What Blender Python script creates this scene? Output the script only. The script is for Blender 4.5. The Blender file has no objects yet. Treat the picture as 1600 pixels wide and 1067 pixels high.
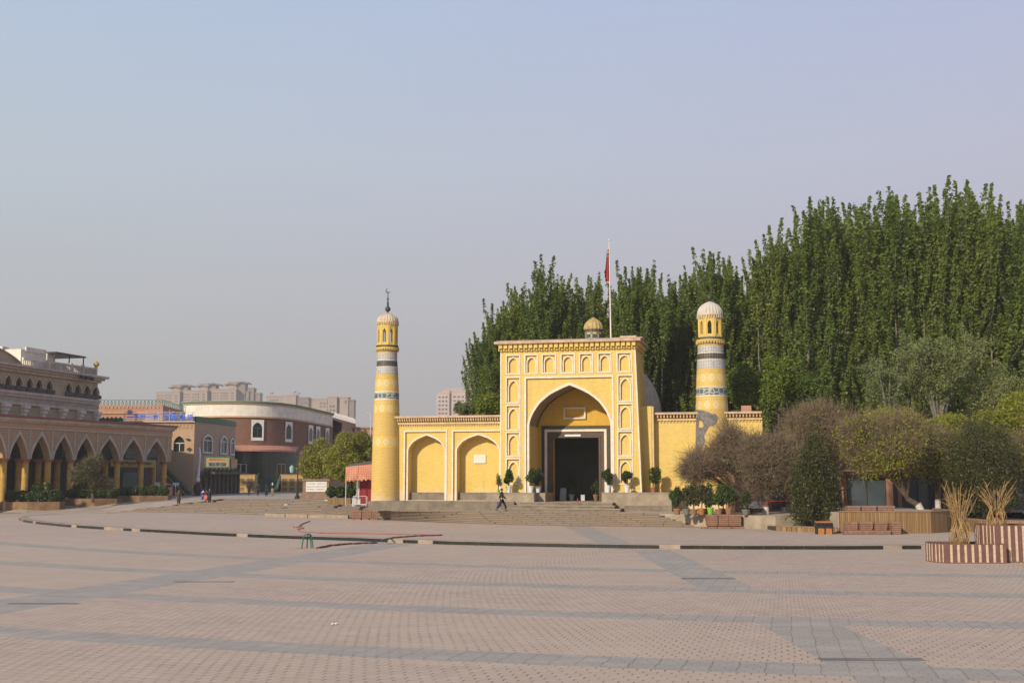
import bpy, bmesh, math, random
import numpy as np
from math import sin, cos, pi, radians, atan2, hypot, sqrt
from mathutils import Vector, Matrix
from mathutils.geometry import tessellate_polygon

SC = bpy.context.scene
COL = SC.collection
# ------------------------------------------------------------------ camera
FPX = 1850.0; HC = 3.45
TP = 216.5 / FPX; PITCH = math.atan(TP); CP, SP = cos(PITCH), sin(PITCH)
cd = bpy.data.cameras.new("camera"); cam = bpy.data.objects.new("camera", cd); COL.objects.link(cam)
cd.sensor_width = 36.0; cd.lens = FPX / 1600.0 * 36.0; cd.clip_end = 6000; cd.clip_start = 0.1
cam.location = (0, 0, HC); cam.rotation_euler = (pi / 2 + PITCH, 0, 0)
SC.camera = cam
# ------------------------------------------------------------------ light
SUN_AZ = radians(37); SUN_EL = radians(26)
sl = bpy.data.lights.new("sun", 'SUN'); sl.energy = 4.6; sl.angle = radians(1.9); sl.color = (1.0, 0.87, 0.68)
so = bpy.data.objects.new("sun", sl); COL.objects.link(so)
sdir = Vector((-sin(SUN_AZ) * cos(SUN_EL), -cos(SUN_AZ) * cos(SUN_EL), sin(SUN_EL)))
so.rotation_euler = sdir.to_track_quat('Z', 'Y').to_euler(); so.location = sdir * 100
W = bpy.data.worlds.new("World"); SC.world = W; W.use_nodes = True
wn = W.node_tree.nodes; wl = W.node_tree.links
for n in list(wn): wn.remove(n)
wo = wn.new('ShaderNodeOutputWorld'); bg = wn.new('ShaderNodeBackground'); bg.inputs[1].default_value = 1.0
sky = wn.new('ShaderNodeTexSky'); sky.sky_type = 'NISHITA'; sky.sun_disc = False
sky.sun_elevation = SUN_EL; sky.sun_rotation = pi + SUN_AZ; sky.dust_density = 3.0; sky.air_density = 1.0; sky.ozone_density = 1.5
sc_ = wn.new('ShaderNodeVectorMath'); sc_.operation = 'SCALE'; sc_.inputs['Scale'].default_value = 0.085
wl.new(sky.outputs[0], sc_.inputs[0])
# the dusty air above the town: a pale layer whose colour follows the height above the horizon
tc = wn.new('ShaderNodeTexCoord'); sep = wn.new('ShaderNodeSeparateXYZ'); wl.new(tc.outputs['Generated'], sep.inputs[0])
cr = wn.new('ShaderNodeValToRGB'); wl.new(sep.outputs[2], cr.inputs[0])
def s2l(c): return tuple(((v / 255) / 12.92 if v <= 10 else ((v / 255 + 0.055) / 1.055) ** 2.4) for v in c)
el = cr.color_ramp.elements
el[0].position = 0.0; el[0].color = s2l((196, 188, 182)) + (1,)
el[1].position = 1.0; el[1].color = s2l((78, 108, 158)) + (1,)
for p_, c_ in ((0.06, (196, 191, 190)), (0.17, (200, 200, 206)), (0.26, (201, 208, 220)), (0.40, (190, 206, 232)), (0.62, (128, 156, 200))):
    e = el.new(p_); e.color = s2l(c_) + (1,)
tint = wn.new('ShaderNodeMix'); tint.data_type = 'RGBA'; tint.blend_type = 'MULTIPLY'; tint.inputs[0].default_value = 1.0
mr = wn.new('ShaderNodeMapRange'); mr.inputs[1].default_value = -0.45; mr.inputs[2].default_value = 0.45
wl.new(sep.outputs[0], mr.inputs[0])
cr2 = wn.new('ShaderNodeValToRGB'); wl.new(mr.outputs[0], cr2.inputs[0])
cr2.color_ramp.elements[0].color = (0.98, 1.04, 1.03, 1); cr2.color_ramp.elements[1].color = (0.99, 0.92, 1.0, 1)
wl.new(cr.outputs[0], tint.inputs[6]); wl.new(cr2.outputs[0], tint.inputs[7])
mx = wn.new('ShaderNodeMix'); mx.data_type = 'RGBA'; mx.inputs[0].default_value = 0.86
wl.new(sc_.outputs[0], mx.inputs[6]); wl.new(tint.outputs[2], mx.inputs[7])
wl.new(mx.outputs[2], bg.inputs[0]); wl.new(bg.outputs[0], wo.inputs[0])
SC.view_settings.view_transform = 'Standard'; SC.view_settings.look = 'None'
SC.view_settings.exposure = 0.0; SC.view_settings.gamma = 1.0
try: SC.view_settings.use_curve_mapping = False
except Exception: pass

# ------------------------------------------------------------------ measuring helpers (photo pixel -> world)
def ray(px, py):
    u = (px - 800) / FPX; v = (533.5 - py) / FPX
    return u, CP - v * SP, SP + v * CP
def G(px, py, z=0.0):
    a, b, c = ray(px, py); t = (z - HC) / c
    return a * t, b * t
def P(px, py, Y):
    a, b, c = ray(px, py); t = Y / b
    return a * t, HC + c * t
class Frame:
    """a vertical plane in the world: origin, angle of its run; u along it, v away from the camera"""
    def __init__(s, x, y, ang):
        s.o = (x, y); s.ang = ang; s.ex = (cos(ang), sin(ang)); s.ey = (-sin(ang), cos(ang))
    def F(s, px, py, off=0.0):
        a, b, c = ray(px, py)
        t = (s.o[0] * s.ey[0] + s.o[1] * s.ey[1] + off) / (a * s.ey[0] + b * s.ey[1])
        x, y = a * t - s.o[0], b * t - s.o[1]
        return x * s.ex[0] + y * s.ex[1], HC + c * t
    def w(s, u, v): return s.o[0] + u * s.ex[0] + v * s.ey[0], s.o[1] + u * s.ex[1] + v * s.ey[1]

# ------------------------------------------------------------------ materials
M = {}
def nt(name):
    m = bpy.data.materials.new(name); m.use_nodes = True
    t = m.node_tree
    for n in list(t.nodes): t.nodes.remove(n)
    o = t.nodes.new('ShaderNodeOutputMaterial'); b = t.nodes.new('ShaderNodeBsdfPrincipled')
    t.links.new(b.outputs[0], o.inputs[0]); M[name] = m
    return m, t, b, o
class N:
    """small node-graph writer"""
    def __init__(s, t): s.t = t
    def new(s, ty, **k):
        n = s.t.nodes.new(ty)
        for a, v in k.items(): setattr(n, a, v)
        return n
    def put(s, sock, v):
        if isinstance(v, bpy.types.NodeSocket): s.t.links.new(v, sock)
        elif isinstance(v, (tuple, list)) and sock.type == 'RGBA' and len(v) == 3: sock.default_value = tuple(v) + (1,)
        else: sock.default_value = v
    def math(s, op, a, b=None, c=None):
        n = s.new('ShaderNodeMath', operation=op); s.put(n.inputs[0], a)
        if b is not None: s.put(n.inputs[1], b)
        if c is not None: s.put(n.inputs[2], c)
        return n.outputs[0]
    def mix(s, f, a, b, mode='MIX'):
        n = s.new('ShaderNodeMix', data_type='RGBA', blend_type=mode)
        s.put(n.inputs[0], f); s.put(n.inputs[6], a); s.put(n.inputs[7], b); return n.outputs[2]
    def noise(s, vec, scale, detail=4, rough=0.6):
        n = s.new('ShaderNodeTexNoise'); s.put(n.inputs['Vector'], vec); n.inputs['Scale'].default_value = scale
        n.inputs['Detail'].default_value = detail; n.inputs['Roughness'].default_value = rough; return n.outputs[0]
    def ramp(s, f, lo, hi):
        n = s.new('ShaderNodeMapRange'); s.put(n.inputs[0], f); n.inputs[1].default_value = lo; n.inputs[2].default_value = hi
        n.clamp = True; return n.outputs[0]
    def coord(s, k='Object'): return s.new('ShaderNodeTexCoord').outputs[k]
    def sep(s, v):
        n = s.new('ShaderNodeSeparateXYZ'); s.put(n.inputs[0], v); return n.outputs
    def comb(s, x, y, z=0.0):
        n = s.new('ShaderNodeCombineXYZ'); s.put(n.inputs[0], x); s.put(n.inputs[1], y); s.put(n.inputs[2], z); return n.outputs[0]
    def bump(s, h, strength, dist, b):
        n = s.new('ShaderNodeBump'); s.put(n.inputs['Height'], h); n.inputs['Strength'].default_value = strength
        n.inputs['Distance'].default_value = dist; s.t.links.new(n.outputs[0], b.inputs['Normal'])
def plain(name, c, rough=0.8, var=0.18, scale=1.2, metal=0.0, c2=None, bump=0.0):
    m, t, b, o = nt(name); g = N(t); co = g.coord()
    f = g.ramp(g.noise(co, scale, 5), 0.3, 0.7)
    c2 = c2 or tuple(max(0, v * (1 - var * 2)) for v in c)
    f2 = g.noise(co, scale * 9, 3)
    col = g.mix(f, c2, c); col = g.mix(g.math('MULTIPLY', f2, var), col, tuple(v * 0.5 for v in c))
    g.put(b.inputs['Base Color'], col); b.inputs['Roughness'].default_value = rough; b.inputs['Metallic'].default_value = metal
    if bump: g.bump(f2, 0.6, bump, b)
    return m
def brick(name, c, mortar, bw, bh, rough=0.85, stain=None, ms=0.012, uv=False, dirt=0.25, zstain=None):
    m, t, b, o = nt(name); g = N(t)
    co = g.coord('UV') if uv else g.coord()
    x, y, z = g.sep(co)
    vec = co if uv else g.comb(g.math('ADD', x, g.math('MULTIPLY', y, 0.97)), z)
    br = g.new('ShaderNodeTexBrick'); g.put(br.inputs['Vector'], vec); br.inputs['Scale'].default_value = 1.0
    br.inputs['Brick Width'].default_value = bw; br.inputs['Row Height'].default_value = bh; br.inputs['Mortar Size'].default_value = ms
    br.inputs['Mortar Smooth'].default_value = 0.3; br.inputs['Bias'].default_value = 0.0
    g.put(br.inputs['Color1'], c); g.put(br.inputs['Color2'], tuple(v * 0.86 for v in c)); g.put(br.inputs['Mortar'], mortar)
    ob = g.coord()
    f = g.ramp(g.noise(ob, 0.45, 6, 0.65), 0.35, 0.72)
    col = g.mix(g.math('MULTIPLY', f, dirt), br.outputs[0], stain or tuple(v * 0.55 for v in c))
    ox, oy, oz = g.sep(ob); sk = g.ramp(g.noise(g.comb(g.math('MULTIPLY', ox, 2.6), g.math('MULTIPLY', oy, 2.6), g.math('MULTIPLY', oz, 0.22)), 1.0, 5, 0.65), 0.52, 0.78)
    col = g.mix(g.math('MULTIPLY', sk, 0.34), col, tuple(v * 0.52 for v in c))
    f3 = g.noise(ob, 7, 3); col = g.mix(g.math('MULTIPLY', f3, 0.22), col, tuple(v * 0.6 for v in c))
    if zstain:
        z0, z1, sc = zstain; zz = g.sep(ob)[2]
        k = g.math('SUBTRACT', 1.0, g.ramp(zz, z0, z1))
        k = g.ramp(g.math('ADD', k, g.math('MULTIPLY', g.math('SUBTRACT', g.noise(ob, 1.6, 6, .7), 0.5), 1.3)), 0.55, 0.75)
        col = g.mix(g.math('MULTIPLY', k, 0.8), col, sc)
    g.put(b.inputs['Base Color'], col); b.inputs['Roughness'].default_value = rough
    g.bump(br.outputs[1], -0.4, 0.01, b)
    return m
YEL = (0.73, 0.53, 0.125)
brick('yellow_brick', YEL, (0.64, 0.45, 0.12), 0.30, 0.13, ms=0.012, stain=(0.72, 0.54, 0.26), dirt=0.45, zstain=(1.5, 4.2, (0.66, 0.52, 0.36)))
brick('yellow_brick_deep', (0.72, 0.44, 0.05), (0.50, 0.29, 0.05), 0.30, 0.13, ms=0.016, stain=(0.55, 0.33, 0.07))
brick('tower_brick', (0.70, 0.49, 0.12), (0.48, 0.31, 0.10), 0.28, 0.13, ms=0.016, uv=True, stain=(0.6, 0.42, 0.2), dirt=0.35, zstain=(1.2, 4.5, (0.60, 0.46, 0.28)))
plain('white_trim', (0.82, 0.74, 0.62), 0.8, 0.12, 2.0)
plain('cream_trim', (0.74, 0.55, 0.30), 0.8, 0.15, 2.0)
plain('parapet_pink', (0.66, 0.47, 0.33), 0.9, 0.2, 2.0)
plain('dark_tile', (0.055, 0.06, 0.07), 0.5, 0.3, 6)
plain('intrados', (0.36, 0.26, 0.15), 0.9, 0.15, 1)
plain('door_brown', (0.10, 0.065, 0.045), 0.6, 0.2, 3)
plain('door_tile', (0.06, 0.052, 0.045), 0.5, 0.35, 9)
plain('concrete', (0.42, 0.34, 0.25), 0.92, 0.22, 1.3, bump=0.02)
plain('concrete_dark', (0.27, 0.225, 0.17), 0.92, 0.25, 1.7, bump=0.02)
plain('dome_plaster', (0.64, 0.52, 0.39), 0.85, 0.16, 1.5)
plain('roof_dark', (0.16, 0.115, 0.09), 0.9, 0.2, 1)
plain('interior', (0.09, 0.09, 0.075), 0.9, 0.2, 1)
plain('bronze_green', (0.07, 0.085, 0.055), 0.5, 0.2, 6, 0.4)
plain('pot_white', (0.75, 0.76, 0.80), 0.35, 0.08, 3)
plain('pot_clay', (0.34, 0.18, 0.10), 0.8, 0.2, 5)
plain('pot_orange', (0.42, 0.17, 0.05), 0.6, 0.15, 5)
plain('pot_green', (0.22, 0.52, 0.05), 0.4, 0.1, 5)
plain('pot_gray', (0.20, 0.21, 0.18), 0.7, 0.2, 5)
plain('bark', (0.14, 0.10, 0.07), 0.95, 0.25, 6, bump=0.02)
plain('bark_pale', (0.42, 0.40, 0.33), 0.9, 0.25, 3, bump=0.02)
plain('poplar_bark', (0.24, 0.22, 0.17), 0.9, 0.3, 3, bump=0.02)
plain('twig_brown', (0.235, 0.17, 0.105), 0.95, 0.2, 2)
plain('twig_gold', (0.46, 0.29, 0.115), 0.8, 0.2, 4)
plain('whitewash', (0.70, 0.66, 0.60), 0.9, 0.2, 5)
plain('red_paint', (0.42, 0.035, 0.03), 0.7, 0.15, 5)
plain('bench_wood', (0.33, 0.185, 0.125), 0.7, 0.2, 5)
plain('bench_gap', (0.06, 0.035, 0.028), 0.9, 0.2, 5)
plain('planter_brown', (0.20, 0.095, 0.075), 0.6, 0.2, 3)
plain('planter_stripe', (0.72, 0.58, 0.42), 0.6, 0.35, 9, c2=(0.42, 0.30, 0.2))
plain('soil', (0.07, 0.05, 0.035), 1, 0.2, 8)
plain('black_metal', (0.02, 0.02, 0.02), 0.5, 0.1, 5)
plain('bin_orange', (0.45, 0.19, 0.045), 0.6, 0.15, 5)
plain('green_metal', (0.01, 0.115, 0.06), 0.45, 0.15, 8)
plain('hose_red', (0.42, 0.12, 0.08), 0.6, 0.1, 5)
plain('hose_dark', (0.14, 0.05, 0.045), 0.7, 0.1, 5)
plain('flag_red', (0.36, 0.008, 0.012), 0.7, 0.12, 3)
plain('flag_yellow', (0.85, 0.6, 0.05), 0.7, 0.1, 3)
plain('pole_white', (0.72, 0.62, 0.56), 0.5, 0.05, 3)
plain('skin', (0.42, 0.25, 0.17), 0.6, 0.05, 3)
plain('cloth_black', (0.018, 0.017, 0.02), 0.9, 0.1, 6)
plain('cloth_olive', (0.045, 0.045, 0.025), 0.9, 0.1, 6)
plain('cloth_blue', (0.02, 0.06, 0.33), 0.8, 0.1, 6)
plain('cloth_white', (0.7, 0.7, 0.72), 0.8, 0.1, 6)
plain('cloth_sand', (0.28, 0.24, 0.16), 0.8, 0.1, 6)
plain('bag_purple', (0.13, 0.05, 0.30), 0.6, 0.1, 6)
plain('bag_orange', (0.75, 0.16, 0.06), 0.6, 0.1, 6)
plain('hair_black', (0.012, 0.01, 0.01), 0.6, 0.1, 6)
plain('beige_stucco', (0.50, 0.40, 0.26), 0.9, 0.15, 0.8)
plain('gray_stone', (0.64, 0.54, 0.44), 0.85, 0.18, 1.2)
plain('white_wall', (0.84, 0.77, 0.66), 0.85, 0.12, 0.8)
plain('column_yellow', (0.62, 0.37, 0.075), 0.6, 0.22, 1.2)
plain('capital_red', (0.50, 0.22, 0.13), 0.7, 0.15, 3)
plain('roof_red', (0.34, 0.09, 0.06), 0.7, 0.15, 2)
plain('green_trim', (0.03, 0.17, 0.085), 0.5, 0.2, 3)
plain('green_pale', (0.22, 0.36, 0.24), 0.6, 0.2, 3)
plain('window_glass', (0.02, 0.026, 0.027), 0.12, 0.1, 1)
plain('window_red_dark', (0.03, 0.018, 0.014), 0.3, 0.1, 1)
plain('shop_dark', (0.035, 0.032, 0.028), 0.6, 0.3, 0.5)
plain('canopy_pink', (0.62, 0.29, 0.20), 0.8, 0.15, 1.5)
plain('kiosk_yellow', (0.58, 0.38, 0.15), 0.7, 0.15, 2)
plain('sign_yellow', (0.50, 0.36, 0.08), 0.6, 0.12, 2)
plain('sign_white', (0.78, 0.75, 0.70), 0.5, 0.06, 3)
plain('sign_ink', (0.14, 0.10, 0.16), 0.7, 0.1, 3)
plain('sign_blue', (0.03, 0.16, 0.9), 0.5, 0.08, 3)
plain('sign_lilac', (0.42, 0.36, 0.75), 0.5, 0.08, 3)
plain('stone_brown', (0.33, 0.22, 0.15), 0.85, 0.2, 2)
plain('kiosk_red', (0.33, 0.015, 0.02), 0.7, 0.15, 1.5)
plain('metal_white', (0.6, 0.6, 0.6), 0.4, 0.1, 3)
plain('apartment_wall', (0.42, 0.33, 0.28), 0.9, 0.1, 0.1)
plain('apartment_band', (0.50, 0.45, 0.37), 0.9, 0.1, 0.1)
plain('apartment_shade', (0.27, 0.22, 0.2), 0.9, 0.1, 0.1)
plain('apartment_glass', (0.12, 0.13, 0.13), 0.3, 0.1, 0.1)
plain('kerb_stone', (0.40, 0.32, 0.25), 0.9, 0.2, 0.8)
plain('kerb_dark_tile', (0.022, 0.028, 0.026), 0.35, 0.35, 2)  # dark tiles set on the kerb face, their own colour
plain('pale_block', (0.40, 0.31, 0.22), 0.9, 0.22, 2.5)
plain('lantern_glass', (0.35, 0.55, 0.50), 0.3, 0.1, 3)
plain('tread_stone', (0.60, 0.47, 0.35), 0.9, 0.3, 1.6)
plain('path_paving', (0.50, 0.40, 0.31), 0.9, 0.15, 0.6)
brick('arcade_brick', (0.52, 0.35, 0.215), (0.30, 0.20, 0.13), 0.5, 0.25, ms=0.03)
brick('frieze_pink', (0.62, 0.27, 0.17), (0.50, 0.36, 0.22), 0.55, 0.55, ms=0.12)
brick('cafe_brick', (0.56, 0.37, 0.22), (0.44, 0.29, 0.18), 0.5, 0.17, ms=0.02)
brick('pink_brick', (0.52, 0.27, 0.18), (0.42, 0.24, 0.17), 0.5, 0.2, ms=0.02, dirt=0.35)
brick('brown_brick', (0.46, 0.245, 0.165), (0.38, 0.215, 0.155), 0.6, 0.2, ms=0.02, dirt=0.3)
brick('green_glass', (0.008, 0.035, 0.022), (0.02, 0.07, 0.045), 2.6, 2.2, rough=0.15, ms=0.05)
brick('stair_stone', (0.30, 0.225, 0.16), (0.045, 0.035, 0.028), 0.9, 0.1189, ms=0.026, dirt=0.5, stain=(0.17, 0.13, 0.10))  # dark mortar rows at riser height paint the shadow under each step nosing

def leafmat(name, c, c2, trans=0.35):
    m, t, b, o = nt(name); g = N(t); co = g.coord()
    info = g.new('ShaderNodeObjectInfo')
    f = g.ramp(g.noise(co, 0.7, 4), 0.35, 0.68)
    f2 = g.ramp(g.noise(co, 6.0, 2), 0.3, 0.7)
    col = g.mix(f, c2, c); col = g.mix(g.math('MULTIPLY', f2, 0.4), col, tuple(v * 0.55 for v in c2))
    col = g.mix(g.math('MULTIPLY', info.outputs['Random'], 0.5), col, (c[0] * 1.3, c[1] * 1.0, c[2] * 0.7))
    g.put(b.inputs['Base Color'], col); b.inputs['Roughness'].default_value = 0.55
    tr = g.new('ShaderNodeBsdfTranslucent'); g.put(tr.inputs[0], col)
    ms = g.new('ShaderNodeMixShader'); ms.inputs[0].default_value = trans
    t.links.new(b.outputs[0], ms.inputs[1]); t.links.new(tr.outputs[0], ms.inputs[2]); t.links.new(ms.outputs[0], o.inputs[0])
    return m
leafmat('poplar_leaf', (0.215, 0.30, 0.048), (0.10, 0.165, 0.024), 0.47)
leafmat('bright_leaf', (0.20, 0.29, 0.025), (0.10, 0.165, 0.015), 0.4)
leafmat('olive_leaf', (0.29, 0.36, 0.15), (0.16, 0.21, 0.08), 0.45)
leafmat('spring_leaf', (0.38, 0.45, 0.035), (0.20, 0.25, 0.022), 0.5)
leafmat('conifer_leaf', (0.068, 0.078, 0.012), (0.018, 0.024, 0.005), 0.1)
leafmat('shrub_leaf', (0.065, 0.125, 0.022), (0.028, 0.058, 0.014), 0.25)
leafmat('dull_leaf', (0.095, 0.105, 0.04), (0.05, 0.06, 0.025), 0.2)

def wood_cladding():
    m, t, b, o = nt('wood_cladding'); g = N(t); co = g.coord(); x, y, z = g.sep(co)
    u = g.math('MULTIPLY', g.math('ADD', x, g.math('MULTIPLY', y, 0.35)), 1 / 0.11)
    fr = g.math('FRACT', u); fl = g.math('FLOOR', u)
    wnz = g.new('ShaderNodeTexWhiteNoise', noise_dimensions='1D'); g.put(wnz.inputs['W'], fl)
    base = g.mix(wnz.outputs[0], (0.36, 0.215, 0.085), (0.20, 0.12, 0.05))
    st = g.noise(g.comb(g.math('MULTIPLY', x, 9), y, g.math('MULTIPLY', z, 0.8)), 1.0, 4)
    base = g.mix(g.math('MULTIPLY', g.ramp(st, 0.4, 0.7), 0.5), base, (0.16, 0.10, 0.055))
    line = g.math('LESS_THAN', fr, 0.16)
    g.put(b.inputs['Base Color'], g.mix(line, base, (0.06, 0.04, 0.02))); b.inputs['Roughness'].default_value = 0.8
wood_cladding()

def tile_mats():
    # cylindrical tile bands of the towers, in UV (u = metres round, v = metres up)
    def band(name, base, ink, kind, sc):
        m, t, b, o = nt(name); g = N(t); x, y, z = g.sep(g.coord('UV'))
        if kind == 'lattice':
            a = g.math('PINGPONG', g.math('MULTIPLY', x, sc), 0.5); c = g.math('PINGPONG', g.math('MULTIPLY', y, sc), 0.5)
            f = g.math('MULTIPLY', g.math('GREATER_THAN', a, 0.16), g.math('GREATER_THAN', c, 0.16))
        elif kind == 'arabesque':
            v = g.new('ShaderNodeTexVoronoi', feature='DISTANCE_TO_EDGE'); g.put(v.inputs['Vector'], g.comb(x, y)); v.inputs['Scale'].default_value = sc
            v.inputs['Randomness'].default_value = 0.45
            f = g.math('LESS_THAN', v.outputs[0], 0.10)
        elif kind == 'dots':
            a = g.math('PINGPONG', g.math('MULTIPLY', x, sc), 0.5); c = g.math('PINGPONG', g.math('MULTIPLY', y, sc), 0.5)
            f = g.math('MULTIPLY', g.math('LESS_THAN', a, 0.15), g.math('LESS_THAN', c, 0.2))
        elif kind == 'diamond':
            a = g.math('PINGPONG', g.math('MULTIPLY', x, 1 / 0.72), 0.5)          # 0..0.5
            c = g.math('ABSOLUTE', g.math('SUBTRACT', g.math('MULTIPLY', y, 1.0), sc))
            s_ = g.math('ADD', g.math('MULTIPLY', a, 0.85), c)
            f = g.math('LESS_THAN', g.math('ABSOLUTE', g.math('SUBTRACT', s_, 0.27)), 0.05)
            f = g.math('MAXIMUM', f, g.math('LESS_THAN', s_, 0.08))
        col = g.mix(f, base, ink)
        col = g.mix(g.math('MULTIPLY', g.noise(g.coord(), 2.5, 4), 0.35), col, tuple(v_ * 0.6 for v_ in base))
        g.put(b.inputs['Base Color'], col); b.inputs['Roughness'].default_value = 0.6
    band('tile_white', (0.52, 0.50, 0.47), (0.27, 0.26, 0.26), 'arabesque', 4.5)
    band('tile_lattice', (0.13, 0.115, 0.10), (0.018, 0.015, 0.014), 'lattice', 4.5)
    band('tile_teal', (0.095, 0.13, 0.125), (0.45, 0.47, 0.42), 'arabesque', 2.4)
    band('tile_dots', (0.70, 0.48, 0.12), (0.32, 0.30, 0.20), 'dots', 5.0)
    band('tile_diamond', (0.70, 0.48, 0.12), (0.66, 0.66, 0.58), 'diamond', 0.28)
tile_mats()

def plaza_mat():
    m, t, b, o = nt('plaza_paving'); g = N(t); co = g.coord(); x, y, z = g.sep(co)
    CX, CY = 28.0, 123.0
    dx = g.math('SUBTRACT', x, CX); dy = g.math('SUBTRACT', y, CY)
    r = g.math('SQRT', g.math('ADD', g.math('MULTIPLY', dx, dx), g.math('MULTIPLY', dy, dy)))
    ang = g.math('ARCTAN2', dx, g.math('MULTIPLY', dy, -1.0))
    wob = g.math('MULTIPLY', g.math('SUBTRACT', g.noise(co, 0.35, 2), 0.5), 0.12)
    rr = g.math('ADD', r, wob)
    def joints(w, h, mw, mh, off=0.5, R=95.0):
        u = g.math('DIVIDE', g.math('MULTIPLY', ang, R), w); v = g.math('DIVIDE', rr, h)
        row = g.math('FLOOR', v)
        rn = g.new('ShaderNodeTexWhiteNoise', noise_dimensions='1D'); g.put(rn.inputs['W'], row)
        u2 = g.math('ADD', u, g.math('ADD', g.math('MULTIPLY', row, off), g.math('MULTIPLY', rn.outputs[0], 0.10)))
        ju = g.math('LESS_THAN', g.math('FRACT', u2), mw); jv = g.math('LESS_THAN', g.math('FRACT', v), mh)
        idn = g.new('ShaderNodeTexWhiteNoise', noise_dimensions='2D'); g.put(idn.inputs['Vector'], g.comb(g.math('FLOOR', u2), row))
        return ju, jv, idn.outputs[0]
    big = g.noise(co, 0.06, 5, 0.6); mid = g.noise(co, 0.6, 5, 0.7); fine = g.noise(co, 9.0, 3)
    ju, jv, idn = joints(0.235, 0.29, 0.13, 0.09)
    ju = g.math('MULTIPLY', ju, g.math('LESS_THAN', g.math('FRACT', g.math('DIVIDE', rr, 0.29)), 0.62))
    pink = g.mix(idn, (0.55, 0.41, 0.315), (0.43, 0.32, 0.245))
    pink = g.mix(g.ramp(big, 0.35, 0.65), pink, (0.545, 0.415, 0.305))
    pink = g.mix(g.math('MULTIPLY', jv, 0.34), pink, (0.13, 0.10, 0.085))
    dashn = g.ramp(g.noise(co, 0.5, 5, 0.7), 0.36, 0.62)
    pink = g.mix(g.math('MULTIPLY', ju, g.math('ADD', 0.30, g.math('MULTIPLY', dashn, 0.65))), pink, (0.065, 0.052, 0.045))
    sju, sjv, sid = joints(0.46, 0.48, 0.05, 0.035, off=0.0)
    gray = g.mix(sid, (0.29, 0.28, 0.25), (0.36, 0.345, 0.305))
    gray = g.mix(g.math('MULTIPLY', sju, 0.75), gray, (0.06, 0.055, 0.05)); gray = g.mix(g.math('MULTIPLY', sjv, 0.5), gray, (0.12, 0.11, 0.10))
    # ring bands of grey slabs
    k = g.math('FRACT', g.math('DIVIDE', g.math('SUBTRACT', r, 79.9 - 0.72), 7.75))
    ring = g.math('LESS_THAN', k, 1.42 / 7.75)
    # straight bands running towards the mosque
    rb = g.math('MULTIPLY', g.math('GREATER_THAN', x, 5.98), g.math('LESS_THAN', x, 7.85))
    gapb = g.math('MULTIPLY', g.math('GREATER_THAN', r, 88.2), g.math('LESS_THAN', r, 94.6))
    rb = g.math('MULTIPLY', rb, g.math('SUBTRACT', 1.0, gapb))
    # left band: line through (-13.3,31.4)-(-8.34,52.2)
    dl = g.math('SUBTRACT', x, g.math('ADD', -13.3, g.math('MULTIPLY', g.math('SUBTRACT', y, 31.36), 0.2385)))
    lb = g.math('MULTIPLY', g.math('LESS_THAN', dl, 0.0), g.math('GREATER_THAN', dl, -2.55))
    inner = g.math('GREATER_THAN', r, 66.5)
    band = g.math('MAXIMUM', g.math('MULTIPLY', ring, g.math('GREATER_THAN', r, 78.0)), g.math('MULTIPLY', g.math('MAXIMUM', rb, lb), inner))
    # band on the apron inside the kerb
    ib = g.math('LESS_THAN', g.math('ABSOLUTE', g.math('SUBTRACT', x, g.math('ADD', 5.25, g.math('MULTIPLY', g.math('SUBTRACT', y, 64.4), -0.03)))), 0.9)
    band = g.math('MAXIMUM', band, g.math('MULTIPLY', ib, g.math('SUBTRACT', 1.0, inner)))
    col = g.mix(g.math('MULTIPLY', band, g.math('ADD', 0.45, g.math('MULTIPLY', big, 0.6))), pink, gray)
    # dark slab lines seen where the bands cross
    col = g.mix(g.math('MULTIPLY', g.ramp(mid, 0.45, 0.75), 0.30), col, (0.37, 0.29, 0.245))
    col = g.mix(g.math('MULTIPLY', fine, 0.22), col, (0.33, 0.26, 0.215))
    sp = g.ramp(g.noise(co, 0.23, 6, 0.75), 0.62, 0.70)
    col = g.mix(g.math('MULTIPLY', sp, 0.35), col, (0.22, 0.17, 0.14))
    for (xa, xb, ya, yb) in ((5.95, 8.0, 23.35, 23.75), (6.0, 7.9, 42.3, 42.9), (-11.6, -9.5, 41.0, 41.5), (-14.2, -12.2, 33.8, 34.2)):
        q1 = g.math('MULTIPLY', g.math('GREATER_THAN', x, xa), g.math('LESS_THAN', x, xb)); q2 = g.math('MULTIPLY', g.math('GREATER_THAN', y, ya), g.math('LESS_THAN', y, yb))
        col = g.mix(g.math('MULTIPLY', g.math('MULTIPLY', q1, q2), 0.7), col, (0.10, 0.085, 0.075))
    st = g.noise(g.comb(g.math('MULTIPLY', ang, 40), g.math('MULTIPLY', r, 0.9)), 1.0, 4, 0.6)
    col = g.mix(g.math('MULTIPLY', g.ramp(st, 0.5, 0.8), 0.35), col, (0.62, 0.50, 0.41))
    g.put(b.inputs['Base Color'], col); b.inputs['Roughness'].default_value = 0.82
    g.bump(g.math('ADD', g.math('MULTIPLY', ju, -1.0), g.math('MULTIPLY', fine, 0.5)), 0.35, 0.012, b)
plaza_mat()

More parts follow.
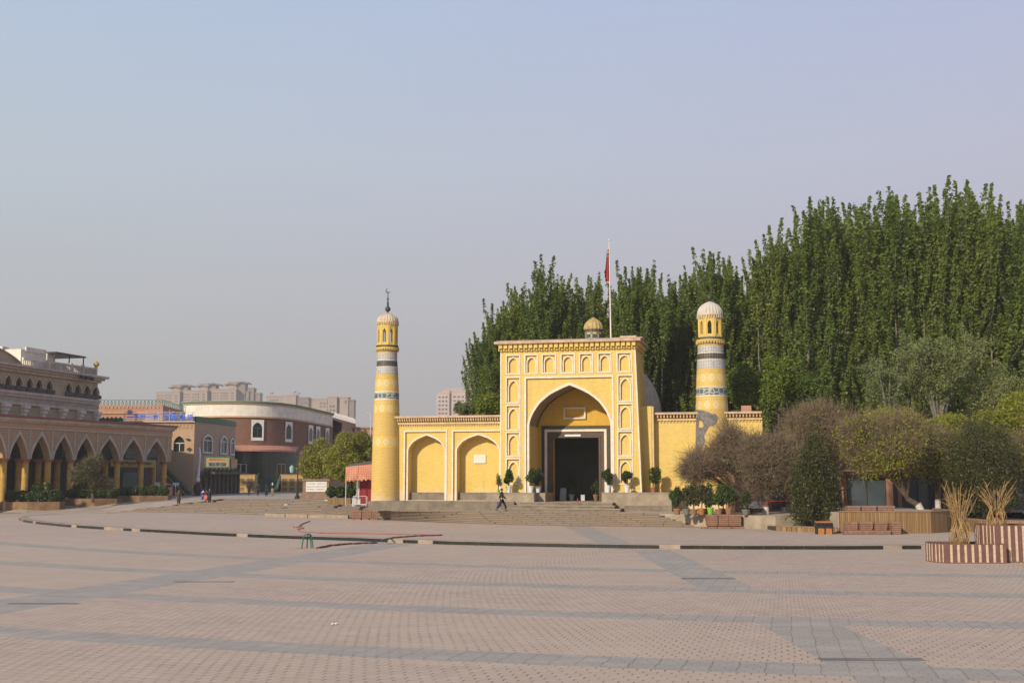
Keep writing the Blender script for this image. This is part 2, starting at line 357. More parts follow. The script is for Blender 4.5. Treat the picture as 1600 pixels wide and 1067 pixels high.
# ------------------------------------------------------------------ mesh helpers
class MB:
    def __init__(s): s.v = []; s.f = []; s.m = []; s.uv = {}
    def add(s, vs, fs, mi=0):
        n = len(s.v); s.v += [tuple(v) for v in vs]
        for f in fs: s.f.append(tuple(n + i for i in f)); s.m.append(mi)
        return s
    def box(s, x0, x1, y0, y1, z0, z1, mi=0):
        return s.add([(x0, y0, z0), (x1, y0, z0), (x1, y1, z0), (x0, y1, z0), (x0, y0, z1), (x1, y0, z1), (x1, y1, z1), (x0, y1, z1)],
                     [(0, 3, 2, 1), (4, 5, 6, 7), (0, 1, 5, 4), (1, 2, 6, 5), (2, 3, 7, 6), (3, 0, 4, 7)], mi)
    def boxr(s, c, sx, sy, sz, ang=0, mi=0):
        """box centred at c (base z), rotated about z"""
        ca, sa = cos(ang), sin(ang); vs = []
        for z in (0, sz):
            for a, b in ((-1, -1), (1, -1), (1, 1), (-1, 1)):
                x, y = a * sx / 2, b * sy / 2; vs.append((c[0] + x * ca - y * sa, c[1] + x * sa + y * ca, c[2] + z))
        return s.add(vs, [(0, 3, 2, 1), (4, 5, 6, 7), (0, 1, 5, 4), (1, 2, 6, 5), (2, 3, 7, 6), (3, 0, 4, 7)], mi)
    def quad(s, a, b, c, d, mi=0): return s.add([a, b, c, d], [(0, 1, 2, 3)], mi)
    def tube(s, pts, r, n=6, mi=0, cap=True):
        pts = [Vector(p) for p in pts]; rs = r if isinstance(r, (list, tuple)) else [r] * len(pts)
        vs = []; fs = []
        for i, p in enumerate(pts):
            d = (pts[min(i + 1, len(pts) - 1)] - pts[max(i - 1, 0)]).normalized()
            a = Vector((0, 0, 1)) if abs(d.z) < 0.9 else Vector((1, 0, 0))
            e1 = d.cross(a).normalized(); e2 = d.cross(e1)
            for k in range(n):
                t = 2 * pi * k / n; vs.append(p + (e1 * cos(t) + e2 * sin(t)) * rs[i])
        for i in range(len(pts) - 1):
            for k in range(n):
                fs.append((i * n + k, i * n + (k + 1) % n, (i + 1) * n + (k + 1) % n, (i + 1) * n + k))
        if cap: fs.append(tuple(range(n))); fs.append(tuple(range((len(pts) - 1) * n, len(pts) * n)))
        return s.add(vs, fs, mi)
    def lathe(s, prof, c=(0, 0), n=24, mi=0, mis=None, rib=0.0, ribn=0, cap=True):
        """prof: list of (r, z); mis: material per segment"""
        vs = []
        for r, z in prof:
            for k in range(n):
                t = 2 * pi * k / n; rr = r * (1 + (rib * abs(sin(ribn * t / 2)) if ribn else 0))
                vs.append((c[0] + rr * cos(t), c[1] + rr * sin(t), z))
        b0 = len(s.v); s.v += vs
        for i in range(len(prof) - 1):
            for k in range(n):
                k2 = (k + 1) % n
                s.uv[len(s.f)] = [(2 * pi * a / n * max(prof[i][0], .3), zz) for a, zz in ((k, prof[i][1]), (k + 1, prof[i][1]), (k + 1, prof[i + 1][1]), (k, prof[i + 1][1]))]
                s.f.append((b0 + i * n + k, b0 + i * n + k2, b0 + (i + 1) * n + k2, b0 + (i + 1) * n + k)); s.m.append(mis[i] if mis else mi)
        if cap and prof[-1][0] > 1e-4: s.f.append(tuple(b0 + (len(prof) - 1) * n + k for k in range(n))); s.m.append(mis[-1] if mis else mi)
        if cap and prof[0][0] > 1e-4: s.f.append(tuple(b0 + n - 1 - k for k in range(n))); s.m.append(mis[0] if mis else mi)
        return s
    def panel(s, outer, holes, y, depth=0.0, mi=0, mr=None, back=None):
        """flat wall in the x-z plane at y with holes; reveals go back by depth; back = material of a closing panel"""
        polys = [[Vector((a, b, 0)) for a, b in outer]] + [[Vector((a, b, 0)) for a, b in h] for h in holes]
        flat = [p for q in polys for p in q]
        s.add([(p.x, y, p.y) for p in flat], tessellate_polygon(polys), mi)
        for h in holes:
            n = len(h)
            if depth:
                vs = [(a, y, b) for a, b in h] + [(a, y + depth, b) for a, b in h]
                s.add(vs, [(i, (i + 1) % n, n + (i + 1) % n, n + i) for i in range(n)], mi if mr is None else mr)
            if back is not None:
                q = [[Vector((a, b, 0)) for a, b in h]]
                s.add([(a, y + depth, b) for a, b in h], tessellate_polygon(q), back)
        return s
    def plate(s, outer, y0, y1, mi=0):
        """a solid plate: outline in x-z between y0 (front) and y1"""
        n = len(outer); t = tessellate_polygon([[Vector((a, b, 0)) for a, b in outer]])
        s.add([(a, y0, b) for a, b in outer], t, mi); s.add([(a, y1, b) for a, b in outer], t, mi)
        return s.add([(a, y0, b) for a, b in outer] + [(a, y1, b) for a, b in outer], [(i, (i + 1) % n, n + (i + 1) % n, n + i) for i in range(n)], mi)
    def strip(s, inner, outer, y0, y1, closed=False, mi=0):
        """band between two outlines in x-z, proud from y1 to y0"""
        n = len(inner); vs = [(a, y0, b) for a, b in inner] + [(a, y0, b) for a, b in outer] + [(a, y1, b) for a, b in inner] + [(a, y1, b) for a, b in outer]
        fs = []
        for i in range(n if closed else n - 1):
            j = (i + 1) % n
            fs += [(i, j, n + j, n + i), (i, j, 2 * n + j, 2 * n + i), (n + i, n + j, 3 * n + j, 3 * n + i)]
        if not closed: fs += [(0, n, 3 * n, 2 * n), (n - 1, 2 * n - 1, 4 * n - 1, 3 * n - 1)]
        return s.add(vs, fs, mi)
    def prism(s, poly, z0, z1, mi=0, mtop=None):
        n = len(poly); t = tessellate_polygon([[Vector((a, b, 0)) for a, b in poly]])
        s.add([(a, b, z1) for a, b in poly], t, mi if mtop is None else mtop)
        s.add([(a, b, z0) for a, b in poly] + [(a, b, z1) for a, b in poly], [(i, (i + 1) % n, n + (i + 1) % n, n + i) for i in range(n)], mi)
        return s.add([(a, b, z0) for a, b in poly], t, mi)
    def build(s, name, mats, parent=None, loc=None, smooth=False, rot=0):
        me = bpy.data.meshes.new(name); me.from_pydata(s.v, [], s.f)
        if isinstance(mats, str): mats = [mats]
        for m in mats: me.materials.append(M[m])
        me.polygons.foreach_set('material_index', s.m)
        if s.uv:
            L = me.uv_layers.new(name='UVMap').data
            for fi, uvs in s.uv.items():
                for li, q in zip(me.polygons[fi].loop_indices, uvs): L[li].uv = q
        bm = bmesh.new(); bm.from_mesh(me)
        if not s.uv: bmesh.ops.remove_doubles(bm, verts=bm.verts, dist=1e-5)
        bmesh.ops.recalc_face_normals(bm, faces=bm.faces); bm.to_mesh(me); bm.free()
        if smooth: me.polygons.foreach_set('use_smooth', [True] * len(me.polygons))
        me.update()
        o = bpy.data.objects.new(name, me); COL.objects.link(o)
        if parent: o.parent = parent
        if loc: o.location = loc
        if rot: o.rotation_euler = (0, 0, rot)
        return o
def thing(name, label, cat, loc=(0, 0, 0), rot=0, group=None):
    o = bpy.data.objects.new(name, None); COL.objects.link(o); o.empty_display_size = 0.2
    o.location = loc; o.rotation_euler = (0, 0, rot); o['label'] = label; o['category'] = cat
    if group: o['group'] = group
    return o
def tag(o, label, cat, group=None):
    o['label'] = label; o['category'] = cat
    if group: o['group'] = group
    return o
def struct(o): o['kind'] = 'structure'; return o
def copy_tree(o, parent=None):
    kids = [c for c in COL.objects if c.parent == o]
    c = o.copy(); COL.objects.link(c)
    if parent: c.parent = parent
    for k in kids: copy_tree(k, c)
    return c
def rect(x0, x1, z0, z1): return [(x0, z0), (x1, z0), (x1, z1), (x0, z1)]
ATAB = ([0, .264, .512, .76, .926, .985, 1.0], [1, .89, .756, .54, .27, .1, 0])
GTAB = ([0, .2, .42, .65, .84, .95, 1.0], [1, .86, .70, .50, .29, .12, 0])
def arch(cx, half, zb, zs, za, tab=ATAB, n=9):
    """outline from bottom-left up over the apex to bottom-right"""
    us = [1.0, .985, .955, .9, .82, .72, .6, .47, .34, .2, .1, 0]
    hh = [float(np.interp(u, tab[0], tab[1])) for u in us]
    L = [(cx - half, zb)] + [(cx - half * u, zs + (za - zs) * h) for u, h in zip(us, hh)]
    R = [(2 * cx - x, z) for x, z in reversed(L[:-1])]
    return L + R
def arch_off(cx, half, zb, zs, za, w, tab=ATAB):
    return arch(cx, half + w, zb, zs, za + w * 1.25, tab)

# ------------------------------------------------------------------ ground
mb = MB()
mb.quad((-3000, -300, 0), (3000, -300, 0), (3000, 5000, 0), (-3000, 5000, 0))
struct(mb.build('plaza', 'plaza_paving'))
# stairs between the plaza and the terrace: bottom and top edge lines
BOT = [G(*q) for q in ((165, 802.5), (260, 804), (392, 808), (480, 811), (545, 813), (609, 816), (740, 822.8), (800, 825), (900, 827), (1000, 828), (1103, 828.5))]
TOPS = [(345, 779.5, 1.45), (400, 779.7, 1.45), (460, 780, 1.45), (520, 782.5, 1.40), (560, 791, 1.2), (610, 796.4, 1.07), (740, 798.0, 1.07), (800, 798.7, 1.07), (900, 799.5, 1.07), (980, 800.5, 1.07), (1030, 802.3, 1.07)]
TOP = [G(*q) for q in TOPS]
NS = 9
mb = MB()
def stp(i, k):
    f = k / (NS - 1.0)
    return BOT[i][0] + (TOP[i][0] - BOT[i][0]) * f, BOT[i][1] + (TOP[i][1] - BOT[i][1]) * f
for i in range(len(BOT) - 1):
    for k in range(NS):
        za, zb = [(TOPS[j][2]) * k / NS for j in (i, i + 1)]; zc, zd = [(TOPS[j][2]) * (k + 1) / NS for j in (i, i + 1)]
        a, b = stp(i, k), stp(i + 1, k)
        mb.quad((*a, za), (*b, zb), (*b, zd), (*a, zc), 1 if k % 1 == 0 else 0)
        if k < NS - 1:
            c, d = stp(i, k + 1), stp(i + 1, k + 1)
            mb.quad((*a, zc), (*b, zd), (*d, zd), (*c, zc), 0)
for i in (0, len(BOT) - 1):
    for k in range(NS - 1):
        z = TOPS[i][2] * (k + 1) / NS; a, c = stp(i, k), stp(i, k + 1)
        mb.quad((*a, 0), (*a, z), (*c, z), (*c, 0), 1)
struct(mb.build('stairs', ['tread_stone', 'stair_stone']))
# upper ground: terrace, street, ramp
RW = [G(1103, 828.5), G(1160, 829.5), G(1212, 832), G(1312, 831)]      # line of the terrace wall on the right
RW.append((RW[-1][0] + 1, RW[-1][1] + 8))
mb = MB()
fr = [(x, y, q[2]) for (x, y), q in zip(TOP, TOPS)]
fr += [(RW[0][0] - 0.02, RW[0][1] + 0.3, 1.07), (RW[1][0], RW[1][1] + 0.3, 1.07), (RW[2][0], RW[2][1] + 0.3, 1.07), (RW[3][0], RW[3][1] + 2.5, 1.2), (RW[4][0] + 60, RW[4][1], 1.3)]
bk = []
for i, (x, y, z) in enumerate(fr):
    t = i / (len(fr) - 1.0); bk.append((-900 + 1800 * t, 1900, 1.5 if i < 4 else 1.3))
mid = [(x * 1.15 - 0.5, 150, 1.45 if i < 5 else 1.2) for i, (x, y, z) in enumerate(fr)]
for i in range(len(fr) - 1):
    mb.quad(fr[i], fr[i + 1], mid[i + 1], mid[i]); mb.quad(mid[i], mid[i + 1], bk[i + 1], bk[i])
struct(mb.build('terrace', 'path_paving'))
mb = MB()
F_ = [(*G(-120, 799.5), .004), (*G(40, 801.5), .004), (*G(110, 803), .004), (*G(165, 802.5), .004)]
M_ = [(*G(-120, 795.5, .3), .3), (*G(40, 795.5, .35), .35), (*G(150, 788, .7), .7), (*G(345, 779.5, 1.45), 1.45)]
N_ = [(-85, 140, .97), (-56, 140, .97), (-46.5, 150, 1.2), (mid[0][0], 150.0, 1.45)]
Q_ = [(-400, 400, 1.2), (-300, 400, 1.3), (-200, 400, 1.4), (-100, 400, 1.45)]
for a, b in ((F_, M_), (M_, N_), (N_, Q_)):
    for i in range(3): mb.quad(a[i], a[i + 1], b[i + 1], b[i])
mb.quad(N_[3], (-31.5, 150, 1.45), (-60, 400, 1.45), Q_[3])
struct(mb.build('ramp', 'path_paving'))
# wall under the terrace on the right
mb = MB()
for i in range(3):
    (x0, y0), (x1, y1) = RW[i], RW[i + 1]
    mb.add([(x0, y0, 0), (x1, y1, 0), (x1, y1, 1.09), (x0, y0, 1.09), (x0, y0 + .4, 0), (x1, y1 + .4, 0), (x1, y1 + .4, 1.09), (x0, y0 + .4, 1.09)],
           [(0, 1, 2, 3), (3, 2, 6, 7), (4, 5, 6, 7), (0, 3, 7, 4), (1, 2, 6, 5)])
# stepped top going down towards the stairs
n = 6; (xa, ya), (xb, yb) = TOP[-1], RW[0]
for k in range(n):
    f0, f1 = k / n, (k + 1) / n; z = 1.09
    mb.add([(xa + (xb - xa) * f0, ya + (yb - ya) * f0 + .02, 0), (xa + (xb - xa) * f1, ya + (yb - ya) * f1 + .02, 0), (xa + (xb - xa) * f1, ya + (yb - ya) * f1 + .02, z), (xa + (xb - xa) * f0, ya + (yb - ya) * f0 + .02, z),
            (xa + (xb - xa) * f1, ya + 1.2, z), (xa + (xb - xa) * f0, ya + 1.2, z)], [(0, 1, 2, 3), (3, 2, 4, 5)])
tag(mb.build('retaining_wall', 'concrete'), 'low grey concrete wall under the potted shrubs beside the wide stairs', 'wall')
# pale stone border at the foot of the left stairs
mb = MB(); pts = [G(*q) for q in ((393, 809.5), (415, 810), (447, 811), (482, 812), (545, 813.6))]
for i in range(len(pts) - 1):
    (x0, y0), (x1, y1) = pts[i], pts[i + 1]; h = 0.16 if i == 0 else 0.5
    mb.add([(x0 + .03, y0 - .5, 0), (x1 - .03, y1 - .5, 0), (x1 - .03, y1 - .5, h), (x0 + .03, y0 - .5, h), (x0 + .03, y0 + .5, 0), (x1 - .03, y1 + .5, 0), (x1 - .03, y1 + .5, h), (x0 + .03, y0 + .5, h)],
           [(0, 1, 2, 3), (3, 2, 6, 7), (4, 5, 6, 7), (0, 3, 7, 4), (1, 2, 6, 5)])
tag(mb.build('stone_border', 'pale_block'), 'row of pale stone blocks at the foot of the wide steps', 'stone border')
# curved drain kerb: stone lip with dark tiles on its face and pale gaps
KP = [(88, 806.5), (60, 807), (38, 809), (29, 811.5), (36, 815.0), (60, 818.5), (104, 823), (180, 828.2), (260, 832.3), (320, 835.6), (387, 838.8), (470, 842), (560, 845), (630, 848), (700, 850.4), (800, 853), (900, 855), (1030, 857), (1161, 858), (1320, 858.2), (1469, 857.5), (1620, 856)]
kp = [Vector((*G(*q), 0)) for q in KP]
dense = []
for i in range(len(kp) - 1):
    a, b = kp[i], kp[i + 1]; n = max(1, int((b - a).length / 0.9))
    for k in range(n): dense.append(a.lerp(b, k / n))
dense.append(kp[-1])
mb = MB(); mb2 = MB(); mb3 = MB(); rnd = random.Random(5)
HK = 0.21
ctr = Vector((19, 119, 0))
for i in range(len(dense) - 1):
    a, b = dense[i], dense[i + 1]
    na = (ctr - a).normalized(); nb = (ctr - b).normalized()
    a1, b1 = a + na * .7, b + nb * .7; z = Vector((0, 0, HK))
    mb.add([a, b, b + z, a + z, a1 + z, b1 + z, a1, b1], [(0, 1, 2, 3), (3, 2, 5, 4), (4, 5, 7, 6)])
    if i > 6:
        g = (i % 13 == 0) or rnd.random() < 0.03
        oa, ob = a - na * .02, b - nb * .02
        if g and rnd.random() < 0.8: continue
        d = (b - a).normalized() * .008
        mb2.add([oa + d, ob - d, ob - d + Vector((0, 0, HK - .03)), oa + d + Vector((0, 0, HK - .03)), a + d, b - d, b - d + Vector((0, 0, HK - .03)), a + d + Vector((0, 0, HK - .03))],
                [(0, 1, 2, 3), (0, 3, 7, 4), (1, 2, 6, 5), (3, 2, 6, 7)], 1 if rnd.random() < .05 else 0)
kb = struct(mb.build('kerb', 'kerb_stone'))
mb2.build('tile_facing', ['kerb_dark_tile', 'kerb_stone'], kb)
# apron inside the kerb is flush with the kerb top
mb = MB(); up = [p + (ctr - p).normalized() * .69 for p in dense]
poly = [(p.x, p.y) for p in up[2:]] + [(60, 66), (60, 140), (-30, 140)]
cut = []
mb.prism([(p.x, p.y) for p in up[3:]] + [(50, 90), (20, 125), (-38, 122)], 0.002, HK - 0.004)
apr = struct(mb.build('apron', 'plaza_paving'))

# ------------------------------------------------------------------ mosque
A0 = radians(-13); MQ = Frame(4.72, 95.0, A0); F = MQ.F
mosque = thing('mosque', 'yellow brick mosque gatehouse with tall arched portal, two banded towers and side walls', 'mosque', (4.72, 95.0, 0), A0)
zb = 2.4
ul, _ = F(781.8, 700); ur_b, _ = F(1003, 768); ur_t, _ = F(992.8, 545)
_, zt = F(890, 531)
_, zc = F(890, 546.5)
ZB0 = 1.0
fr_l, _ = F(822.3, 700); fr_r, _ = F(957, 700); _, fr_t = F(890, 590.2)
holes = []; niches = []
for x0, x1 in ((792.0, 811.2), (821.2, 838.8), (848.2, 867.5), (877.6, 896.8), (906.6, 925.0), (935.4, 953.9), (965.0, 985.6)):
    sl_ = -0.018 * (x0 - 890)
    u0, z1 = F(x0, 555 + sl_ * 1 - 1.0); u1, z0 = F(x1, 582 + sl_ - 1.0); niches.append((u0, u1, z0, z1))
for (ya, yb) in ((589.5, 627), (633.5, 670), (676, 711.5), (717.5, 755)):
    for x0, x1 in ((792.0, 811.6), (966.3, 987.6)):
        k = -1.5 if x0 > 900 else 0.7
        u0, z1 = F(x0, ya + k); u1, z0 = F(x1, yb + k * .5); niches.append((u0, u1, z0, z1))
zs1 = np.mean([n_[2] for n_ in niches[:7]]); zs2 = np.mean([n_[3] for n_ in niches[:7]])
niches = [(a, b, zs1, zs2) if i < 7 else (a, b, c, d) for i, (a, b, c, d) in enumerate(niches)]
for i in range(7, len(niches), 2):
    c = (niches[i][2] + niches[i + 1][2]) / 2; d = (niches[i][3] + niches[i + 1][3]) / 2
    niches[i] = niches[i][:2] + (c, d); niches[i + 1] = niches[i + 1][:2] + (c, d)
mb = MB()
outer = [(ul, ZB0), (ur_b, ZB0), (ur_t, zt - .3), (ul, zt - .3)]
big = rect(fr_l, fr_r, ZB0 + .02, fr_t)
mb.panel(outer, [rect(a, b, c, d) for a, b, c, d in niches] + [big], 0.0, 0.14)
# back of each small niche: pointed arch recess
for a, b, c, d in niches:
    w, h = b - a, d - c
    ar = arch((a + b) / 2, w * .36, c + .06, c + h * .60, c + h * .88)
    mb.panel(rect(a, b, c, d), [ar], 0.14, 0.13, back=0)
# big framed field with the portal arch
acx, zs_ = F(889.5, 664); _, za_ = F(889.5, 601.5); ah = (F(953.6, 664)[0] - F(826.6, 664)[0]) / 2; acx = (F(953.6, 664)[0] + F(826.6, 664)[0]) / 2
AR = arch(acx, ah, ZB0 + .03, zs_, za_)
mb.panel(rect(fr_l, fr_r, ZB0 + .02, fr_t), [AR], 0.14, 0.0)
DEP = 3.5
# jambs and vault of the recess
n = len(AR)
for i in range(n - 1):
    (x0, z0), (x1, z1) = AR[i], AR[i + 1]
    up_ = z0 > zs_ - .01 and z1 > zs_ - .01
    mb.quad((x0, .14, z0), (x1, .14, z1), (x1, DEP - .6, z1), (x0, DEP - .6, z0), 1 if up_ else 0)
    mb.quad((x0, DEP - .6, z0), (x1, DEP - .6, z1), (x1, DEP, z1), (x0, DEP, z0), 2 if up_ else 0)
# sides, back, top of the block
D2 = 4.6
mb.quad((ur_b, 0, ZB0), (ur_t, 0, zt - .3), (ur_t, D2, zt - .3), (ur_b, D2, ZB0)); mb.quad((ul, 0, ZB0), (ul, 0, zt - .3), (ul, D2, zt - .3), (ul, D2, ZB0))
mb.quad((ul, D2, 7.7), (ur_b, D2, 7.7), (ur_t, D2, zt - .3), (ul, D2, zt - .3))
mb.build('gatehouse_wall', ['yellow_brick', 'intrados', 'dark_tile'], mosque)
# back wall of the recess with the doorway
d0, dz = F(864.8, 684, DEP); d1, _ = F(935.6, 684, DEP); DZ = 1.74
f0, fz = F(846.5, 665.5, DEP); f1, _ = F(952.8, 665.5, DEP)
g0, gz = F(851.5, 671, DEP); g1, _ = F(948, 671, DEP)
mb = MB(); mb.panel([(x, z) for x, z in AR], [rect(d0, d1, ZB0 + .05, dz)], DEP, 0.5)
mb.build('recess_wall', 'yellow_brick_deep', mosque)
df = MB()
df.strip([(f0 + .28, DZ), (f0 + .28, fz - .28), (f1 - .28, fz - .28), (f1 - .28, DZ)], [(f0, DZ), (f0, fz), (min(f1, acx + ah - .02), fz), (min(f1, acx + ah - .02), DZ)], DEP - .12, DEP - .003, mi=1)
df.strip([(g0 + .2, DZ), (g0 + .2, gz - .2), (g1 - .2, gz - .2), (g1 - .2, DZ)], [(g0, DZ), (g0, gz), (g1, gz), (g1, DZ)], DEP - .16, DEP - .006, mi=2)
df.strip([(d0, DZ), (d0, dz), (d1, dz), (d1, DZ)], [(g0 + .2, DZ), (g0 + .2, gz - .2), (g1 - .2, gz - .2), (g1 - .2, DZ)], DEP - .06, DEP - .009, mi=0)
df.strip([(d0 + .0, DZ), (d0 + .0, dz), (d1, dz), (d1, DZ)], [(d0 - .16, DZ), (d0 - .16, dz + .16), (d1 + .16, dz + .16), (d1 + .16, DZ)], DEP - .12, DEP - .061, mi=0)
df.build('door_frame', ['door_brown', 'door_tile', 'white_trim'], mosque)
plq0, pz1 = F(881, 636.5, DEP); plq1, pz0 = F(915.5, 654.5, DEP)
mb = MB(); mb.strip(rect(plq0 + .13, plq1 - .13, pz0 + .13, pz1 - .13), rect(plq0, plq1, pz0, pz1), DEP - .2, DEP - .004, True)
mb.build('plaque_frame', 'white_trim', mosque)
mb = MB(); a, za1 = F(883, 680, DEP); b, _ = F(908, 680, DEP); mb.box(a, b, DEP - .2, DEP - .125, za1 - .1, za1 + .06)
mb.build('strip_lamp', 'sign_white', mosque)
# room behind the doorway
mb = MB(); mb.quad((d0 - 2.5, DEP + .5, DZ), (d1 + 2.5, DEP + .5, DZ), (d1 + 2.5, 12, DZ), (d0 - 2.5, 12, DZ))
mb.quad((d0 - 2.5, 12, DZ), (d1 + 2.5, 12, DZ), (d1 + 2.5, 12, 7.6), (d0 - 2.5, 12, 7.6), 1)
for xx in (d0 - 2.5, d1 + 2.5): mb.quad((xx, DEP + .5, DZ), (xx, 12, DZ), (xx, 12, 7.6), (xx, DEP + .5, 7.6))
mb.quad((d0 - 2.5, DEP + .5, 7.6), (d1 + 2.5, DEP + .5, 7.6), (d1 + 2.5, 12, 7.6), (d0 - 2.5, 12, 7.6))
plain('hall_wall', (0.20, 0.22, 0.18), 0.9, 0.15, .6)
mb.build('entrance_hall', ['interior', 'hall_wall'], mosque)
# white edging
mb = MB()
w = .11
mb.strip(big[0:1] + [big[3], big[2]] + big[1:2], [(fr_l - .14, ZB0 + .9), (fr_l - .14, fr_t + .14), (fr_r + .14, fr_t + .14), (fr_r + .14, ZB0 + .9)], -.05, -.002)
ARo = arch_off(acx, ah, ZB0 + .03, zs_, za_, .18)
mb.strip(AR, ARo, .07, .138)
mb.add([(ur_b - .11, -.03, zb), (ur_b + .01, -.03, zb), (ur_t + .01, -.03, zc), (ur_t - .11, -.03, zc), (ur_b + .01, .05, zb), (ur_t + .01, .05, zc)], [(0, 1, 2, 3), (1, 4, 5, 2)])
mb.box(ul - .01, ul + .10, -.03, -.002, zb, zc)
mb.build('portal_edging', 'white_trim', mosque)
for a, b, c, d in niches:
    q = MB(); q.strip(rect(a, b, c, d), rect(a - .1, b + .1, c - .11, d + .1), -.045, -.002, True)
    w_, h_ = b - a, d - c
    i_ = arch((a + b) / 2, w_ * .36, c + .06, c + h_ * .60, c + h_ * .88); o_ = arch((a + b) / 2, w_ * .36 + .09, c + .02, c + h_ * .60, c + h_ * .88 + .11)
    q.strip(i_, o_, .07, .138)
    q.build('niche_frame', 'white_trim', mosque)
# portal cornice
co = MB(); L_ = ul - .12; R_ = ur_t + .12
zt2 = zt
co.box(L_ - .28, R_ + .35, -.62, D2 + .3, zt2 - .26, zt2 - .08, 1)
co.add([(L_ - .28, -.62, zt2 - .078), (R_ + .35, -.62, zt2 - .078), (R_ + .05, -.2, zt2 + .05), (L_ - .05, -.2, zt2 + .05), (L_ - .28, D2 + .3, zt2 - .078), (R_ + .35, D2 + .3, zt2 - .078), (L_ - .05, D2 + .1, zt2 + .05), (R_ + .05, D2 + .1, zt2 + .05)],
       [(0, 1, 2, 3), (1, 5, 7, 2), (5, 4, 6, 7), (4, 0, 3, 6), (3, 2, 7, 6)], 1)
co.box(L_ + .05, R_ - .05, -.12, D2, zc, zt2 - .26, 0)
nb = 27; st = (R_ - L_) / nb
for i in range(nb):
    x = L_ + i * st
    co.box(x + .05, x + st - .07, -.40, -.12, zt2 - .62, zt2 - .30, 0)
    co.add([(x + .02, -.52, zt2 - .26), (x + st - .02, -.52, zt2 - .26), (x + st - .05, -.40, zt2 - .34), (x + .05, -.40, zt2 - .34), (x + .05, -.12, zt2 - .34), (x + st - .05, -.12, zt2 - .34)], [(0, 1, 2, 3), (0, 3, 4), (1, 5, 2)], 0)
    co.box(x + .0, x + .10, -.24, -.12, zt2 - .80, zt2 - .62, 0); co.box(x + .17, x + .30, -.20, -.12, zt2 - .84, zt2 - .66, 0)
for i in range(11):
    y = i * .42
    co.box(R_ - .05, R_ + .2, y + .05, y + .36, zt2 - .62, zt2 - .30, 0); co.box(R_ - .05, R_ + .08, y, y + .12, zt2 - .82, zt2 - .62, 0)
x, z = F(985, 524); co.box(x - .9, x + .4, .5, 2.2, zt2 + .05, zt2 + .27, 1); co.box(x - 1.6, x + .9, .3, 2.6, zt2 + .04, zt2 + .13, 1)
co.build('cornice', ['yellow_brick', 'parapet_pink'], mosque)
# left side wall
LW = 1.2
lx0 = F(603, 700, LW)[0]; lx1 = ul + .01
_, wz = F(690, 649.8, LW); _, wb = F(690, 661.5, LW)
wl0 = 1.78
recs = []
for (xa, xb, aa, ab) in ((633.5, 697, 637.5, 694.5), (708.5, 783.5, 713.5, 779.5)):
    u0, z1 = F(xa, 674.5, LW); u1, _ = F(xb, 674, LW); recs.append((u0, u1, z1, F(aa, 700, LW)[0], F(ab, 700, LW)[0]))
rt = np.mean([r[2] for r in recs]); recs = [(a, min(b, lx1 - .02), rt, c, min(d, lx1 - .12)) for a, b, _, c, d in recs]
_, zsp = F(666, 704, LW); _, zap = F(666, 680, LW)
mb = MB(); mb.panel(rect(lx0, lx1, ZB0, wz - .2), [rect(a, b, wl0 + .01, t) for a, b, t, c, d in recs], LW, .12)
arcs = []
for a, b, t, c, d in recs:
    AA = arch((c + d) / 2, (d - c) / 2, wl0 + .02, zsp, zap); arcs.append(((c + d) / 2, (d - c) / 2, AA, a, b, t))
    mb.panel(rect(a, b, wl0 + .01, t), [AA], LW + .12, 1.0, back=0)
mb.quad((lx0, LW, ZB0), (lx0, LW, wz - .2), (lx0, LW + 1.5, wz - .2), (lx0, LW + 1.5, ZB0))
mb.quad((lx0, LW, wz - .2), (lx1, LW, wz - .2), (lx1, LW + 1.5, wz - .2), (lx0, LW + 1.5, wz - .2))
mb.build('side_wall', 'yellow_brick', mosque)
for cx, hf, AA, a, b, t in arcs:
    q = MB(); q.strip([(a, wl0), (a, t), (b, t), (b, wl0)], [(a - .12, wl0), (a - .12, t + .12), (b + .10, t + .12), (b + .10, wl0)], LW - .05, LW - .002)
    q.strip(AA, arch_off(cx, hf, wl0 + .02, zsp, zap, .12), LW + .05, LW + .118)
    q.build('arch_frame', 'white_trim', mosque)
    q = MB(); q.box(cx - hf + .01, cx + hf - .01, LW + .5, LW + 1.11, wl0, wl0 + .66); q.build('niche_bench', 'concrete_dark', mosque)
def wall_cornice(x0, x1, y, zt_, zlow, pitch=.205):
    c = MB(); c.box(x0 - .25, x1, y - .5, y + 1.5, zt_ - .17, zt_, 1)
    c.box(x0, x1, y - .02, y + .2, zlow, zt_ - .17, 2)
    n_ = int((x1 - x0) / pitch)
    for i in range(n_):
        x = x0 + (i + .5) * pitch
        c.add([(x - .055, y - .40, zt_ - .17), (x + .055, y - .40, zt_ - .17), (x + .055, y - .02, zt_ - .17), (x - .055, y - .02, zt_ - .17),
               (x - .05, y - .32, zt_ - .42), (x + .05, y - .32, zt_ - .42), (x + .035, y - .02, zlow + .02), (x - .035, y - .02, zlow + .02)],
              [(0, 1, 5, 4), (4, 5, 6, 7), (0, 4, 7, 3), (1, 2, 6, 5)], 0)
    c.box(x0, x1, y - .16, y - .02, zlow - .06, zlow + .08, 0)
    for i in range(n_): c.box(x0 + i * pitch + .03, x0 + i * pitch + .12, y - .10, y - .02, zlow - .2, zlow - .06, 0)
    return c
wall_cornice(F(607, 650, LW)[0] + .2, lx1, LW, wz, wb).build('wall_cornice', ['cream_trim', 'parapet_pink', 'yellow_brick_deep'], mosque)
pu, pz = F(750, 717, LW + 1.1)
mb = MB(); mb.box(pu - .5, pu + .5, LW + 1.02, LW + 1.10, pz - .34, pz + .34); mb.build('plaque', 'sign_white', mosque)
mb = MB()
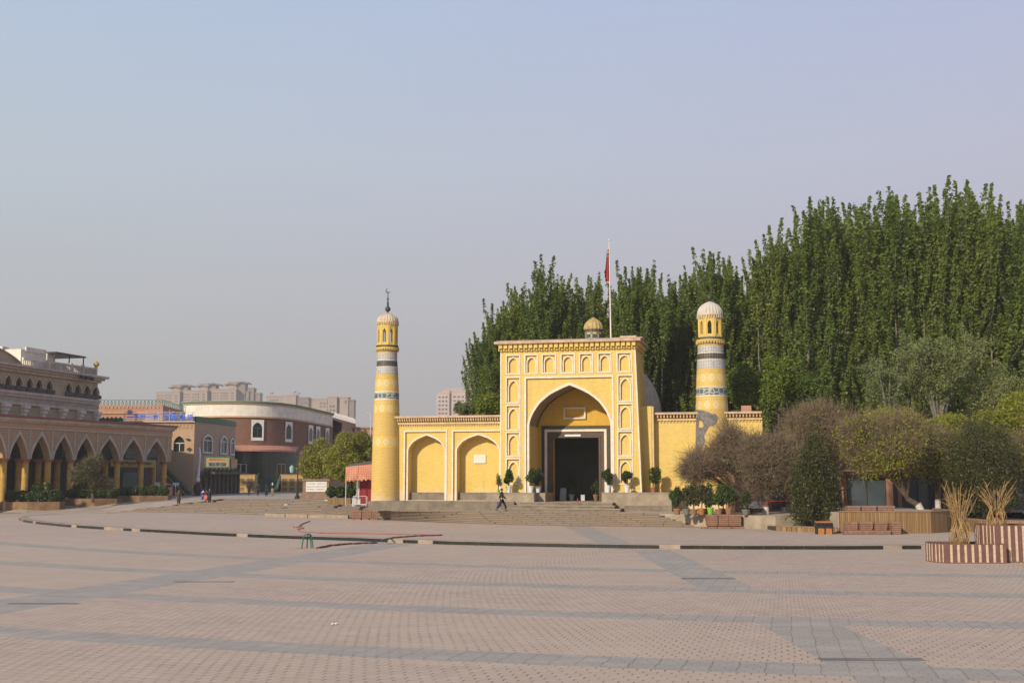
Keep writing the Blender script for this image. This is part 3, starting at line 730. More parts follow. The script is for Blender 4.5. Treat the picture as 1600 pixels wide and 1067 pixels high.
for k in range(6):
    for j in range(7):
        if (k * 7 + j) % 5: mb.box(pu - .40 + j * .115, pu - .40 + j * .115 + .08, LW + 1.012, LW + 1.018, pz + .22 - k * .085, pz + .235 - k * .085)
mb.build('inscription', 'concrete', mosque)
# pier and right side wall
PW, RWL = 1.3, 2.1
p0 = ur_b - .3; p1 = F(1018.5, 700, PW)[0]; _, pzt = F(1012, 634.5, PW)
mb = MB(); mb.box(p0, p1, PW, 4.0, ZB0, pzt, 0); mb.build('pier', 'yellow_brick', mosque)
mb = MB(); mb.box(p1, p1 + .16, PW + .05, PW + .4, zb, pzt - .02, 0); mb.build('pier_edging', 'cream_trim', mosque)
_, rz = F(1055, 644.5, RWL); _, rb_ = F(1055, 656, RWL)
r0 = p1 + .02; r1 = F(1192, 700, RWL)[0]
mb = MB(); mb.box(r0, r1, RWL, RWL + 1.4, ZB0, rz - .18, 0); mb.build('side_wall', 'yellow_brick', mosque)
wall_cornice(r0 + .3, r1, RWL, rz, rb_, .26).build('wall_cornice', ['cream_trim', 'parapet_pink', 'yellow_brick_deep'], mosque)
a, z = F(1142, 640, 4.5); b, _ = F(1176, 640, 4.5)
mb = MB(); mb.box(a, b, 4.5, 8, rz - 1.5, z); mb.box(b - .9, b - .1, 4.2, 4.5, rz - 1.5, z + .3); mb.build('roof_hut', 'pink_brick', mosque)
mb = MB(); mb.box(p1 - .5, p1 + 6, RWL + 1.4, 9, 7.2, rz + .12); mb.build('flat_roof', 'roof_dark', mosque)
# big plastered dome behind
dc, dzb = F(960, 652, 9); dr = F(1034, 652, 9)[0] - dc; _, dzt = F(960, 563, 9)
mb = MB(); pr = [(dr, dzb - 1.0), (dr, dzb)] + [(dr * cos(t), dzb + (dzt - dzb) * sin(t)) for t in np.linspace(0.05, pi / 2, 14)]
mb.lathe(pr, (dc, 9), 40); mb.build('rear_dome', 'dome_plaster', mosque, smooth=True)
# base blocks
def lip(b, x0, x1, y0, y1, z0, z1): b.box(x0, x1, y0, y1, z0, z1 - .07); b.box(x0 - .02, x1 + .03, y0 - .04, y1, z1 - .068, z1)
mb = MB()
q0 = F(581, 784, -1.0)[0]
lip(mb, F(760, 776, -1.5)[0], F(834.5, 776, -1.5)[0], -1.5, 1.0, ZB0, 2.47)
mb.build('platform', 'concrete', mosque); mb = MB()
mb.box(F(834.5, 776, -.3)[0] - .01, F(852, 776, -.3)[0], -.3, DEP - .2, ZB0, 2.44)
mb.build('platform', 'concrete', mosque); mb = MB()
lip(mb, F(940, 776, -1.5)[0], F(1049, 776, -1.5)[0], -1.5, 2.6, ZB0, 2.5)
mb.build('platform', 'concrete', mosque)
mb = MB()
mb.box(q0, F(803, 790, -1.9)[0], -1.9, LW + 1.2, ZB0, 1.76)
mb.build('plinth', 'concrete_dark', mosque); mb = MB()
mb.box(F(975, 795, -2.3)[0], F(1050, 795, -2.3)[0], -2.3, 2.6, ZB0, 1.5)
mb.build('plinth', 'concrete_dark', mosque)
mb = MB()
for k, (xa, xb, y) in enumerate(((792, 969, -3.7), (802, 960, -3.15), (812, 957, -2.6))):
    a = F(xa, 790, y)[0]; b = F(xb, 790, y)[0]; z0_ = 1.0 if k == 0 else 1.0 + .06 + .235 * k
    mb.box(a, b, y, DEP + .5, 1.0, 1.07 + .225 * (k + 1) - .06, 0); mb.box(a - .03, b + .03, y - .05, DEP + .5, 1.07 + .225 * (k + 1) - .058, 1.07 + .225 * (k + 1), 1)
mb.build('door_steps', ['concrete_dark', 'concrete'], mosque)

def tower(cpx, off, Z, label, bandspec, dome_ribs, fin):
    """Z: y-pixel -> height; radii given in pixels"""
    def H(py): return F(cpx, py, off)[1]
    s_ = (F(cpx + 10, 640, off)[0] - F(cpx, 640, off)[0]) / 10
    c = F(cpx, 640, off)[0]
    t = bpy.data.objects.new('tower', None); COL.objects.link(t); t.parent = mosque; t.location = (c, off, 0)
    names = ['tower_brick', 'tile_white', 'tile_lattice', 'tile_teal', 'tile_dots', 'tile_diamond', 'white_trim', 'cream_trim', 'bronze_green']
    mb = MB()
    for (y0, r0, y1, r1, m) in bandspec['shaft']:
        n0 = len(mb.f)
        mb.lathe([(r0 * s_, H(y0)), (r1 * s_, H(y1))], (0, 0), 40, names.index(m), cap=False)
        if m == 'tile_diamond':
            zm = (H(y0) + H(y1)) / 2
            for k in range(n0, len(mb.f)): mb.uv[k] = [(u_, v_ - zm + .28) for u_, v_ in mb.uv[k]]
    mb.build('shaft', names, t, smooth=True)
    mb = MB()
    for (y0, r0, y1, r1, m) in bandspec['cornice']: mb.lathe([(r0 * s_, H(y0)), (r1 * s_, H(y1))], (0, 0), 40, {'y': 0, 'd': 1, 'g': 2}[m])
    yc, rc = bandspec['teeth']
    for k in range(30):
        a_ = 2 * pi * k / 30; mb.boxr((cos(a_) * rc * s_, sin(a_) * rc * s_, H(yc)), .13, .10, .17, a_, 0)
    yg, rg = bandspec['gteeth']
    for k in range(34):
        a_ = 2 * pi * k / 34; mb.boxr((cos(a_) * rg * s_, sin(a_) * rg * s_, H(yg)), .05, .09, .18, a_, 2)
    mb.build('gallery_cornice', ['tower_brick', 'concrete_dark', 'bronze_green'], t)
    # lantern: eight piers with pointed openings
    y0, y1, rl = bandspec['lantern']; zl0, zl1 = H(y0), H(y1); R = rl * s_
    mb = MB(); nside = 8; hw = R * math.tan(pi / nside); 
    for k in range(nside):
        an = 2 * pi * k / nside + pi / 2 - A0 * 0
        sub = MB(); hgt = zl1 - zl0
        ar = arch(0, hw * .42, zl0 + hgt * .14, zl0 + hgt * .6, zl0 + hgt * .80)
        sub.panel(rect(-hw, hw, zl0, zl1), [ar], -R, .28)
        sub.panel(rect(-hw * .8, hw * .8, zl0, zl1), [ar], -R + .28, 0)
        sub.strip([(-hw * .62, zl0 + hgt * .1), (-hw * .62, zl0 + hgt * .88), (hw * .62, zl0 + hgt * .88), (hw * .62, zl0 + hgt * .1)], [(-hw * .72, zl0 + hgt * .06), (-hw * .72, zl0 + hgt * .94), (hw * .72, zl0 + hgt * .94), (hw * .72, zl0 + hgt * .06)], -R - .035, -R - .001)
        ca, sa = cos(an), sin(an)
        sub.v = [(x * ca - y * sa, x * sa + y * ca, z) for x, y, z in sub.v]
        mb.add(sub.v, sub.f, 0)
    mb.lathe([(R * .55, zl0), (R * .55, zl0 + hgt * .12)], (0, 0), 16, 0)
    mb.build('lantern', 'yellow_brick', t)
    ys, yt_, rs = bandspec['dome']; zd0, zd1 = H(ys), H(yt_)
    mb = MB()
    mb.lathe([(rs * s_ * .93, H(y1)), (rs * s_ * 1.0, zd0 - .12), (rs * s_ * 1.03, zd0 - .10), (rs * s_ * 1.03, zd0)], (0, 0), 40, 1)
    for k in range(32):
        a_ = 2 * pi * k / 32; mb.boxr((cos(a_) * rs * s_, sin(a_) * rs * s_, zd0 - .32), .07, .07, .2, a_, 0)
    hh = zd1 - zd0
    pr = [(rs * s_ * r_, zd0 + hh * h_) for r_, h_ in ((1.0, 0), (1.0, .12), (.97, .27), (.90, .44), (.78, .6), (.62, .74), (.42, .86), (.2, .95), (.06, 1.0))]
    mb.lathe(pr, (0, 0), 72, 0, rib=-.05, ribn=24)
    mb.build('dome', [bandspec['domemat'], 'cream_trim'], t, smooth=False)
    mb = MB(); zf = zd1 - .05
    yb_, rb2, ytip = fin['ball'], fin['rb'] * s_, fin['tip']; zbal = H(yb_); ztip = H(ytip)
    mb.lathe([(.10, zf), (.06, zbal - rb2)] + [(max(.05, rb2 * cos(q)), zbal + rb2 * sin(q)) for q in np.linspace(-1.3, 1.3, 9)] + [(.10, zbal + rb2 + .1), (.04, zbal + (ztip - zbal) * .45), (.11, zbal + (ztip - zbal) * .5), (.04, zbal + (ztip - zbal) * .56), (.03, ztip - .25)], (0, 0), 14)
    if fin.get('crescent'):
        pts = [(.02 + .19 * cos(q), 0, ztip - .12 + .19 * sin(q)) for q in np.linspace(radians(100), radians(350), 12)]
        mb.tube(pts, [.01 + .035 * sin(pi * i / 11) for i in range(12)], 6)
    mb.build('finial', 'bronze_green', t, smooth=True)
    return t
LS = dict(shaft=[(790, 21.5, 700, 20.2, 'tower_brick'), (700, 20.2, 682, 20.0, 'tile_diamond'), (682, 20.0, 645, 19.1, 'tower_brick'), (645, 19.1, 633, 18.8, 'tile_diamond'), (633, 18.8, 625.5, 18.5, 'tile_dots'),
                 (625.5, 18.6, 624, 18.6, 'white_trim'), (624, 18.5, 614, 18.1, 'tile_teal'), (614, 18.2, 612.5, 18.2, 'white_trim'), (612.5, 18.0, 606, 17.7, 'tile_dots'), (606, 17.7, 594, 17.1, 'tile_diamond'), (594, 17.1, 585, 16.6, 'tower_brick'),
                 (585, 16.7, 574.5, 16.0, 'tile_white'), (574.5, 16.0, 573.5, 16.0, 'white_trim'), (573.5, 15.8, 564.5, 15.2, 'tile_lattice'), (564.5, 15.3, 563.5, 15.3, 'white_trim'), (563.5, 15.2, 553, 14.8, 'tile_white')],
          cornice=[(553, 14.9, 550, 15.4, 'y'), (549.6, 15.5, 546.5, 16.8, 'd'), (546.3, 17.6, 543.5, 17.8, 'y'), (543.4, 15.6, 540.5, 15.6, 'd')], teeth=(548.8, 16.6), gteeth=(543.6, 16.0), lantern=(540.5, 508, 14.4), dome=(503, 489, 16.2), domemat='dome_plaster')
tower(604, 1.3, None, '', LS, 0, dict(ball=483, rb=4.2, tip=452, crescent=True))
RS = dict(shaft=[(775, 28.5, 640, 25.4, 'tower_brick'), (640, 25.4, 627, 24.9, 'tile_diamond'), (627, 24.9, 620, 24.7, 'tile_dots'), (620, 24.8, 618.5, 24.8, 'white_trim'), (618.5, 24.6, 606.5, 24.2, 'tile_teal'), (606.5, 24.3, 605.5, 24.3, 'white_trim'),
                 (605.5, 24.1, 598, 23.7, 'tile_dots'), (598, 23.7, 585, 23.0, 'tile_diamond'), (585, 23.0, 577, 22.5, 'tower_brick'), (577, 22.6, 563.5, 21.7, 'tile_white'), (563.5, 21.8, 562.5, 21.8, 'white_trim'), (562.5, 21.5, 553.5, 20.9, 'tile_lattice'), (553.5, 21.0, 552.5, 21.0, 'white_trim'), (552.5, 20.8, 541.5, 20.3, 'tile_white')],
          cornice=[(541.5, 20.4, 539, 20.8, 'y'), (538.6, 20.8, 535, 22.4, 'd'), (534.8, 22.8, 531.6, 23.0, 'y'), (531.5, 19.8, 527.5, 19.6, 'd')], teeth=(538, 22), gteeth=(532, 20.2), lantern=(527.5, 496, 18.2), dome=(492, 471, 20.4), domemat='dome_white')
plain('dome_white', (0.62, 0.56, 0.50), 0.8, 0.12, 2)
tr = tower(1112.2, 2.4, None, '', RS, 0, dict(ball=465, rb=4.4, tip=455))
tower_scale = (F(1122.2, 640, 2.4)[0] - F(1112.2, 640, 2.4)[0]) / 10
# bare cement patch where the bricks fell off the right tower
plain('cement_patch', (0.27, 0.25, 0.245), 0.95, 0.35, 3.5, bump=0.02)
def patch(poly, hole=None):
    mb = MB(); vs = []
    pts3 = []
    def onc(px, py):
        u, z = F(px, py, 1.1); rad = (25.4 + (py - 640) * 0.022) * tower_scale + .02
        a_ = max(-.99, min(.99, (px - 1112.2 - (py - 640) * .02) / ((25.4 + (py - 640) * .022)))); th = math.asin(a_)
        th += radians(-8)
        return (rad * sin(th), -rad * cos(th), F(1112.2, py, 2.4)[1])
    polys = [[Vector((a, b, 0)) for a, b in poly]] + ([[Vector((a, b, 0)) for a, b in hole]] if hole else [])
    # grid-fill inside the outline so that it follows the round shaft
    from mathutils.geometry import intersect_point_tri_2d
    def inside(x, y, pl):
        c = False; j = len(pl) - 1
        for i in range(len(pl)):
            if ((pl[i][1] > y) != (pl[j][1] > y)) and x < (pl[j][0] - pl[i][0]) * (y - pl[i][1]) / (pl[j][1] - pl[i][1]) + pl[i][0]: c = not c
            j = i
        return c
    s = .6; x = 1088.5
    rr = random.Random(2)
    while x < 1130:
        y = 636.0
        while y < 712:
            cxp, cyp = x + s / 2 + rr.uniform(-.25, .25), y + s / 2 + rr.uniform(-.25, .25)
            if inside(cxp, cyp, poly) and not (hole and inside(cxp, cyp, hole)):
                mb.quad(onc(x, y + s), onc(x + s, y + s), onc(x + s, y), onc(x, y))
            y += s
        x += s
    return mb
patch([(1090, 640), (1094, 641), (1104, 642), (1112, 645), (1118, 648), (1122, 647), (1127, 653), (1124, 662), (1120, 666), (1113, 668), (1109, 676), (1105, 682), (1108, 690), (1102, 700), (1098, 712), (1089, 712), (1089.5, 670), (1090, 655)],
      [(1096, 657.5), (1102, 659), (1105, 666), (1101, 669), (1096, 668)]).build('cement_patch', 'cement_patch', tr)
# small domed turret on the roof
tcx = 927.3; toff = 6.0
def TH(py): return F(tcx, py, toff)[1]
ts = (F(tcx + 10, 500, toff)[0] - F(tcx, 500, toff)[0]) / 10; tcu = F(tcx, 510, toff)[0]
tt = bpy.data.objects.new('turret', None); COL.objects.link(tt); tt.parent = mosque; tt.location = (tcu, toff, 0)
mb = MB(); mb.lathe([(13 * ts, 12), (13 * ts, TH(521)), (14 * ts, TH(520)), (14 * ts, TH(514.5))], (0, 0), 16, 0, mis=[0, 0, 1])
for k in range(8):
    a_ = 2 * pi * k / 8 + .3
    mb.boxr((cos(a_) * 13 * ts, sin(a_) * 13 * ts, TH(529)), .06, .34, .32, a_, 2)
    mb.boxr((cos(a_ + .39) * 13 * ts, sin(a_ + .39) * 13 * ts, TH(531)), .07, .2, .55, a_ + .39, 3)
mb.build('drum', ['yellow_brick', 'tile_lattice', 'interior', 'tile_teal'], tt)
mb = MB(); z0_, z1_ = TH(513.5), TH(496); R = 15 * ts
mb.lathe([(R, z0_ - .1)] + [(R * r_, z0_ + (z1_ - z0_) * h_) for r_, h_ in ((1.03, 0), (1.0, .2), (.9, .42), (.7, .63), (.45, .8), (.2, .93), (.08, 1.0))], (0, 0), 48, rib=-.08, ribn=16)
plain('turret_tile', (0.60, 0.43, 0.16), 0.7, 0.25, 4)
mb.build('dome', 'turret_tile', tt)
mb = MB(); zb_ = TH(490); mb.lathe([(.08, z1_ - .05), (.05, zb_ - .2)] + [(max(.04, .19 * cos(q)), zb_ + .19 * sin(q)) for q in np.linspace(-1.3, 1.3, 7)] + [(.05, zb_ + .3), (.02, TH(474))], (0, 0), 12)
mb.build('finial', 'bronze_green', tt, smooth=True)
# flagpole
fx, fz0 = F(954.5, 529, 2.5); _, fz1 = F(953.5, 376, 2.5); fw = MQ.w(fx, 2.5)
fl = thing('flagpole', 'tall slim white flagpole with a limp red flag on the gatehouse roof', 'flagpole', (*fw, zt))
mb = MB(); mb.tube([(0, 0, 0), (-.07, 0, fz1 - zt)], [.07, .035], 8); mb.lathe([(.09, fz1 - zt), (.09, fz1 - zt + .1)], (-.07, 0), 8); mb.build('pole', 'pole_white', fl)
mb = MB(); zt_f = F(950, 388, 2.5)[1] - zt; zb_f = F(950, 440, 2.5)[1] - zt
vs = []; nr = 14
for i in range(nr + 1):
    f_ = i / nr; zz = zt_f + (zb_f - zt_f) * f_
    for j in range(7):
        g_ = j / 6; wd = (.18 + .26 * f_) * (1 - .25 * (f_ > .9))
        vs.append((-.07 - g_ * wd, .09 * sin(g_ * 9 + f_ * 2), zz - g_ * .25 * (1 - f_)))
mb.add(vs, [(i * 7 + j, i * 7 + j + 1, (i + 1) * 7 + j + 1, (i + 1) * 7 + j) for i in range(nr) for j in range(6)])
fo = mb.build('flag', 'flag_red', fl, smooth=True)
for zz, sz in ((zt_f - .45, .085), (zt_f - .75, .05)): mb = MB(); mb.box(-.07 - .16, -.07 - .16 + sz, -.12, -.10, zz, zz + sz * 2); mb.build('star', 'flag_yellow', fo)

# ------------------------------------------------------------------ vegetation
def leafcloud(pts, size, rng, up=0.0, aspect=0.62):
    """pts (n,3) -> one diamond leaf each; arrays of verts/faces"""
    n = len(pts); d = rng.normal(size=(n, 3)); d[:, 2] += up; d /= np.linalg.norm(d, axis=1)[:, None] + 1e-9
    e = rng.normal(size=(n, 3)); e -= (e * d).sum(1)[:, None] * d; e /= np.linalg.norm(e, axis=1)[:, None] + 1e-9
    s = (size * rng.uniform(.6, 1.35, n))[:, None]
    v = np.empty((n, 4, 3)); v[:, 0] = pts - d * s; v[:, 1] = pts + e * s * aspect; v[:, 2] = pts + d * s; v[:, 3] = pts - e * s * aspect
    return v.reshape(-1, 3)
def twigcloud(p0, dr, length, width, rng, bend=.25):
    """thin curved twigs, two tapering segments each"""
    n = len(p0); sd = np.cross(dr, rng.normal(size=(n, 3))); sd /= np.linalg.norm(sd, axis=1)[:, None] + 1e-9
    L = (length * rng.uniform(.5, 1.2, n))[:, None]; w = width * .5
    pm = p0 + dr * L * .5 + rng.normal(size=(n, 3)) * L * bend * .16; p1 = p0 + dr * L + rng.normal(size=(n, 3)) * L * bend * .3
    v = np.empty((n * 2, 4, 3)); v[:n, 0] = p0 - sd * w; v[:n, 1] = p0 + sd * w; v[:n, 2] = pm + sd * w * .75; v[:n, 3] = pm - sd * w * .75
    v[n:, 0] = pm - sd * w * .75; v[n:, 1] = pm + sd * w * .75; v[n:, 2] = p1 + sd * w * .3; v[n:, 3] = p1 - sd * w * .3
    return v.reshape(-1, 3)
def quadmesh(name, V, mats, idx=None):
    V = np.asarray(V, dtype=np.float32); n = len(V) // 4
    me = bpy.data.meshes.new(name); me.vertices.add(n * 4); me.vertices.foreach_set('co', V.ravel())
    me.loops.add(n * 4); me.loops.foreach_set('vertex_index', np.arange(n * 4, dtype=np.int32))
    me.polygons.add(n); me.polygons.foreach_set('loop_start', np.arange(0, n * 4, 4, dtype=np.int32))
    try: me.polygons.foreach_set('loop_total', np.full(n, 4, dtype=np.int32))
    except Exception: pass
    for m in mats: me.materials.append(M[m])
    if idx is not None: me.polygons.foreach_set('material_index', np.asarray(idx, dtype=np.int32))
    me.update(calc_edges=True)
    return me
def link(name, me, parent=None, loc=None):
    o = bpy.data.objects.new(name, me); COL.objects.link(o)
    if parent: o.parent = parent
    if loc: o.location = loc
    return o
def limbs(mb, base, top, r0, rng, nb=7, spread=2.0, start=.3, mi=0, curve=.3, r1=.25):
    """tapered trunk with side limbs, returns tips"""
    base, top = Vector(base), Vector(top); pts = []; tips = []
    for i in range(7):
        f = i / 6; p = base.lerp(top, f) + Vector((rng.uniform(-1, 1), rng.uniform(-1, 1), 0)) * curve * f * (1 - f) * 2; pts.append(p)
    mb.tube(pts, [r0 * (1 - (1 - r1) * i / 6) for i in range(7)], 8, mi)
    H_ = (top - base).length
    for k in range(nb):
        f = start + (1 - start) * (k + rng.uniform(0, 1)) / nb; i = min(5, int(f * 6)); p = pts[i].lerp(pts[i + 1], f * 6 - i)
        a = rng.uniform(0, 2 * pi); d = Vector((cos(a), sin(a), rng.uniform(.5, 1.3))).normalized(); L = spread * rng.uniform(.6, 1.1)
        q = [p, p + d * L * .4 + Vector((0, 0, .1)), p + d * L * .75 + Vector((rng.uniform(-.2, .2), rng.uniform(-.2, .2), .25)), p + d * L + Vector((0, 0, .5))]
        rr_ = r0 * (1 - .7 * f) * .5; mb.tube(q, [rr_, rr_ * .7, rr_ * .45, rr_ * .2], 5, mi); tips.append(q[-1])
    return tips
# poplars: ascending leafy spires
def poplar_proto(seed, H=25.0, shoots=80, wide=2.4):
    """several leaders; short leafy branches leave them at all heights and sweep upwards, each ending in its own tip"""
    rng = np.random.default_rng(seed); rd = random.Random(seed)
    mb = MB(); lead = []
    for k in range(rd.choice((3, 4, 4, 5))):
        a = rd.uniform(0, 2 * pi); rr_ = 0 if k == 0 else rd.uniform(.5, 1.3); top = H * (1.0 if k == 0 else rd.uniform(.78, .97)); ln = rd.uniform(-.6, .6)
        P_ = [Vector((cos(a) * rr_ * min(1, f * 2) + ln * f * f + rd.uniform(-.08, .08), sin(a) * rr_ * min(1, f * 2), top * f)) for f in (0, .15, .3, .45, .6, .75, .88, 1)]
        mb.tube([tuple(p) for p in P_], [.2, .16, .13, .10, .08, .055, .03, .01] if k == 0 else [.12, .11, .09, .07, .05, .035, .02, .008], 6, cap=False); lead.append((P_, top))
    V = []
    def spray(p0, p1, p2, L, r0):
        n = int(L * 58); f = rng.uniform(0, 1, n) ** .85
        a_, b_, c_ = [np.array(q)[None, :] for q in (p0, p1, p2)]; g = f[:, None]
        c = a_ * (1 - g) ** 2 + 2 * b_ * g * (1 - g) + c_ * g ** 2
        rad = (r0 * (1.05 - .8 * f ** 1.6))[:, None]
        V.append(leafcloud(c + rng.normal(size=(n, 3)) * rad * .6, .108, rng, .3, .78))
    for P_, top in lead:      # leafy tips of the leaders
        spray(P_[-3], P_[-2], P_[-1] + Vector((0, 0, .3)), top * .27, .34)
    for k in range(shoots):
        P_, top = lead[rd.randrange(len(lead))]; f = rd.uniform(.07, .90); x = f * 7; i0 = min(6, int(x)); b = P_[i0].lerp(P_[i0 + 1], x - i0)
        a = rd.uniform(0, 2 * pi); L = rd.uniform(2.6, 6.8) * (1.15 - .45 * f); tilt = rd.uniform(.12, .50) * (1.2 - .4 * f)
        d = Vector((cos(a) * sin(tilt), sin(a) * sin(tilt), cos(tilt)))
        e = b + d * L + Vector((rd.uniform(-.2, .2), rd.uniform(-.2, .2), L * .12)); m_ = b + Vector((cos(a), sin(a), 0)) * L * sin(tilt) * .75 + Vector((0, 0, L * .38))
        mb.tube([tuple(b), tuple((b + m_) / 2), tuple(m_.lerp(e, .2)), tuple(m_.lerp(e, .55))], [.035, .028, .018, .006], 4, cap=False)
        spray(b, m_, e, L, rd.uniform(.24, .44))
    V = np.concatenate(V); kz = H / V[:, 2].max(); V[:, 2] *= kz; mb.v = [(x_, y_, z_ * kz) for x_, y_, z_ in mb.v]
    return mb, quadmesh('crown', V, ['poplar_leaf'])
protos = []
for s_ in range(6):
    mbp, crown = poplar_proto(100 + s_, 25.0, 76 + s_ % 3 * 8, 2.2)
    protos.append((mbp, crown, None))
TRK = []
for mbp, crown, _ in protos:
    o = mbp.build('trunk', 'poplar_bark'); TRK.append(o.data); bpy.data.objects.remove(o)
PROF = [(735, 560), (752, 515), (765, 470), (800, 442), (828, 425), (845, 400), (862, 425), (880, 422), (903, 428), (925, 417), (945, 452), (980, 412), (1010, 405), (1040, 432), (1075, 420), (1093, 395), (1110, 388), (1145, 396), (1175, 425), (1195, 370), (1206, 348), (1225, 385), (1255, 310), (1290, 312), (1330, 310), (1370, 316), (1400, 292), (1430, 330), (1465, 284), (1495, 292), (1520, 280), (1555, 322), (1592, 306), (1640, 312), (1700, 320)]
PX = [q[0] for q in PROF]; PY = [q[1] for q in PROF]
pop = []; rd = random.Random(11)
x = 772
while x < 1660:
    pop.append((x + rd.uniform(-7, 7), 112 + rd.uniform(-1.5, 2.5), rd.choice((0, 0, 8)))); x += 31 if x < 1180 else 28
for q in ((758, 111, 10), (780, 108.5, 60), (1290, 107, 60), (1365, 107.5, 80), (1435, 107, 40), (1560, 107, 40), (1500, 107, 90)): pop.append(q)
x = 760
while x < 1660:
    pop.append((x + rd.uniform(-9, 9), 120 + rd.uniform(-2, 2), 4)); x += 36
x = 790
while x < 1660:
    pop.append((x + rd.uniform(-9, 9), 128 + rd.uniform(-2, 2), 7)); x += 44
for q in ((1206, 108.5), (845, 109), (1110, 109), (1255, 107), (1400, 107.5), (1465, 106), (1520, 105.5), (1592, 106), (1330, 108), (980, 110)): pop.append((*q, -2))
pop.sort()
ordn = lambda n: '%d%s' % (n, 'th' if 10 <= n % 100 <= 20 else {1: 'st', 2: 'nd', 3: 'rd'}.get(n % 10, 'th'))
for i, (px, Y, lower) in enumerate(pop):
    py = float(np.interp(px, PX, PY)) + lower + rd.uniform(-5, 9) * (lower >= 0)
    X, zt_ = P(px, py, Y); k = rd.randrange(6)
    t = thing('poplar_tree', 'tall green poplar behind the mosque, %s poplar counted from the left' % ordn(i + 1), 'tree', (X, Y, 0.9), rd.uniform(0, 6.28), 'poplars behind the mosque')
    sc = (zt_ - .9) / 25.0; t.scale = (max(.8, sc * 1.12), max(.8, sc * 1.12), sc)
    link('trunk', TRK[k], t); link('crown', protos[k][1], t)

def blob_points(rng, blobs, n, shell=.55):
    """points in ellipsoidal clumps: blobs = (x,y,z,rx,ry,rz)"""
    B = np.array(blobs); w = B[:, 3] * B[:, 4] * B[:, 5]; w = w ** .75; idx = rng.choice(len(B), n, p=w / w.sum())
    d = rng.normal(size=(n, 3)); d /= np.linalg.norm(d, axis=1)[:, None]; r = rng.uniform(shell, 1.0, n) ** .6
    return B[idx, :3] + d * r[:, None] * B[idx, 3:], d
def round_tree(name, label, X, Y, zb_, w, ztop, mat, seed, n=9000, leaf=.11, trunk='bark', clumps=26, group=None, zlow=None, kind='tree', lean=0, paint=False, twig=0):
    rng = np.random.default_rng(seed); rd_ = random.Random(seed)
    t = thing(name, label, kind, (X, Y, zb_), 0, group)
    H = ztop - zb_; zl = (zlow - zb_) if zlow is not None else H * .3
    cz = (zl + H) / 2; rz = (H - zl) / 2; rx = w / 2
    mb = MB(); lm = Vector((lean, 0, 0))
    tips = limbs(mb, (-lean, 0, 0), (lean * .3, 0, cz + rz * .5), max(.09, w * .035), rd_, 9, rx * .8, .35)
    mb.build('trunk', trunk, t)
    if paint:
        mb = MB(); mb.tube([(-lean, 0, 0), (-lean * .75, 0, H * .12), (-lean * .62, 0, min(1.1, H * .2))], max(.09, w * .035) + .03, 10); mb.build('whitewash', 'whitewash', t)
    bl = []
    for k in range(clumps):
        d = Vector([rd_.gauss(0, 1) for _ in range(3)]).normalized() * rd_.uniform(.35, .82)
        s = rd_.uniform(.22, .40)
        bl.append((d.x * rx, d.y * rx * .9, cz + d.z * rz, s * rx, s * rx, s * rz * 1.05))
    pts, d = blob_points(rng, bl, n)
    pts = pts + rng.normal(size=pts.shape) * w * .018 * (rng.uniform(size=(len(pts), 1)) < .35) * 2.2
    V = [leafcloud(pts, leaf, rng)]; idx = np.zeros(n, int); mats = [mat]
    if twig:
        pt, dd = blob_points(rng, bl, twig, .2); dr = pt - np.array([0, 0, cz - rz * .6]); dr /= np.linalg.norm(dr, axis=1)[:, None]; dr += rng.normal(size=dr.shape) * .45; dr /= np.linalg.norm(dr, axis=1)[:, None]
        V.append(twigcloud(pt, dr, .6, .022, rng)); idx = np.concatenate([idx, np.ones(twig * 2, int)]); mats.append('twig_brown')
    link('crown', quadmesh('crown', np.concatenate(V), mats, idx), t)
    return t
def feather_tree(label, X, Y, zb_, w, ztop, zlow, mat, seed, branches=110, group=None, name='willow_tree'):
    """loose tree of long up-sweeping leafy branches with ragged tips"""
    rng = np.random.default_rng(seed); rd_ = random.Random(seed); t = thing(name, label, 'tree', (X, Y, zb_), 0, group)
    H = ztop - zb_; zl = zlow - zb_; rx = w / 2; fork = Vector((0, 0, max(1.2, zl * .8))); mb = MB()
    mb.tube([(0, 0, 0), (.1, 0, fork.z * .5), tuple(fork)], [.32, .28, .22], 8); V = []
    mains = []
    for k in range(11):
        a = rd_.uniform(0, 2 * pi); rr_ = sqrt(rd_.uniform(.05, 1)) * .62; e = Vector((cos(a) * rx * rr_, sin(a) * rx * rr_, zl + (H - zl) * rd_.uniform(.35, .75) * (1.15 - .5 * rr_)))
        m_ = fork.lerp(e, .5) + Vector((0, 0, .3)); mb.tube([tuple(fork), tuple(m_), tuple(e)], [.16, .10, .05], 6); mains.append((m_, e))
    for k in range(branches):
        m_, e = rd_.choice(mains); b = m_.lerp(e, rd_.uniform(-.3, 1)); d = Vector((b.x / rx + rd_.gauss(0, .45), b.y / rx + rd_.gauss(0, .45), rd_.uniform(.15, 1.15))).normalized()
        L = rd_.uniform(.22, .42) * w * .5 + .8; p2 = b + d * L + Vector((0, 0, -.1 * L)); p1 = b + d * L * .55 + Vector((0, 0, .12 * L))
        p2.z = max(p2.z, zl * .8)
        mb.tube([tuple(b), tuple(p1), tuple(p1.lerp(p2, .6))], [.03, .018, .006], 4, cap=False)
        n = int(L * 70); f = rng.uniform(.05, 1, n); g = f[:, None]; c = np.array(b)[None] * (1 - g) ** 2 + 2 * np.array(p1)[None] * g * (1 - g) + np.array(p2)[None] * g ** 2
        V.append(leafcloud(c + rng.normal(size=(n, 3)) * (.34 * (1.1 - .75 * f))[:, None], .10, rng, .1, .42))
    V = np.concatenate(V); kz = H / V[:, 2].max(); V[:, 2] *= kz; mb.v = [(x_, y_, z_ * kz) for x_, y_, z_ in mb.v]
    mb.build('trunk', 'poplar_bark', t); link('crown', quadmesh('crown', V, [mat]), t); return t
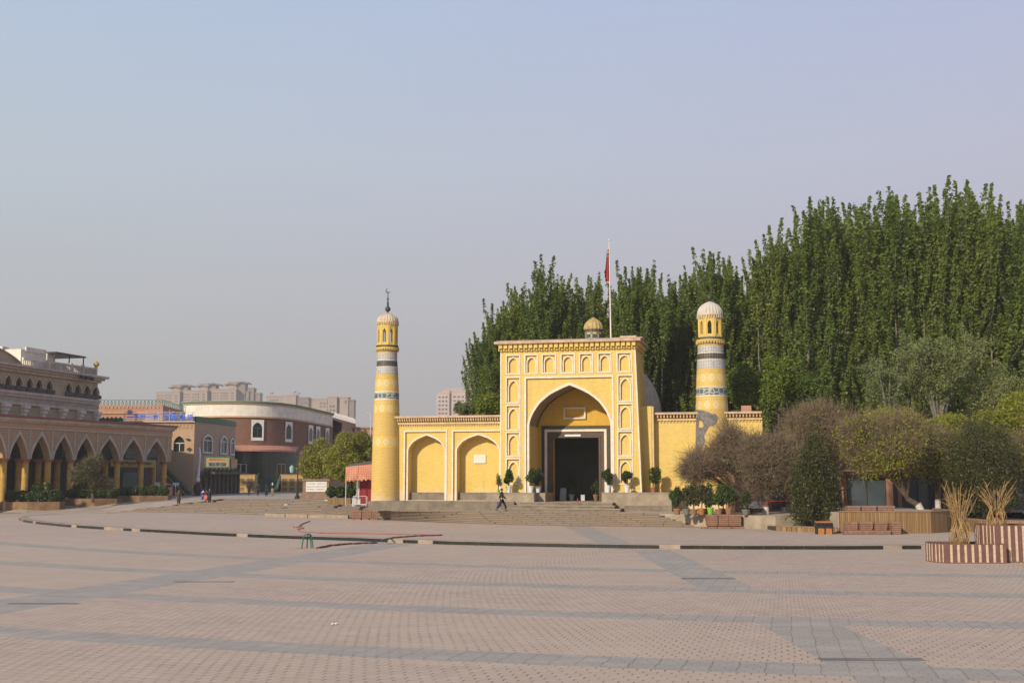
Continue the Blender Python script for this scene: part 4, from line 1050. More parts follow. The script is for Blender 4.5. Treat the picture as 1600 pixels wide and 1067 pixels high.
def at(px, py0, py1, wpx, Y):
    """position, base z unused; returns X, width, ztop, zlow"""
    X, zt_ = P(px, py0, Y); _, zl = P(px, py1, Y); return X, wpx * Y / FPX * 1.0, zt_, zl
def bare_tree(label, px, py0, py1, wpx, Y, zb_, seed, leafs=0, n=15000, leafmat_='spring_leaf', lean=0.0, paint=True, redband=False, hang=.0, group='bare crowned trees on the terrace', hpx=None):
    X, w, zt_, zl = at(px, py0, py1, wpx, Y)
    rng = np.random.default_rng(seed); rd_ = random.Random(seed); n = int(n * 1.2)
    Xb = P(hpx, 800, Y)[0] if hpx else X
    t = thing('bare_tree', label, 'tree', (Xb, Y, zb_), 0, group); ox = X - Xb
    H = zt_ - zb_; zlr = zl - zb_; cz = (H + zlr) / 2; rz = (H - zlr) / 2; rx = w / 2
    mb = MB(); r0 = max(.13, w * .03); fork = Vector((ox * .15 + lean, 0, max(.9, zlr * .8)))
    mb.tube([(-lean, 0, 0), (-lean * .2, 0, fork.z * .55), tuple(fork)], [r0, r0 * .9, r0 * .8], 9)
    V = []
    ends = []
    for k in range(13):
        d = Vector((rd_.gauss(0, 1), rd_.gauss(0, 1), rd_.uniform(-.1, 1.2))).normalized()
        e = Vector((ox + d.x * rx * .62, d.y * rx * .6, cz + d.z * rz * .5))
        m1 = fork.lerp(e, .45) + Vector((rd_.uniform(-.2, .2), rd_.uniform(-.2, .2), .25))
        mb.tube([tuple(fork), tuple(m1), tuple(e)], [r0 * .5, r0 * .3, r0 * .12], 6); ends.append((m1, e))
        for j in range(4):
            f = rd_.uniform(.2, 1); q = m1.lerp(e, f); d2 = (e - m1).normalized() + Vector((rd_.gauss(0, .6), rd_.gauss(0, .6), rd_.gauss(.2, .5)))
            e2 = q + d2.normalized() * rx * rd_.uniform(.25, .4)
            mb.tube([tuple(q), tuple(q.lerp(e2, .5) + Vector((0, 0, .08))), tuple(e2)], [r0 * .16, r0 * .1, .012], 5)
    mb.build('trunk', 'bark', t)
    if paint:
        mb = MB(); hz = min(1.0, fork.z * .6); mb.tube([(-lean, 0, 0.0), (-lean * .3, 0, hz)], [r0 + .035, r0 + .02], 10); mb.build('whitewash', 'whitewash', t)
        if redband: mb = MB(); mb.tube([(-lean * .3, 0, hz + .01), (-lean * .25, 0, hz + .12)], r0 + .03, 10); mb.build('red_band', 'red_paint', t)
    # twigs radiate from clump centres
    C = []; ph = rd_.uniform(0, 6); lob = lambda d: .84 + .22 * sin(d.x * 4.1 + ph) * cos(d.z * 3.7 + d.y * 2.3 + ph)
    for k in range(60):
        d = Vector([rd_.gauss(0, 1) for _ in range(3)]).normalized() * rd_.uniform(.15, .86); C.append((ox + d.x * rx * lob(d), d.y * rx * .9 * lob(d), cz + d.z * rz * lob(d)))
    C = np.array(C); ii = rng.integers(0, len(C), n); cc = C[ii]
    out = cc - np.array([ox * .6, 0, zlr]); out /= np.linalg.norm(out, axis=1)[:, None]
    dr = out * .7 + rng.normal(size=(n, 3)) * .75; dr[:, 2] -= hang; dr /= np.linalg.norm(dr, axis=1)[:, None]
    p0 = cc + dr * rng.uniform(0, rx * .30, n)[:, None] + rng.normal(size=(n, 3)) * rx * .06
    V.append(twigcloud(p0, dr, min(.75, rx * .36) * rng.choice([.5, .8, 1.25], n), .024, rng, .9)); idx = np.zeros(n * 2, int); mats = ['twig_brown']
    if leafs:
        bl = [(c[0], c[1], c[2], rx * .33, rx * .33, rz * .36) for c in C]; pts, _ = blob_points(rng, bl, leafs, .5)
        V.append(leafcloud(pts, .075, rng)); idx = np.concatenate([idx, np.ones(leafs, int)]); mats.append(leafmat_)
    link('crown', quadmesh('crown', np.concatenate(V), mats, idx), t)
    return t
# greenery behind the right tower and the wall
for i, (px, y0, y1, w, Y, mt, lb, n_) in enumerate((
        (1163, 556, 645, 62, 100.5, 'bright_leaf', 'round bright green tree just right of the right tower', 9000),
        (1213, 553, 645, 70, 100, 'bright_leaf', 'second round bright green tree, right of the one beside the tower', 10000),
        (1262, 580, 650, 56, 100.5, 'poplar_leaf', 'dark leafy tree between the round green trees and the grey-green willow', 8000),
        (763, 612, 660, 60, 104, 'bright_leaf', 'bright green tree top over the left side wall next to the gatehouse', 7000),
        (727, 626, 660, 34, 106, 'olive_leaf', 'small dull green tree top over the left side wall', 3500),
        (1395, 632, 700, 110, 93, 'spring_leaf', 'yellow-green tree left below the willow', 9000),
        (1575, 610, 745, 130, 92, 'spring_leaf', 'yellow-green tree at the far right edge behind the dark conifer', 13000),
        (1490, 645, 720, 120, 91.5, 'spring_leaf', 'yellow-green tree below the middle of the willow', 10000))):
    X, ww, zt_, zl = at(px, y0, y1, w, Y)
    round_tree('green_tree', lb, X, Y, 1.0, ww, zt_, mt, 40 + i, n=n_, zlow=zl, leaf=.10, twig=1500 if 'spring' in mt else 0)
for i, (px, y0, y1, w, Y, n_) in enumerate(((1460, 503, 655, 170, 97, 17000), (1385, 535, 645, 90, 98, 7000), (1550, 560, 655, 100, 97, 8000))):
    X, ww, zt_, zl = at(px, y0, y1, w, Y)
    feather_tree(('large grey-green willow in front of the poplars on the right', 'smaller grey-green willow left of the large one', 'smaller grey-green willow right of the large one')[i], X, Y, 1.0, ww, zt_, zl, 'olive_leaf', 60 + i, branches=(200, 90, 110)[i], group='grey-green willows')
bare_tree('bare brown bushy tree hanging in front of the right tower', 1150, 660, 768, 130, 86, 1.07, 71, n=15000, leafs=2600, leafmat_='olive_leaf', paint=False, hpx=1172)
bare_tree('low bare brown tree leftmost, over the potted shrubs', 1098, 700, 765, 82, 85, 1.07, 78, n=8000, paint=False, hpx=1165, group=None)
bare_tree('bare brown tree with whitewashed trunk and red band beside the grey seats', 1205, 672, 782, 130, 83.5, 1.07, 72, n=15000, leafs=1500, leafmat_='olive_leaf', redband=True, hpx=1197)
bare_tree('tall bare brown tree behind, above the left conifer', 1275, 618, 735, 130, 88, 1.07, 73, n=15000, leafs=4000, paint=False, hpx=1280)
bare_tree('half leafy brown tree with leaning whitewashed trunk over the slatted wall', 1385, 625, 775, 165, 82, 1.3, 74, n=14000, leafs=16000, lean=-.35, hpx=1432)
bare_tree('half leafy tree with upright whitewashed trunk left of the right conifer', 1450, 655, 760, 130, 84, 1.3, 75, n=9000, leafs=13000, hpx=1466)
bare_tree('bare dark tree at the far right edge behind the right conifer', 1600, 660, 770, 120, 86, 1.3, 76, n=8000, leafs=7000, paint=False)
# conifers
def conifer(label, px, py0, py1, wpx, Y, zb_, seed, n=15000, prof=(.72, .95, 1, .74, .42, .08)):
    X, w, zt_, zl = at(px, py0, py1, wpx, Y); rng = np.random.default_rng(seed); rd_ = random.Random(seed)
    t = thing('conifer', label, 'tree', (X, Y, zb_), 0, 'dark conifers in front of the shops'); H = zt_ - zb_; z0_ = max(.05, zl - zb_)
    mb = MB(); mb.tube([(0, 0, 0), (0, 0, H * .8)], [.16, .03], 7); mb.build('trunk', 'bark', t)
    m = 190; V = []
    for k in range(m):
        f = rd_.random() ** .9; a = rd_.uniform(0, 2 * pi); R = w / 2 * float(np.interp(f, [0, .12, .35, .65, .85, 1], prof))
        c = np.array([cos(a) * R * .82, sin(a) * R * .82, z0_ + (H - z0_) * f]); q = max(20, n // m)
        sz = w * rd_.uniform(.06, .10)
        p = c + rng.normal(size=(q, 3)) * np.array([sz, sz, sz * 1.9]) * .62
        V.append(leafcloud(p, .06, rng, 1.6, .4))
    p = rng.normal(size=(n // 4, 3)) * np.array([w * .2, w * .2, (H - z0_) * .25]) + np.array([0, 0, (z0_ + H) * .42]); V.append(leafcloud(p[(p[:, 2] > z0_) & (p[:, 2] < H * .8)], .09, rng))
    link('crown', quadmesh('crown', np.concatenate(V), ['conifer_leaf']), t)
conifer('dark egg-shaped conifer standing behind the black and orange bin', 1271, 690, 814, 84, 77.5, .45, 81, 26000)
conifer('large dark conifer at the right behind the bundled willow rods', 1532, 668, 800, 116, 80, 1.0, 82, 38000, (.6, .85, 1, .97, .78, .25))
# trees left of the mosque
X, ww, zt_, zl = at(548, 672, 768, 78, 112)
round_tree('street_tree', 'yellow-green tree with whitewashed trunk left of the red stall', P(549, 780, 112)[0], 112, 1.3, ww, zt_, 'spring_leaf', 91, n=13000, zlow=zl, leaf=.12, lean=.15, paint=True, twig=9000)
X, ww, zt_, zl = at(499, 690, 752, 66, 136)
round_tree('street_tree', 'smaller yellow-green tree behind the white notice board', X, 136, 1.4, ww, zt_, 'spring_leaf', 92, n=9000, zlow=zl, leaf=.13, twig=7000)
X, ww, zt_, zl = at(572, 668, 750, 40, 118)
round_tree('street_tree', 'green tree close behind the left tower and the red stall', X, 118, 1.4, ww, zt_, 'bright_leaf', 93, n=6000, zlow=zl, leaf=.13)
X, ww, zt_, zl = at(148, 712, 770, 72, 130)
round_tree('arcade_tree', 'small dark leafy tree in the planter before the arcade columns', X, 130, 1.0, ww, zt_, 'dull_leaf', 94, n=4500, zlow=zl, leaf=.11, clumps=16, twig=2500)
def shrub(label, X, Y, z, w, d, h, seed, mat='shrub_leaf', n=4000, group=None, name='hedge', cat='hedge', leaf=.085, ang=0):
    rng = np.random.default_rng(seed); rd_ = random.Random(seed); k = max(3, int(w / max(.5, h * .8)))
    bl = [(-w / 2 + w * (i + .5) / k + rd_.uniform(-.1, .1), rd_.uniform(-.1, .1) * d, h * rd_.uniform(.45, .6), w / k * .7, d * .5, h * rd_.uniform(.42, .52)) for i in range(k)]
    p, _ = blob_points(rng, bl, n, .5); p[:, 2] = np.maximum(p[:, 2], .02)
    o = link(name, quadmesh(name, leafcloud(p, leaf, rng), [mat]), None, (X, Y, z)); o.rotation_euler = (0, 0, ang)
    tag(o, label, cat, group); return o
# potted plants
def pot_prof(r, h): return [(r * .62, 0), (r * .95, h * .80), (r * 1.0, h * .82), (r * 1.06, h * .84), (r * 1.06, h), (r * .9, h), (r * .88, h * .9)]
def potted(label, X, Y, z, potm, ph, pr, w, h, mat, seed, gap=.12, n=1400, group='potted shrubs', thin=False, stemh=.2):
    rng = np.random.default_rng(seed); rd_ = random.Random(seed)
    t = thing('potted_plant', label, 'potted plant', (X, Y, z), rd_.uniform(-.5, .5), group)
    mb = MB(); mb.lathe(pot_prof(pr, ph), (0, 0), 16); mb.lathe([(0.001, ph * .9), (pr * .88, ph * .9)], (0, 0), 16, 1, cap=False); mb.build('pot', [potm, 'soil'], t, smooth=False)
    mb = MB(); 
    for k in range(4): mb.tube([(rd_.uniform(-.04, .04), rd_.uniform(-.04, .04), ph * .9), (rd_.uniform(-.1, .1), rd_.uniform(-.1, .1), ph + stemh + h * .35), (rd_.uniform(-.3, .3) * w, rd_.uniform(-.3, .3) * w, ph + stemh + h * .75)], [.022, .016, .006], 5)
    mb.build('stem', 'bark', t)
    bl = []
    for k in range(14):
        d = Vector([rd_.gauss(0, 1) for _ in range(3)]).normalized() * rd_.uniform(.3, .72); s = rd_.uniform(.25, .42)
        bl.append((d.x * w * .6, d.y * w * .6, ph + stemh * .5 + h / 2 + d.z * h * .55, s * w * .7, s * w * .7, s * h * .65))
    p, _ = blob_points(rng, bl, int(n * 1.8), .3); link('foliage', quadmesh('foliage', leafcloud(p, .055 if not thin else .045, rng), [mat]), t)
    return t
def mqw(px, off, py=770): u = F(px, py, off)[0]; return MQ.w(u, off)
zpt, ztr = 2.47, 2.5
potted('white pot with round shrub at the left end of the left platform', *mqw(795, -1.05), zpt, 'pot_white', .52, .24, .85, 1.15, 'shrub_leaf', 201)
potted('white pot with wide round shrub left of the doorway, before the arch jamb', *mqw(829.5, -1.05), zpt, 'pot_white', .52, .24, .95, 1.25, 'shrub_leaf', 202)
potted('white pot with shrub inside the arch, close left of the doorway', *mqw(841, .3), 2.44, 'pot_white', .52, .22, .85, 1.3, 'shrub_leaf', 203)
potted('white pot with tall shrub just right of the doorway', *mqw(950, -1.0), ztr, 'pot_white', .55, .24, .85, 1.25, 'shrub_leaf', 204)
potted('white pot with oval shrub in front of the lowest right niche', *mqw(980, -1.0), ztr, 'pot_white', .55, .24, .85, 1.05, 'shrub_leaf', 205)
potted('clay pot with dark shrub in the corner right of the gatehouse', *mqw(1021, .6), ztr, 'pot_clay', .40, .26, 1.05, 1.5, 'shrub_leaf', 206)
potted('lime green pot with thin tall plant behind the walking man', *mqw(779, -1.9), 1.76 + .66, 'pot_green', .26, .14, .5, 1.25, 'shrub_leaf', 207, n=350, thin=True)
# plants standing in the hall
potted('dark potted shrub standing inside the hall, seen through the doorway', *mqw(893, 7.0), DZ, 'pot_white', .5, .25, .9, 1.5, 'shrub_leaf', 208, group='plants in the hall')
potted('dark potted shrub inside the hall at the right of the doorway', *mqw(931, 7.0), DZ, 'pot_clay', .5, .25, .8, 1.1, 'shrub_leaf', 209, group='plants in the hall')
X, Y = mqw(911, 5.5); u = thing('stand', 'small pale box standing on the floor inside the doorway', 'box', (X, Y, DZ), A0)
mb = MB(); mb.box(-.16, .16, -.16, .16, 0, .46); mb.box(-.18, .18, -.18, .18, .462, .50); mb.build('body', 'metal_white', u)
X, Y = mqw(880, 6.5); u = thing('folding_board', 'pale folding board leaning inside the hall, left in the doorway', 'board', (X, Y, DZ), A0)
mb = MB(); mb.add([(-.28, -.2, 0), (.28, -.2, 0), (.25, .1, 1.05), (-.25, .1, 1.05), (-.28, -.17, 0), (.28, -.17, 0), (.25, .13, 1.05), (-.25, .13, 1.05)], [(0, 1, 2, 3), (4, 5, 6, 7), (0, 3, 7, 4), (1, 2, 6, 5), (3, 2, 6, 7)]); mb.build('panel', 'metal_white', u)
mb = MB(); mb.tube([(-.22, .12, 1.0), (-.22, .5, 0)], .02, 5); mb.tube([(.22, .12, 1.0), (.22, .5, 0)], .02, 5); mb.build('leg', 'black_metal', u)
X, Y = mqw(902.5, -2.3); u = tag(MB().lathe([(.07, 0), (.07, .12), (.045, .2), (.02, .32)], (0, 0), 10).build('red_cone', 'red_paint', None, (X, Y, 1.745)), 'tiny red cone on the top step before the doorway', 'cone')
# shrubs in pots on the right terrace
row = [(1058, 'pot_clay', .42, .9, 1.55, 'shrub_leaf', 'clay pot with green shrub, leftmost in the row on the terrace wall'),
       (1072.5, 'pot_gray', .38, .9, 1.5, 'dull_leaf', 'grey pot with thin dull shrub, second from the left in the terrace row'),
       (1084, 'pot_clay', .38, .95, 1.6, 'dull_leaf', 'pale clay pot with brownish shrub left of the orange pot'),
       (1096.5, 'pot_orange', .45, 1.05, 1.6, 'dull_leaf', 'large orange pot with dull shrub left of the lime green pot'),
       (1110, 'pot_green', .50, .6, .45, 'shrub_leaf', 'lime green pot with a low plant in the terrace row'),
       (1123.5, 'pot_clay', .40, .9, 1.5, 'shrub_leaf', 'small pale clay pot with green shrub right of the lime green pot'),
       (1139, 'pot_clay', .45, 1.25, 1.65, 'shrub_leaf', 'wide dark clay pot with the broadest dark shrub in the terrace row'),
       (1165, 'pot_gray', .38, .9, 1.3, 'dull_leaf', 'grey pot with thin shrub beside the grey seats')]
for i, (px, pm, ph, w, h, mt, lb) in enumerate(row):
    Y = 82.6 - (px - 1058) * .012; X, _ = P(px, 800, Y)
    potted(lb, X, Y, 1.09 if px < 1150 else 1.09, pm, ph, .27 if w > .8 else .24, w, h, mt, 220 + i, n=1500)
potted('dark leafy shrub in a clay pot behind the middle of the terrace row', P(1104, 800, 84)[0], 84, 1.09, 'pot_clay', .4, .26, 1.1, 1.9, 'shrub_leaf', 231, n=1700)
potted('dark leafy shrub in a clay pot behind the right of the terrace row', P(1130, 800, 84)[0], 84, 1.09, 'pot_clay', .4, .26, 1.1, 1.75, 'shrub_leaf', 232, n=1700)

# ------------------------------------------------------------------ right side: shops, wood-clad walls, benches
SY = 90.0
sx0, _ = P(1150, 790, SY); sx1 = P(1680, 790, SY)[0]
shop = thing('shop_building', 'low brown brick shop building with dark windows behind the bare trees', 'building', (sx0, SY, 1.1))
W_ = sx1 - sx0
def sxp(px): return P(px, 790, SY)[0] - sx0
mb = MB(); hs = P(1300, 712, SY)[1] - 1.1
wins = [(1324, 1386), (1410, 1462), (1206, 1228), (1490, 1540), (1560, 1620)]
mb.panel(rect(0, W_, 0, hs), [rect(sxp(a), sxp(b), .15, 2.75) for a, b in wins], 0, .25); mb.box(0, W_, .3, 9, 0, hs - .05); mb.box(-.1, W_, -.35, 9, hs, hs + .25, 1)
mb.box(0, W_, -.9, -.05, 3.0, 3.15, 1)
mb.build('wall', ['brown_brick', 'stone_brown'], shop)
for a, b in wins:
    q = MB(); q.box(sxp(a), sxp(b), .2, .23, .15, 2.75); wn_ = q.build('window', 'window_shop', shop) if 'window_shop' in M else None
    if wn_ is None:
        plain('window_shop', (0.09, 0.12, 0.14), 0.15, 0.2, .5); wn_ = q.build('window', 'window_shop', shop)
    q = MB(); q.box(sxp(a) - .06, sxp(a) + .06, .05, .2, .1, 2.8); q.box(sxp(b) - .06, sxp(b) + .06, .05, .2, .1, 2.8); q.box(sxp(a), sxp(b), .05, .2, 2.7, 2.82); m_ = (sxp(a) + sxp(b)) / 2; q.box(m_ - .03, m_ + .03, .1, .2, .15, 2.75)
    q.build('frame', 'door_brown', wn_)
for k, px in enumerate((1165, 1192, 1240, 1312, 1400, 1475, 1550)):
    X = P(px, 790, SY - 1.2)[0]; q = MB(); q.box(-.14, .14, -.14, .14, 0, 3.0); q.box(-.2, .2, -.2, .2, 0, .3); q.box(-.2, .2, -.2, .2, 2.8, 3.0)
    q.build('post', 'door_brown', shop, (X - sx0, -1.2, 0))
# seats and screen near the whitewashed tree
u = thing('seat_row', 'row of grey metal waiting seats left of the whitewashed tree trunk', 'seats', (P(1182, 790, 84)[0], 84, 1.07))
for i in range(3):
    q = MB(); q.box(-.85 + i * .58, -.33 + i * .58, -.02, .42, .42, .46); q.add([(-.85 + i * .58, .42, .46), (-.33 + i * .58, .42, .46), (-.33 + i * .58, .55, .9), (-.85 + i * .58, .55, .9)], [(0, 1, 2, 3)]); q.build('seat', 'metal_seat', u) if 'metal_seat' in M else (plain('metal_seat', (.16, .17, .18), .4, .1, 4), q.build('seat', 'metal_seat', u))
q = MB(); q.box(-.9, .95, .2, .26, .36, .42); q.box(-.7, -.64, .0, .5, 0, .36); q.box(.64, .70, .0, .5, 0, .36); q.build('frame', 'black_metal', u)
# rope
mb = MB(); pts = [(*[P(px, 790, 81.6)[0]][:1], 81.6, 2.0 + .05 * sin(i)) for i, px in enumerate(range(1200, 1345, 14))]; mb.tube(pts, .02, 4)
tag(mb.build('barrier_rope', 'red_paint'), 'thin red barrier rope strung from the whitewashed tree to the slatted wall', 'rope')
# wood clad walls: polylines on the ground
def clad(poly, h, label, cap=True, th=.35, name='clad_wall'):
    c = (sum(p[0] for p in poly) / len(poly), poly[0][1]); mb = MB(); mc = MB()
    for i in range(len(poly) - 1):
        (x0, y0), (x1, y1) = poly[i], poly[i + 1]; d = Vector((x1 - x0, y1 - y0)).normalized(); n_ = Vector((-d.y, d.x)) * th
        vs = [(x0, y0), (x1, y1), (x1 + n_.x, y1 + n_.y), (x0 + n_.x, y0 + n_.y)]
        mb.prism([(a - poly[0][0], b - poly[0][1]) for a, b in vs], 0, h)
        e = d * .02; vs = [(x0 - e.x, y0 - .05), (x1 + e.x, y1 - .05), (x1 + n_.x, y1 + n_.y + .03), (x0 + n_.x, y0 + n_.y + .03)]
        mc.prism([(a - poly[0][0], b - poly[0][1]) for a, b in vs], h + .002, h + .06)
    t = thing(name, label, 'wall', (poly[0][0], poly[0][1], 0)); mb.build('cladding', 'wood_cladding', t); mc.build('coping', 'stone_brown', t); return t
g1 = G(1212, 834); g2 = G(1250, 836); g3 = G(1312, 838)
clad([g1, g2, g3], .50, 'low wood-slat planter edge under the egg-shaped conifer')
a = G(1313, 838); b = G(1400, 838.5); c = G(1455, 838.3); d = G(1480, 836.5); e = G(1491, 834.0); f = (e[0] + .4, e[1] + 4)
clad([a, b], 1.50, 'tall wood-slat wall behind the three-backed bench, left straight part')
clad([(b[0] + .01, b[1]), c, d, e, f], 1.50, 'tall curved wood-slat wall to the right of the three-backed bench')
clad([(e[0] + .3, e[1]), G(1545, 839), G(1700, 842)], .98, 'lower wood-slat wall running behind the striped planters')
mb = MB(); mb.prism([(a[0], a[1] + .36), (b[0], b[1] + .36), (d[0] - .3, d[1] + .5), (f[0] - .4, f[1]), (f[0], 92), (a[0], 92)], .1, 1.46); struct(mb.build('upper_terrace', 'path_paving'))
mb = MB(); mb.prism([(g1[0], g1[1] + .36), (g3[0], g3[1] + .36), (g3[0], g3[1] + 6), (g1[0], g1[1] + 3)], .05, .44); struct(mb.build('planting_bed', 'soil'))
mb = MB(); mb.prism([(e[0] + .6, e[1] + .45), (G(1700, 842)[0], G(1700, 842)[1] + .4), (G(1700, 842)[0], 90), (e[0] + .6, 90)], .05, .90); struct(mb.build('planting_bed', 'soil'))
def slat_box(mb, x0, x1, y0, y1, z0, z1, gap=.025, sl=.115):
    """box of horizontal slats with dark core"""
    mb.box(x0 + .03, x1 - .03, y0 + .03, y1 - .03, z0, z1 - .03, 1)
    n_ = max(1, int(round((z1 - z0) / sl))); h = (z1 - z0) / n_
    for k in range(n_):
        mb.box(x0, x1, y0, y0 + .028, z0 + k * h + gap, z0 + (k + 1) * h, 0); mb.box(x0, x1, y1 - .028, y1, z0 + k * h + gap, z0 + (k + 1) * h, 0)
        mb.box(x0, x0 + .027, y0 + .029, y1 - .029, z0 + k * h + gap, z0 + (k + 1) * h, 0); mb.box(x1 - .027, x1, y0 + .029, y1 - .029, z0 + k * h + gap, z0 + (k + 1) * h, 0)
    m_ = max(1, int((y1 - y0) / .12)); hh = (y1 - y0) / m_
    for k in range(m_): mb.box(x0, x1, y0 + k * hh, y0 + (k + 1) * hh - .012, z1 + .001, z1 + .03, 0)
# three-backed bench
X, Y = G(1311, 839); L3 = G(1400, 839)[0] - X
t = thing('bench', 'long wooden bench with three slatted backrests before the slatted wall', 'bench', (X, Y - .9, 0))
mb = MB(); slat_box(mb, 0, L3 * .8, -.35, .25, 0, .42); mb.build('seat', ['bench_wood', 'bench_gap'], t)
mb = MB(); slat_box(mb, L3 * .84, L3, -.1, .75, 0, .92); mb.build('end_block', ['bench_wood', 'bench_gap'], t)
for k in range(3):
    mb = MB(); x0 = .22 + k * (L3 * .78) / 3.0; slat_box(mb, x0, x0 + .72, .26, .75, .0, .92); mb.build('backrest', ['bench_wood', 'bench_gap'], t)
# bench tops above the slatted wall
X0 = P(1326, 800, 75)[0]
t = thing('bench', 'upper wooden bench whose three backrests show above the slatted wall', 'bench', (X0, 75.2, 1.46))
for k, (a_, b_) in enumerate(((1326, 1346), (1348.5, 1371), (1373.5, 1400))):
    mb = MB(); slat_box(mb, P(a_, 800, 75)[0] - X0, P(b_, 800, 75)[0] - X0, 0, .5, 0, .36 if k < 3 else .3); mb.build('backrest', ['bench_wood', 'bench_gap'], t)
mb = MB(); slat_box(mb, P(1326, 800, 75)[0] - X0, P(1400, 800, 75)[0] - X0, .55, 1.1, 0, .2); mb.build('seat', ['bench_wood', 'bench_gap'], t)
# bench beside the stairs, right
def stair_bench(label, pxs, Y, ups, lows, uz=(.36, .93), lz=.34, side=None):
    X0 = P(pxs, 820, Y)[0]; t = thing('bench', label, 'bench', (X0, Y, 0), 0)
    for a_, b_ in lows:
        mb = MB(); slat_box(mb, P(a_, 820, Y)[0] - X0, P(b_, 820, Y)[0] - X0, -.45, .1, .16 - .16, lz); mb.build('seat', ['bench_wood', 'bench_gap'], t)
    for a_, b_ in ups:
        mb = MB(); slat_box(mb, P(a_, 820, Y)[0] - X0, P(b_, 820, Y)[0] - X0, .12, .9, uz[0], uz[1]); mb.build('backrest', ['bench_wood', 'bench_gap'], t)
    mb = MB(); mb.box(P(ups[0][0], 820, Y)[0] - X0 + .1, P(ups[-1][1], 820, Y)[0] - X0 - .1, .2, .8, 0, uz[0] - .001); mb.build('base', 'bench_gap', t)
    return t
stair_bench('wooden bench of slatted boxes against the low wall right of the wide stairs', 1095, 81.2, [(1106, 1122), (1123.5, 1139), (1139.6, 1158.5)], [(1095, 1103.5), (1104.5, 1118), (1119.5, 1140), (1142, 1161)], (.36, 1.10), .30)
stair_bench('wooden bench of slatted boxes left of the wide stairs, below the left tower', 548, G(570, 815)[1] - .6, [(549.5, 564), (565, 580), (580.4, 592)], [(548, 553.5), (555, 564), (566.5, 577), (579, 591)], (.30, .93), .28)
# bin
X, Y = G(1288, 839.5); t = thing('litter_bin', 'black and orange double litter bin before the egg-shaped conifer', 'bin', (X, Y, 0))
mb = MB(); mb.box(-.5, .5, -.22, .22, 0, .12); [mb.box(a_, a_ + .07, -.24, .24, .12, .86) for a_ in (-.5, -.035, .43)]; mb.box(-.52, .52, -.25, .25, .58, .66); mb.box(-.46, .46, -.12, .2, .12, .84); mb.build('frame', 'black_metal', t)
for a_ in (-.42, .05):
    mb = MB(); mb.box(a_, a_ + .37, -.235, -.13, .15, .56); mb.build('panel', 'bin_orange', t)
mb = MB(); mb.box(-.5, .5, -.26, .26, .90, .98); mb.box(-.46, .46, -.2, .2, .861, .899); mb.build('lid', 'bin_orange', t)
# striped planters with bundled rods
def planter(label, px0, px1, Y, h, seed, rods, rh, dx=0, ext=0, chamf=.6):
    X0 = P(px0, 870, Y)[0]; X1 = P(px1, 870, Y)[0] + ext; w = X1 - X0
    t = thing('striped_planter', label, 'planter', (X0, Y, 0), 0, 'striped planters')
    D = 2.2; ch = chamf
    poly = [(0, ch), (ch * .5, 0), (w, 0), (w, D), (ch * .5, D), (0, D - ch)]
    mb = MB(); n_ = len(poly)
    inner = [((x - w / 2) * .93 + w / 2, (y - D / 2) * .93 + D / 2) for x, y in poly]
    mb.add([(x, y, z) for z in (0, h) for x, y in poly] + [(x, y, z) for z in (h, h - .12) for x, y in inner],
           [(i, (i + 1) % n_, n_ + (i + 1) % n_, n_ + i) for i in range(n_)] + [(n_ + i, n_ + (i + 1) % n_, 2 * n_ + (i + 1) % n_, 2 * n_ + i) for i in range(n_)] + [(2 * n_ + i, 2 * n_ + (i + 1) % n_, 3 * n_ + (i + 1) % n_, 3 * n_ + i) for i in range(n_)])
    mb.build('box', 'planter_brown', t)
    mb = MB(); mb.prism(inner, h - .2, h - .11); mb.build('soil', 'soil', t)
    mb = MB()
    for i in range(n_):
        (xa, ya), (xb, yb) = poly[i], poly[(i + 1) % n_]; L = hypot(xb - xa, yb - ya); d = ((xb - xa) / L, (yb - ya) / L); nn = (d[1], -d[0]); sp = .19 if L < 1 else .30; sw = .05 if L < 1 else .10
        k = sp * .6
        while k < L - .05:
            p_ = (xa + d[0] * k, ya + d[1] * k); q_ = (p_[0] + d[0] * sw, p_[1] + d[1] * sw); o_ = .012
            mb.add([(p_[0], p_[1], .04), (q_[0], q_[1], .04), (q_[0], q_[1], h - .03), (p_[0], p_[1], h - .03)] + [(a_ + nn[0] * o_, b_ + nn[1] * o_, z_) for a_, b_, z_ in ((p_[0], p_[1], .04), (q_[0], q_[1], .04), (q_[0], q_[1], h - .03), (p_[0], p_[1], h - .03))],
                   [(4, 5, 6, 7), (0, 4, 7, 3), (1, 2, 6, 5), (3, 7, 6, 2)]); k += sp
    mb.build('stripes', 'planter_stripe', t)
    # rods: a woven vase of bare stems
    rdp = random.Random(seed); cx, cy = rods, 1.1
    mb = MB()
    for k in range(46):
        a_ = 2 * pi * k / 46; tw = rdp.choice((-1, 1)) * rdp.uniform(.5, 1.3); pts = []; rmax = rdp.uniform(.25, .48); Ht = rh * rdp.uniform(.62, 1.05); spread = rdp.uniform(.3, 1.0); N_ = 11
        for i in range(N_):
            f_ = i / (N_ - 1); base = float(np.interp(f_, [0, .12, .28, .42, .52, 1.0], [.6, .95, 1.0, .72, .62, 1.0])) * rmax
            rr_ = base + max(0, f_ - .55) * spread * 1.1; an = a_ + tw * min(f_, .5) * 2
            pts.append((cx + cos(an) * rr_ + rdp.uniform(-.02, .02), cy + sin(an) * rr_ + rdp.uniform(-.02, .02), h - .14 + Ht * f_))
        mb.tube(pts, [.018 - .012 * i / (N_ - 1) for i in range(N_)], 5)
        if rdp.random() < .6:
            i = rdp.randint(6, 9); p_ = Vector(pts[i]); d_ = Vector((cos(a_) + rdp.uniform(-.5, .5), sin(a_) * .6, rdp.uniform(.4, 1.2))).normalized() * rdp.uniform(.25, .55); mb.tube([tuple(p_), tuple(p_ + d_ * .5 + Vector((0, 0, .03))), tuple(p_ + d_)], [.012, .009, .004], 4)
    mb.build('stems', 'twig_gold', t)
    return t
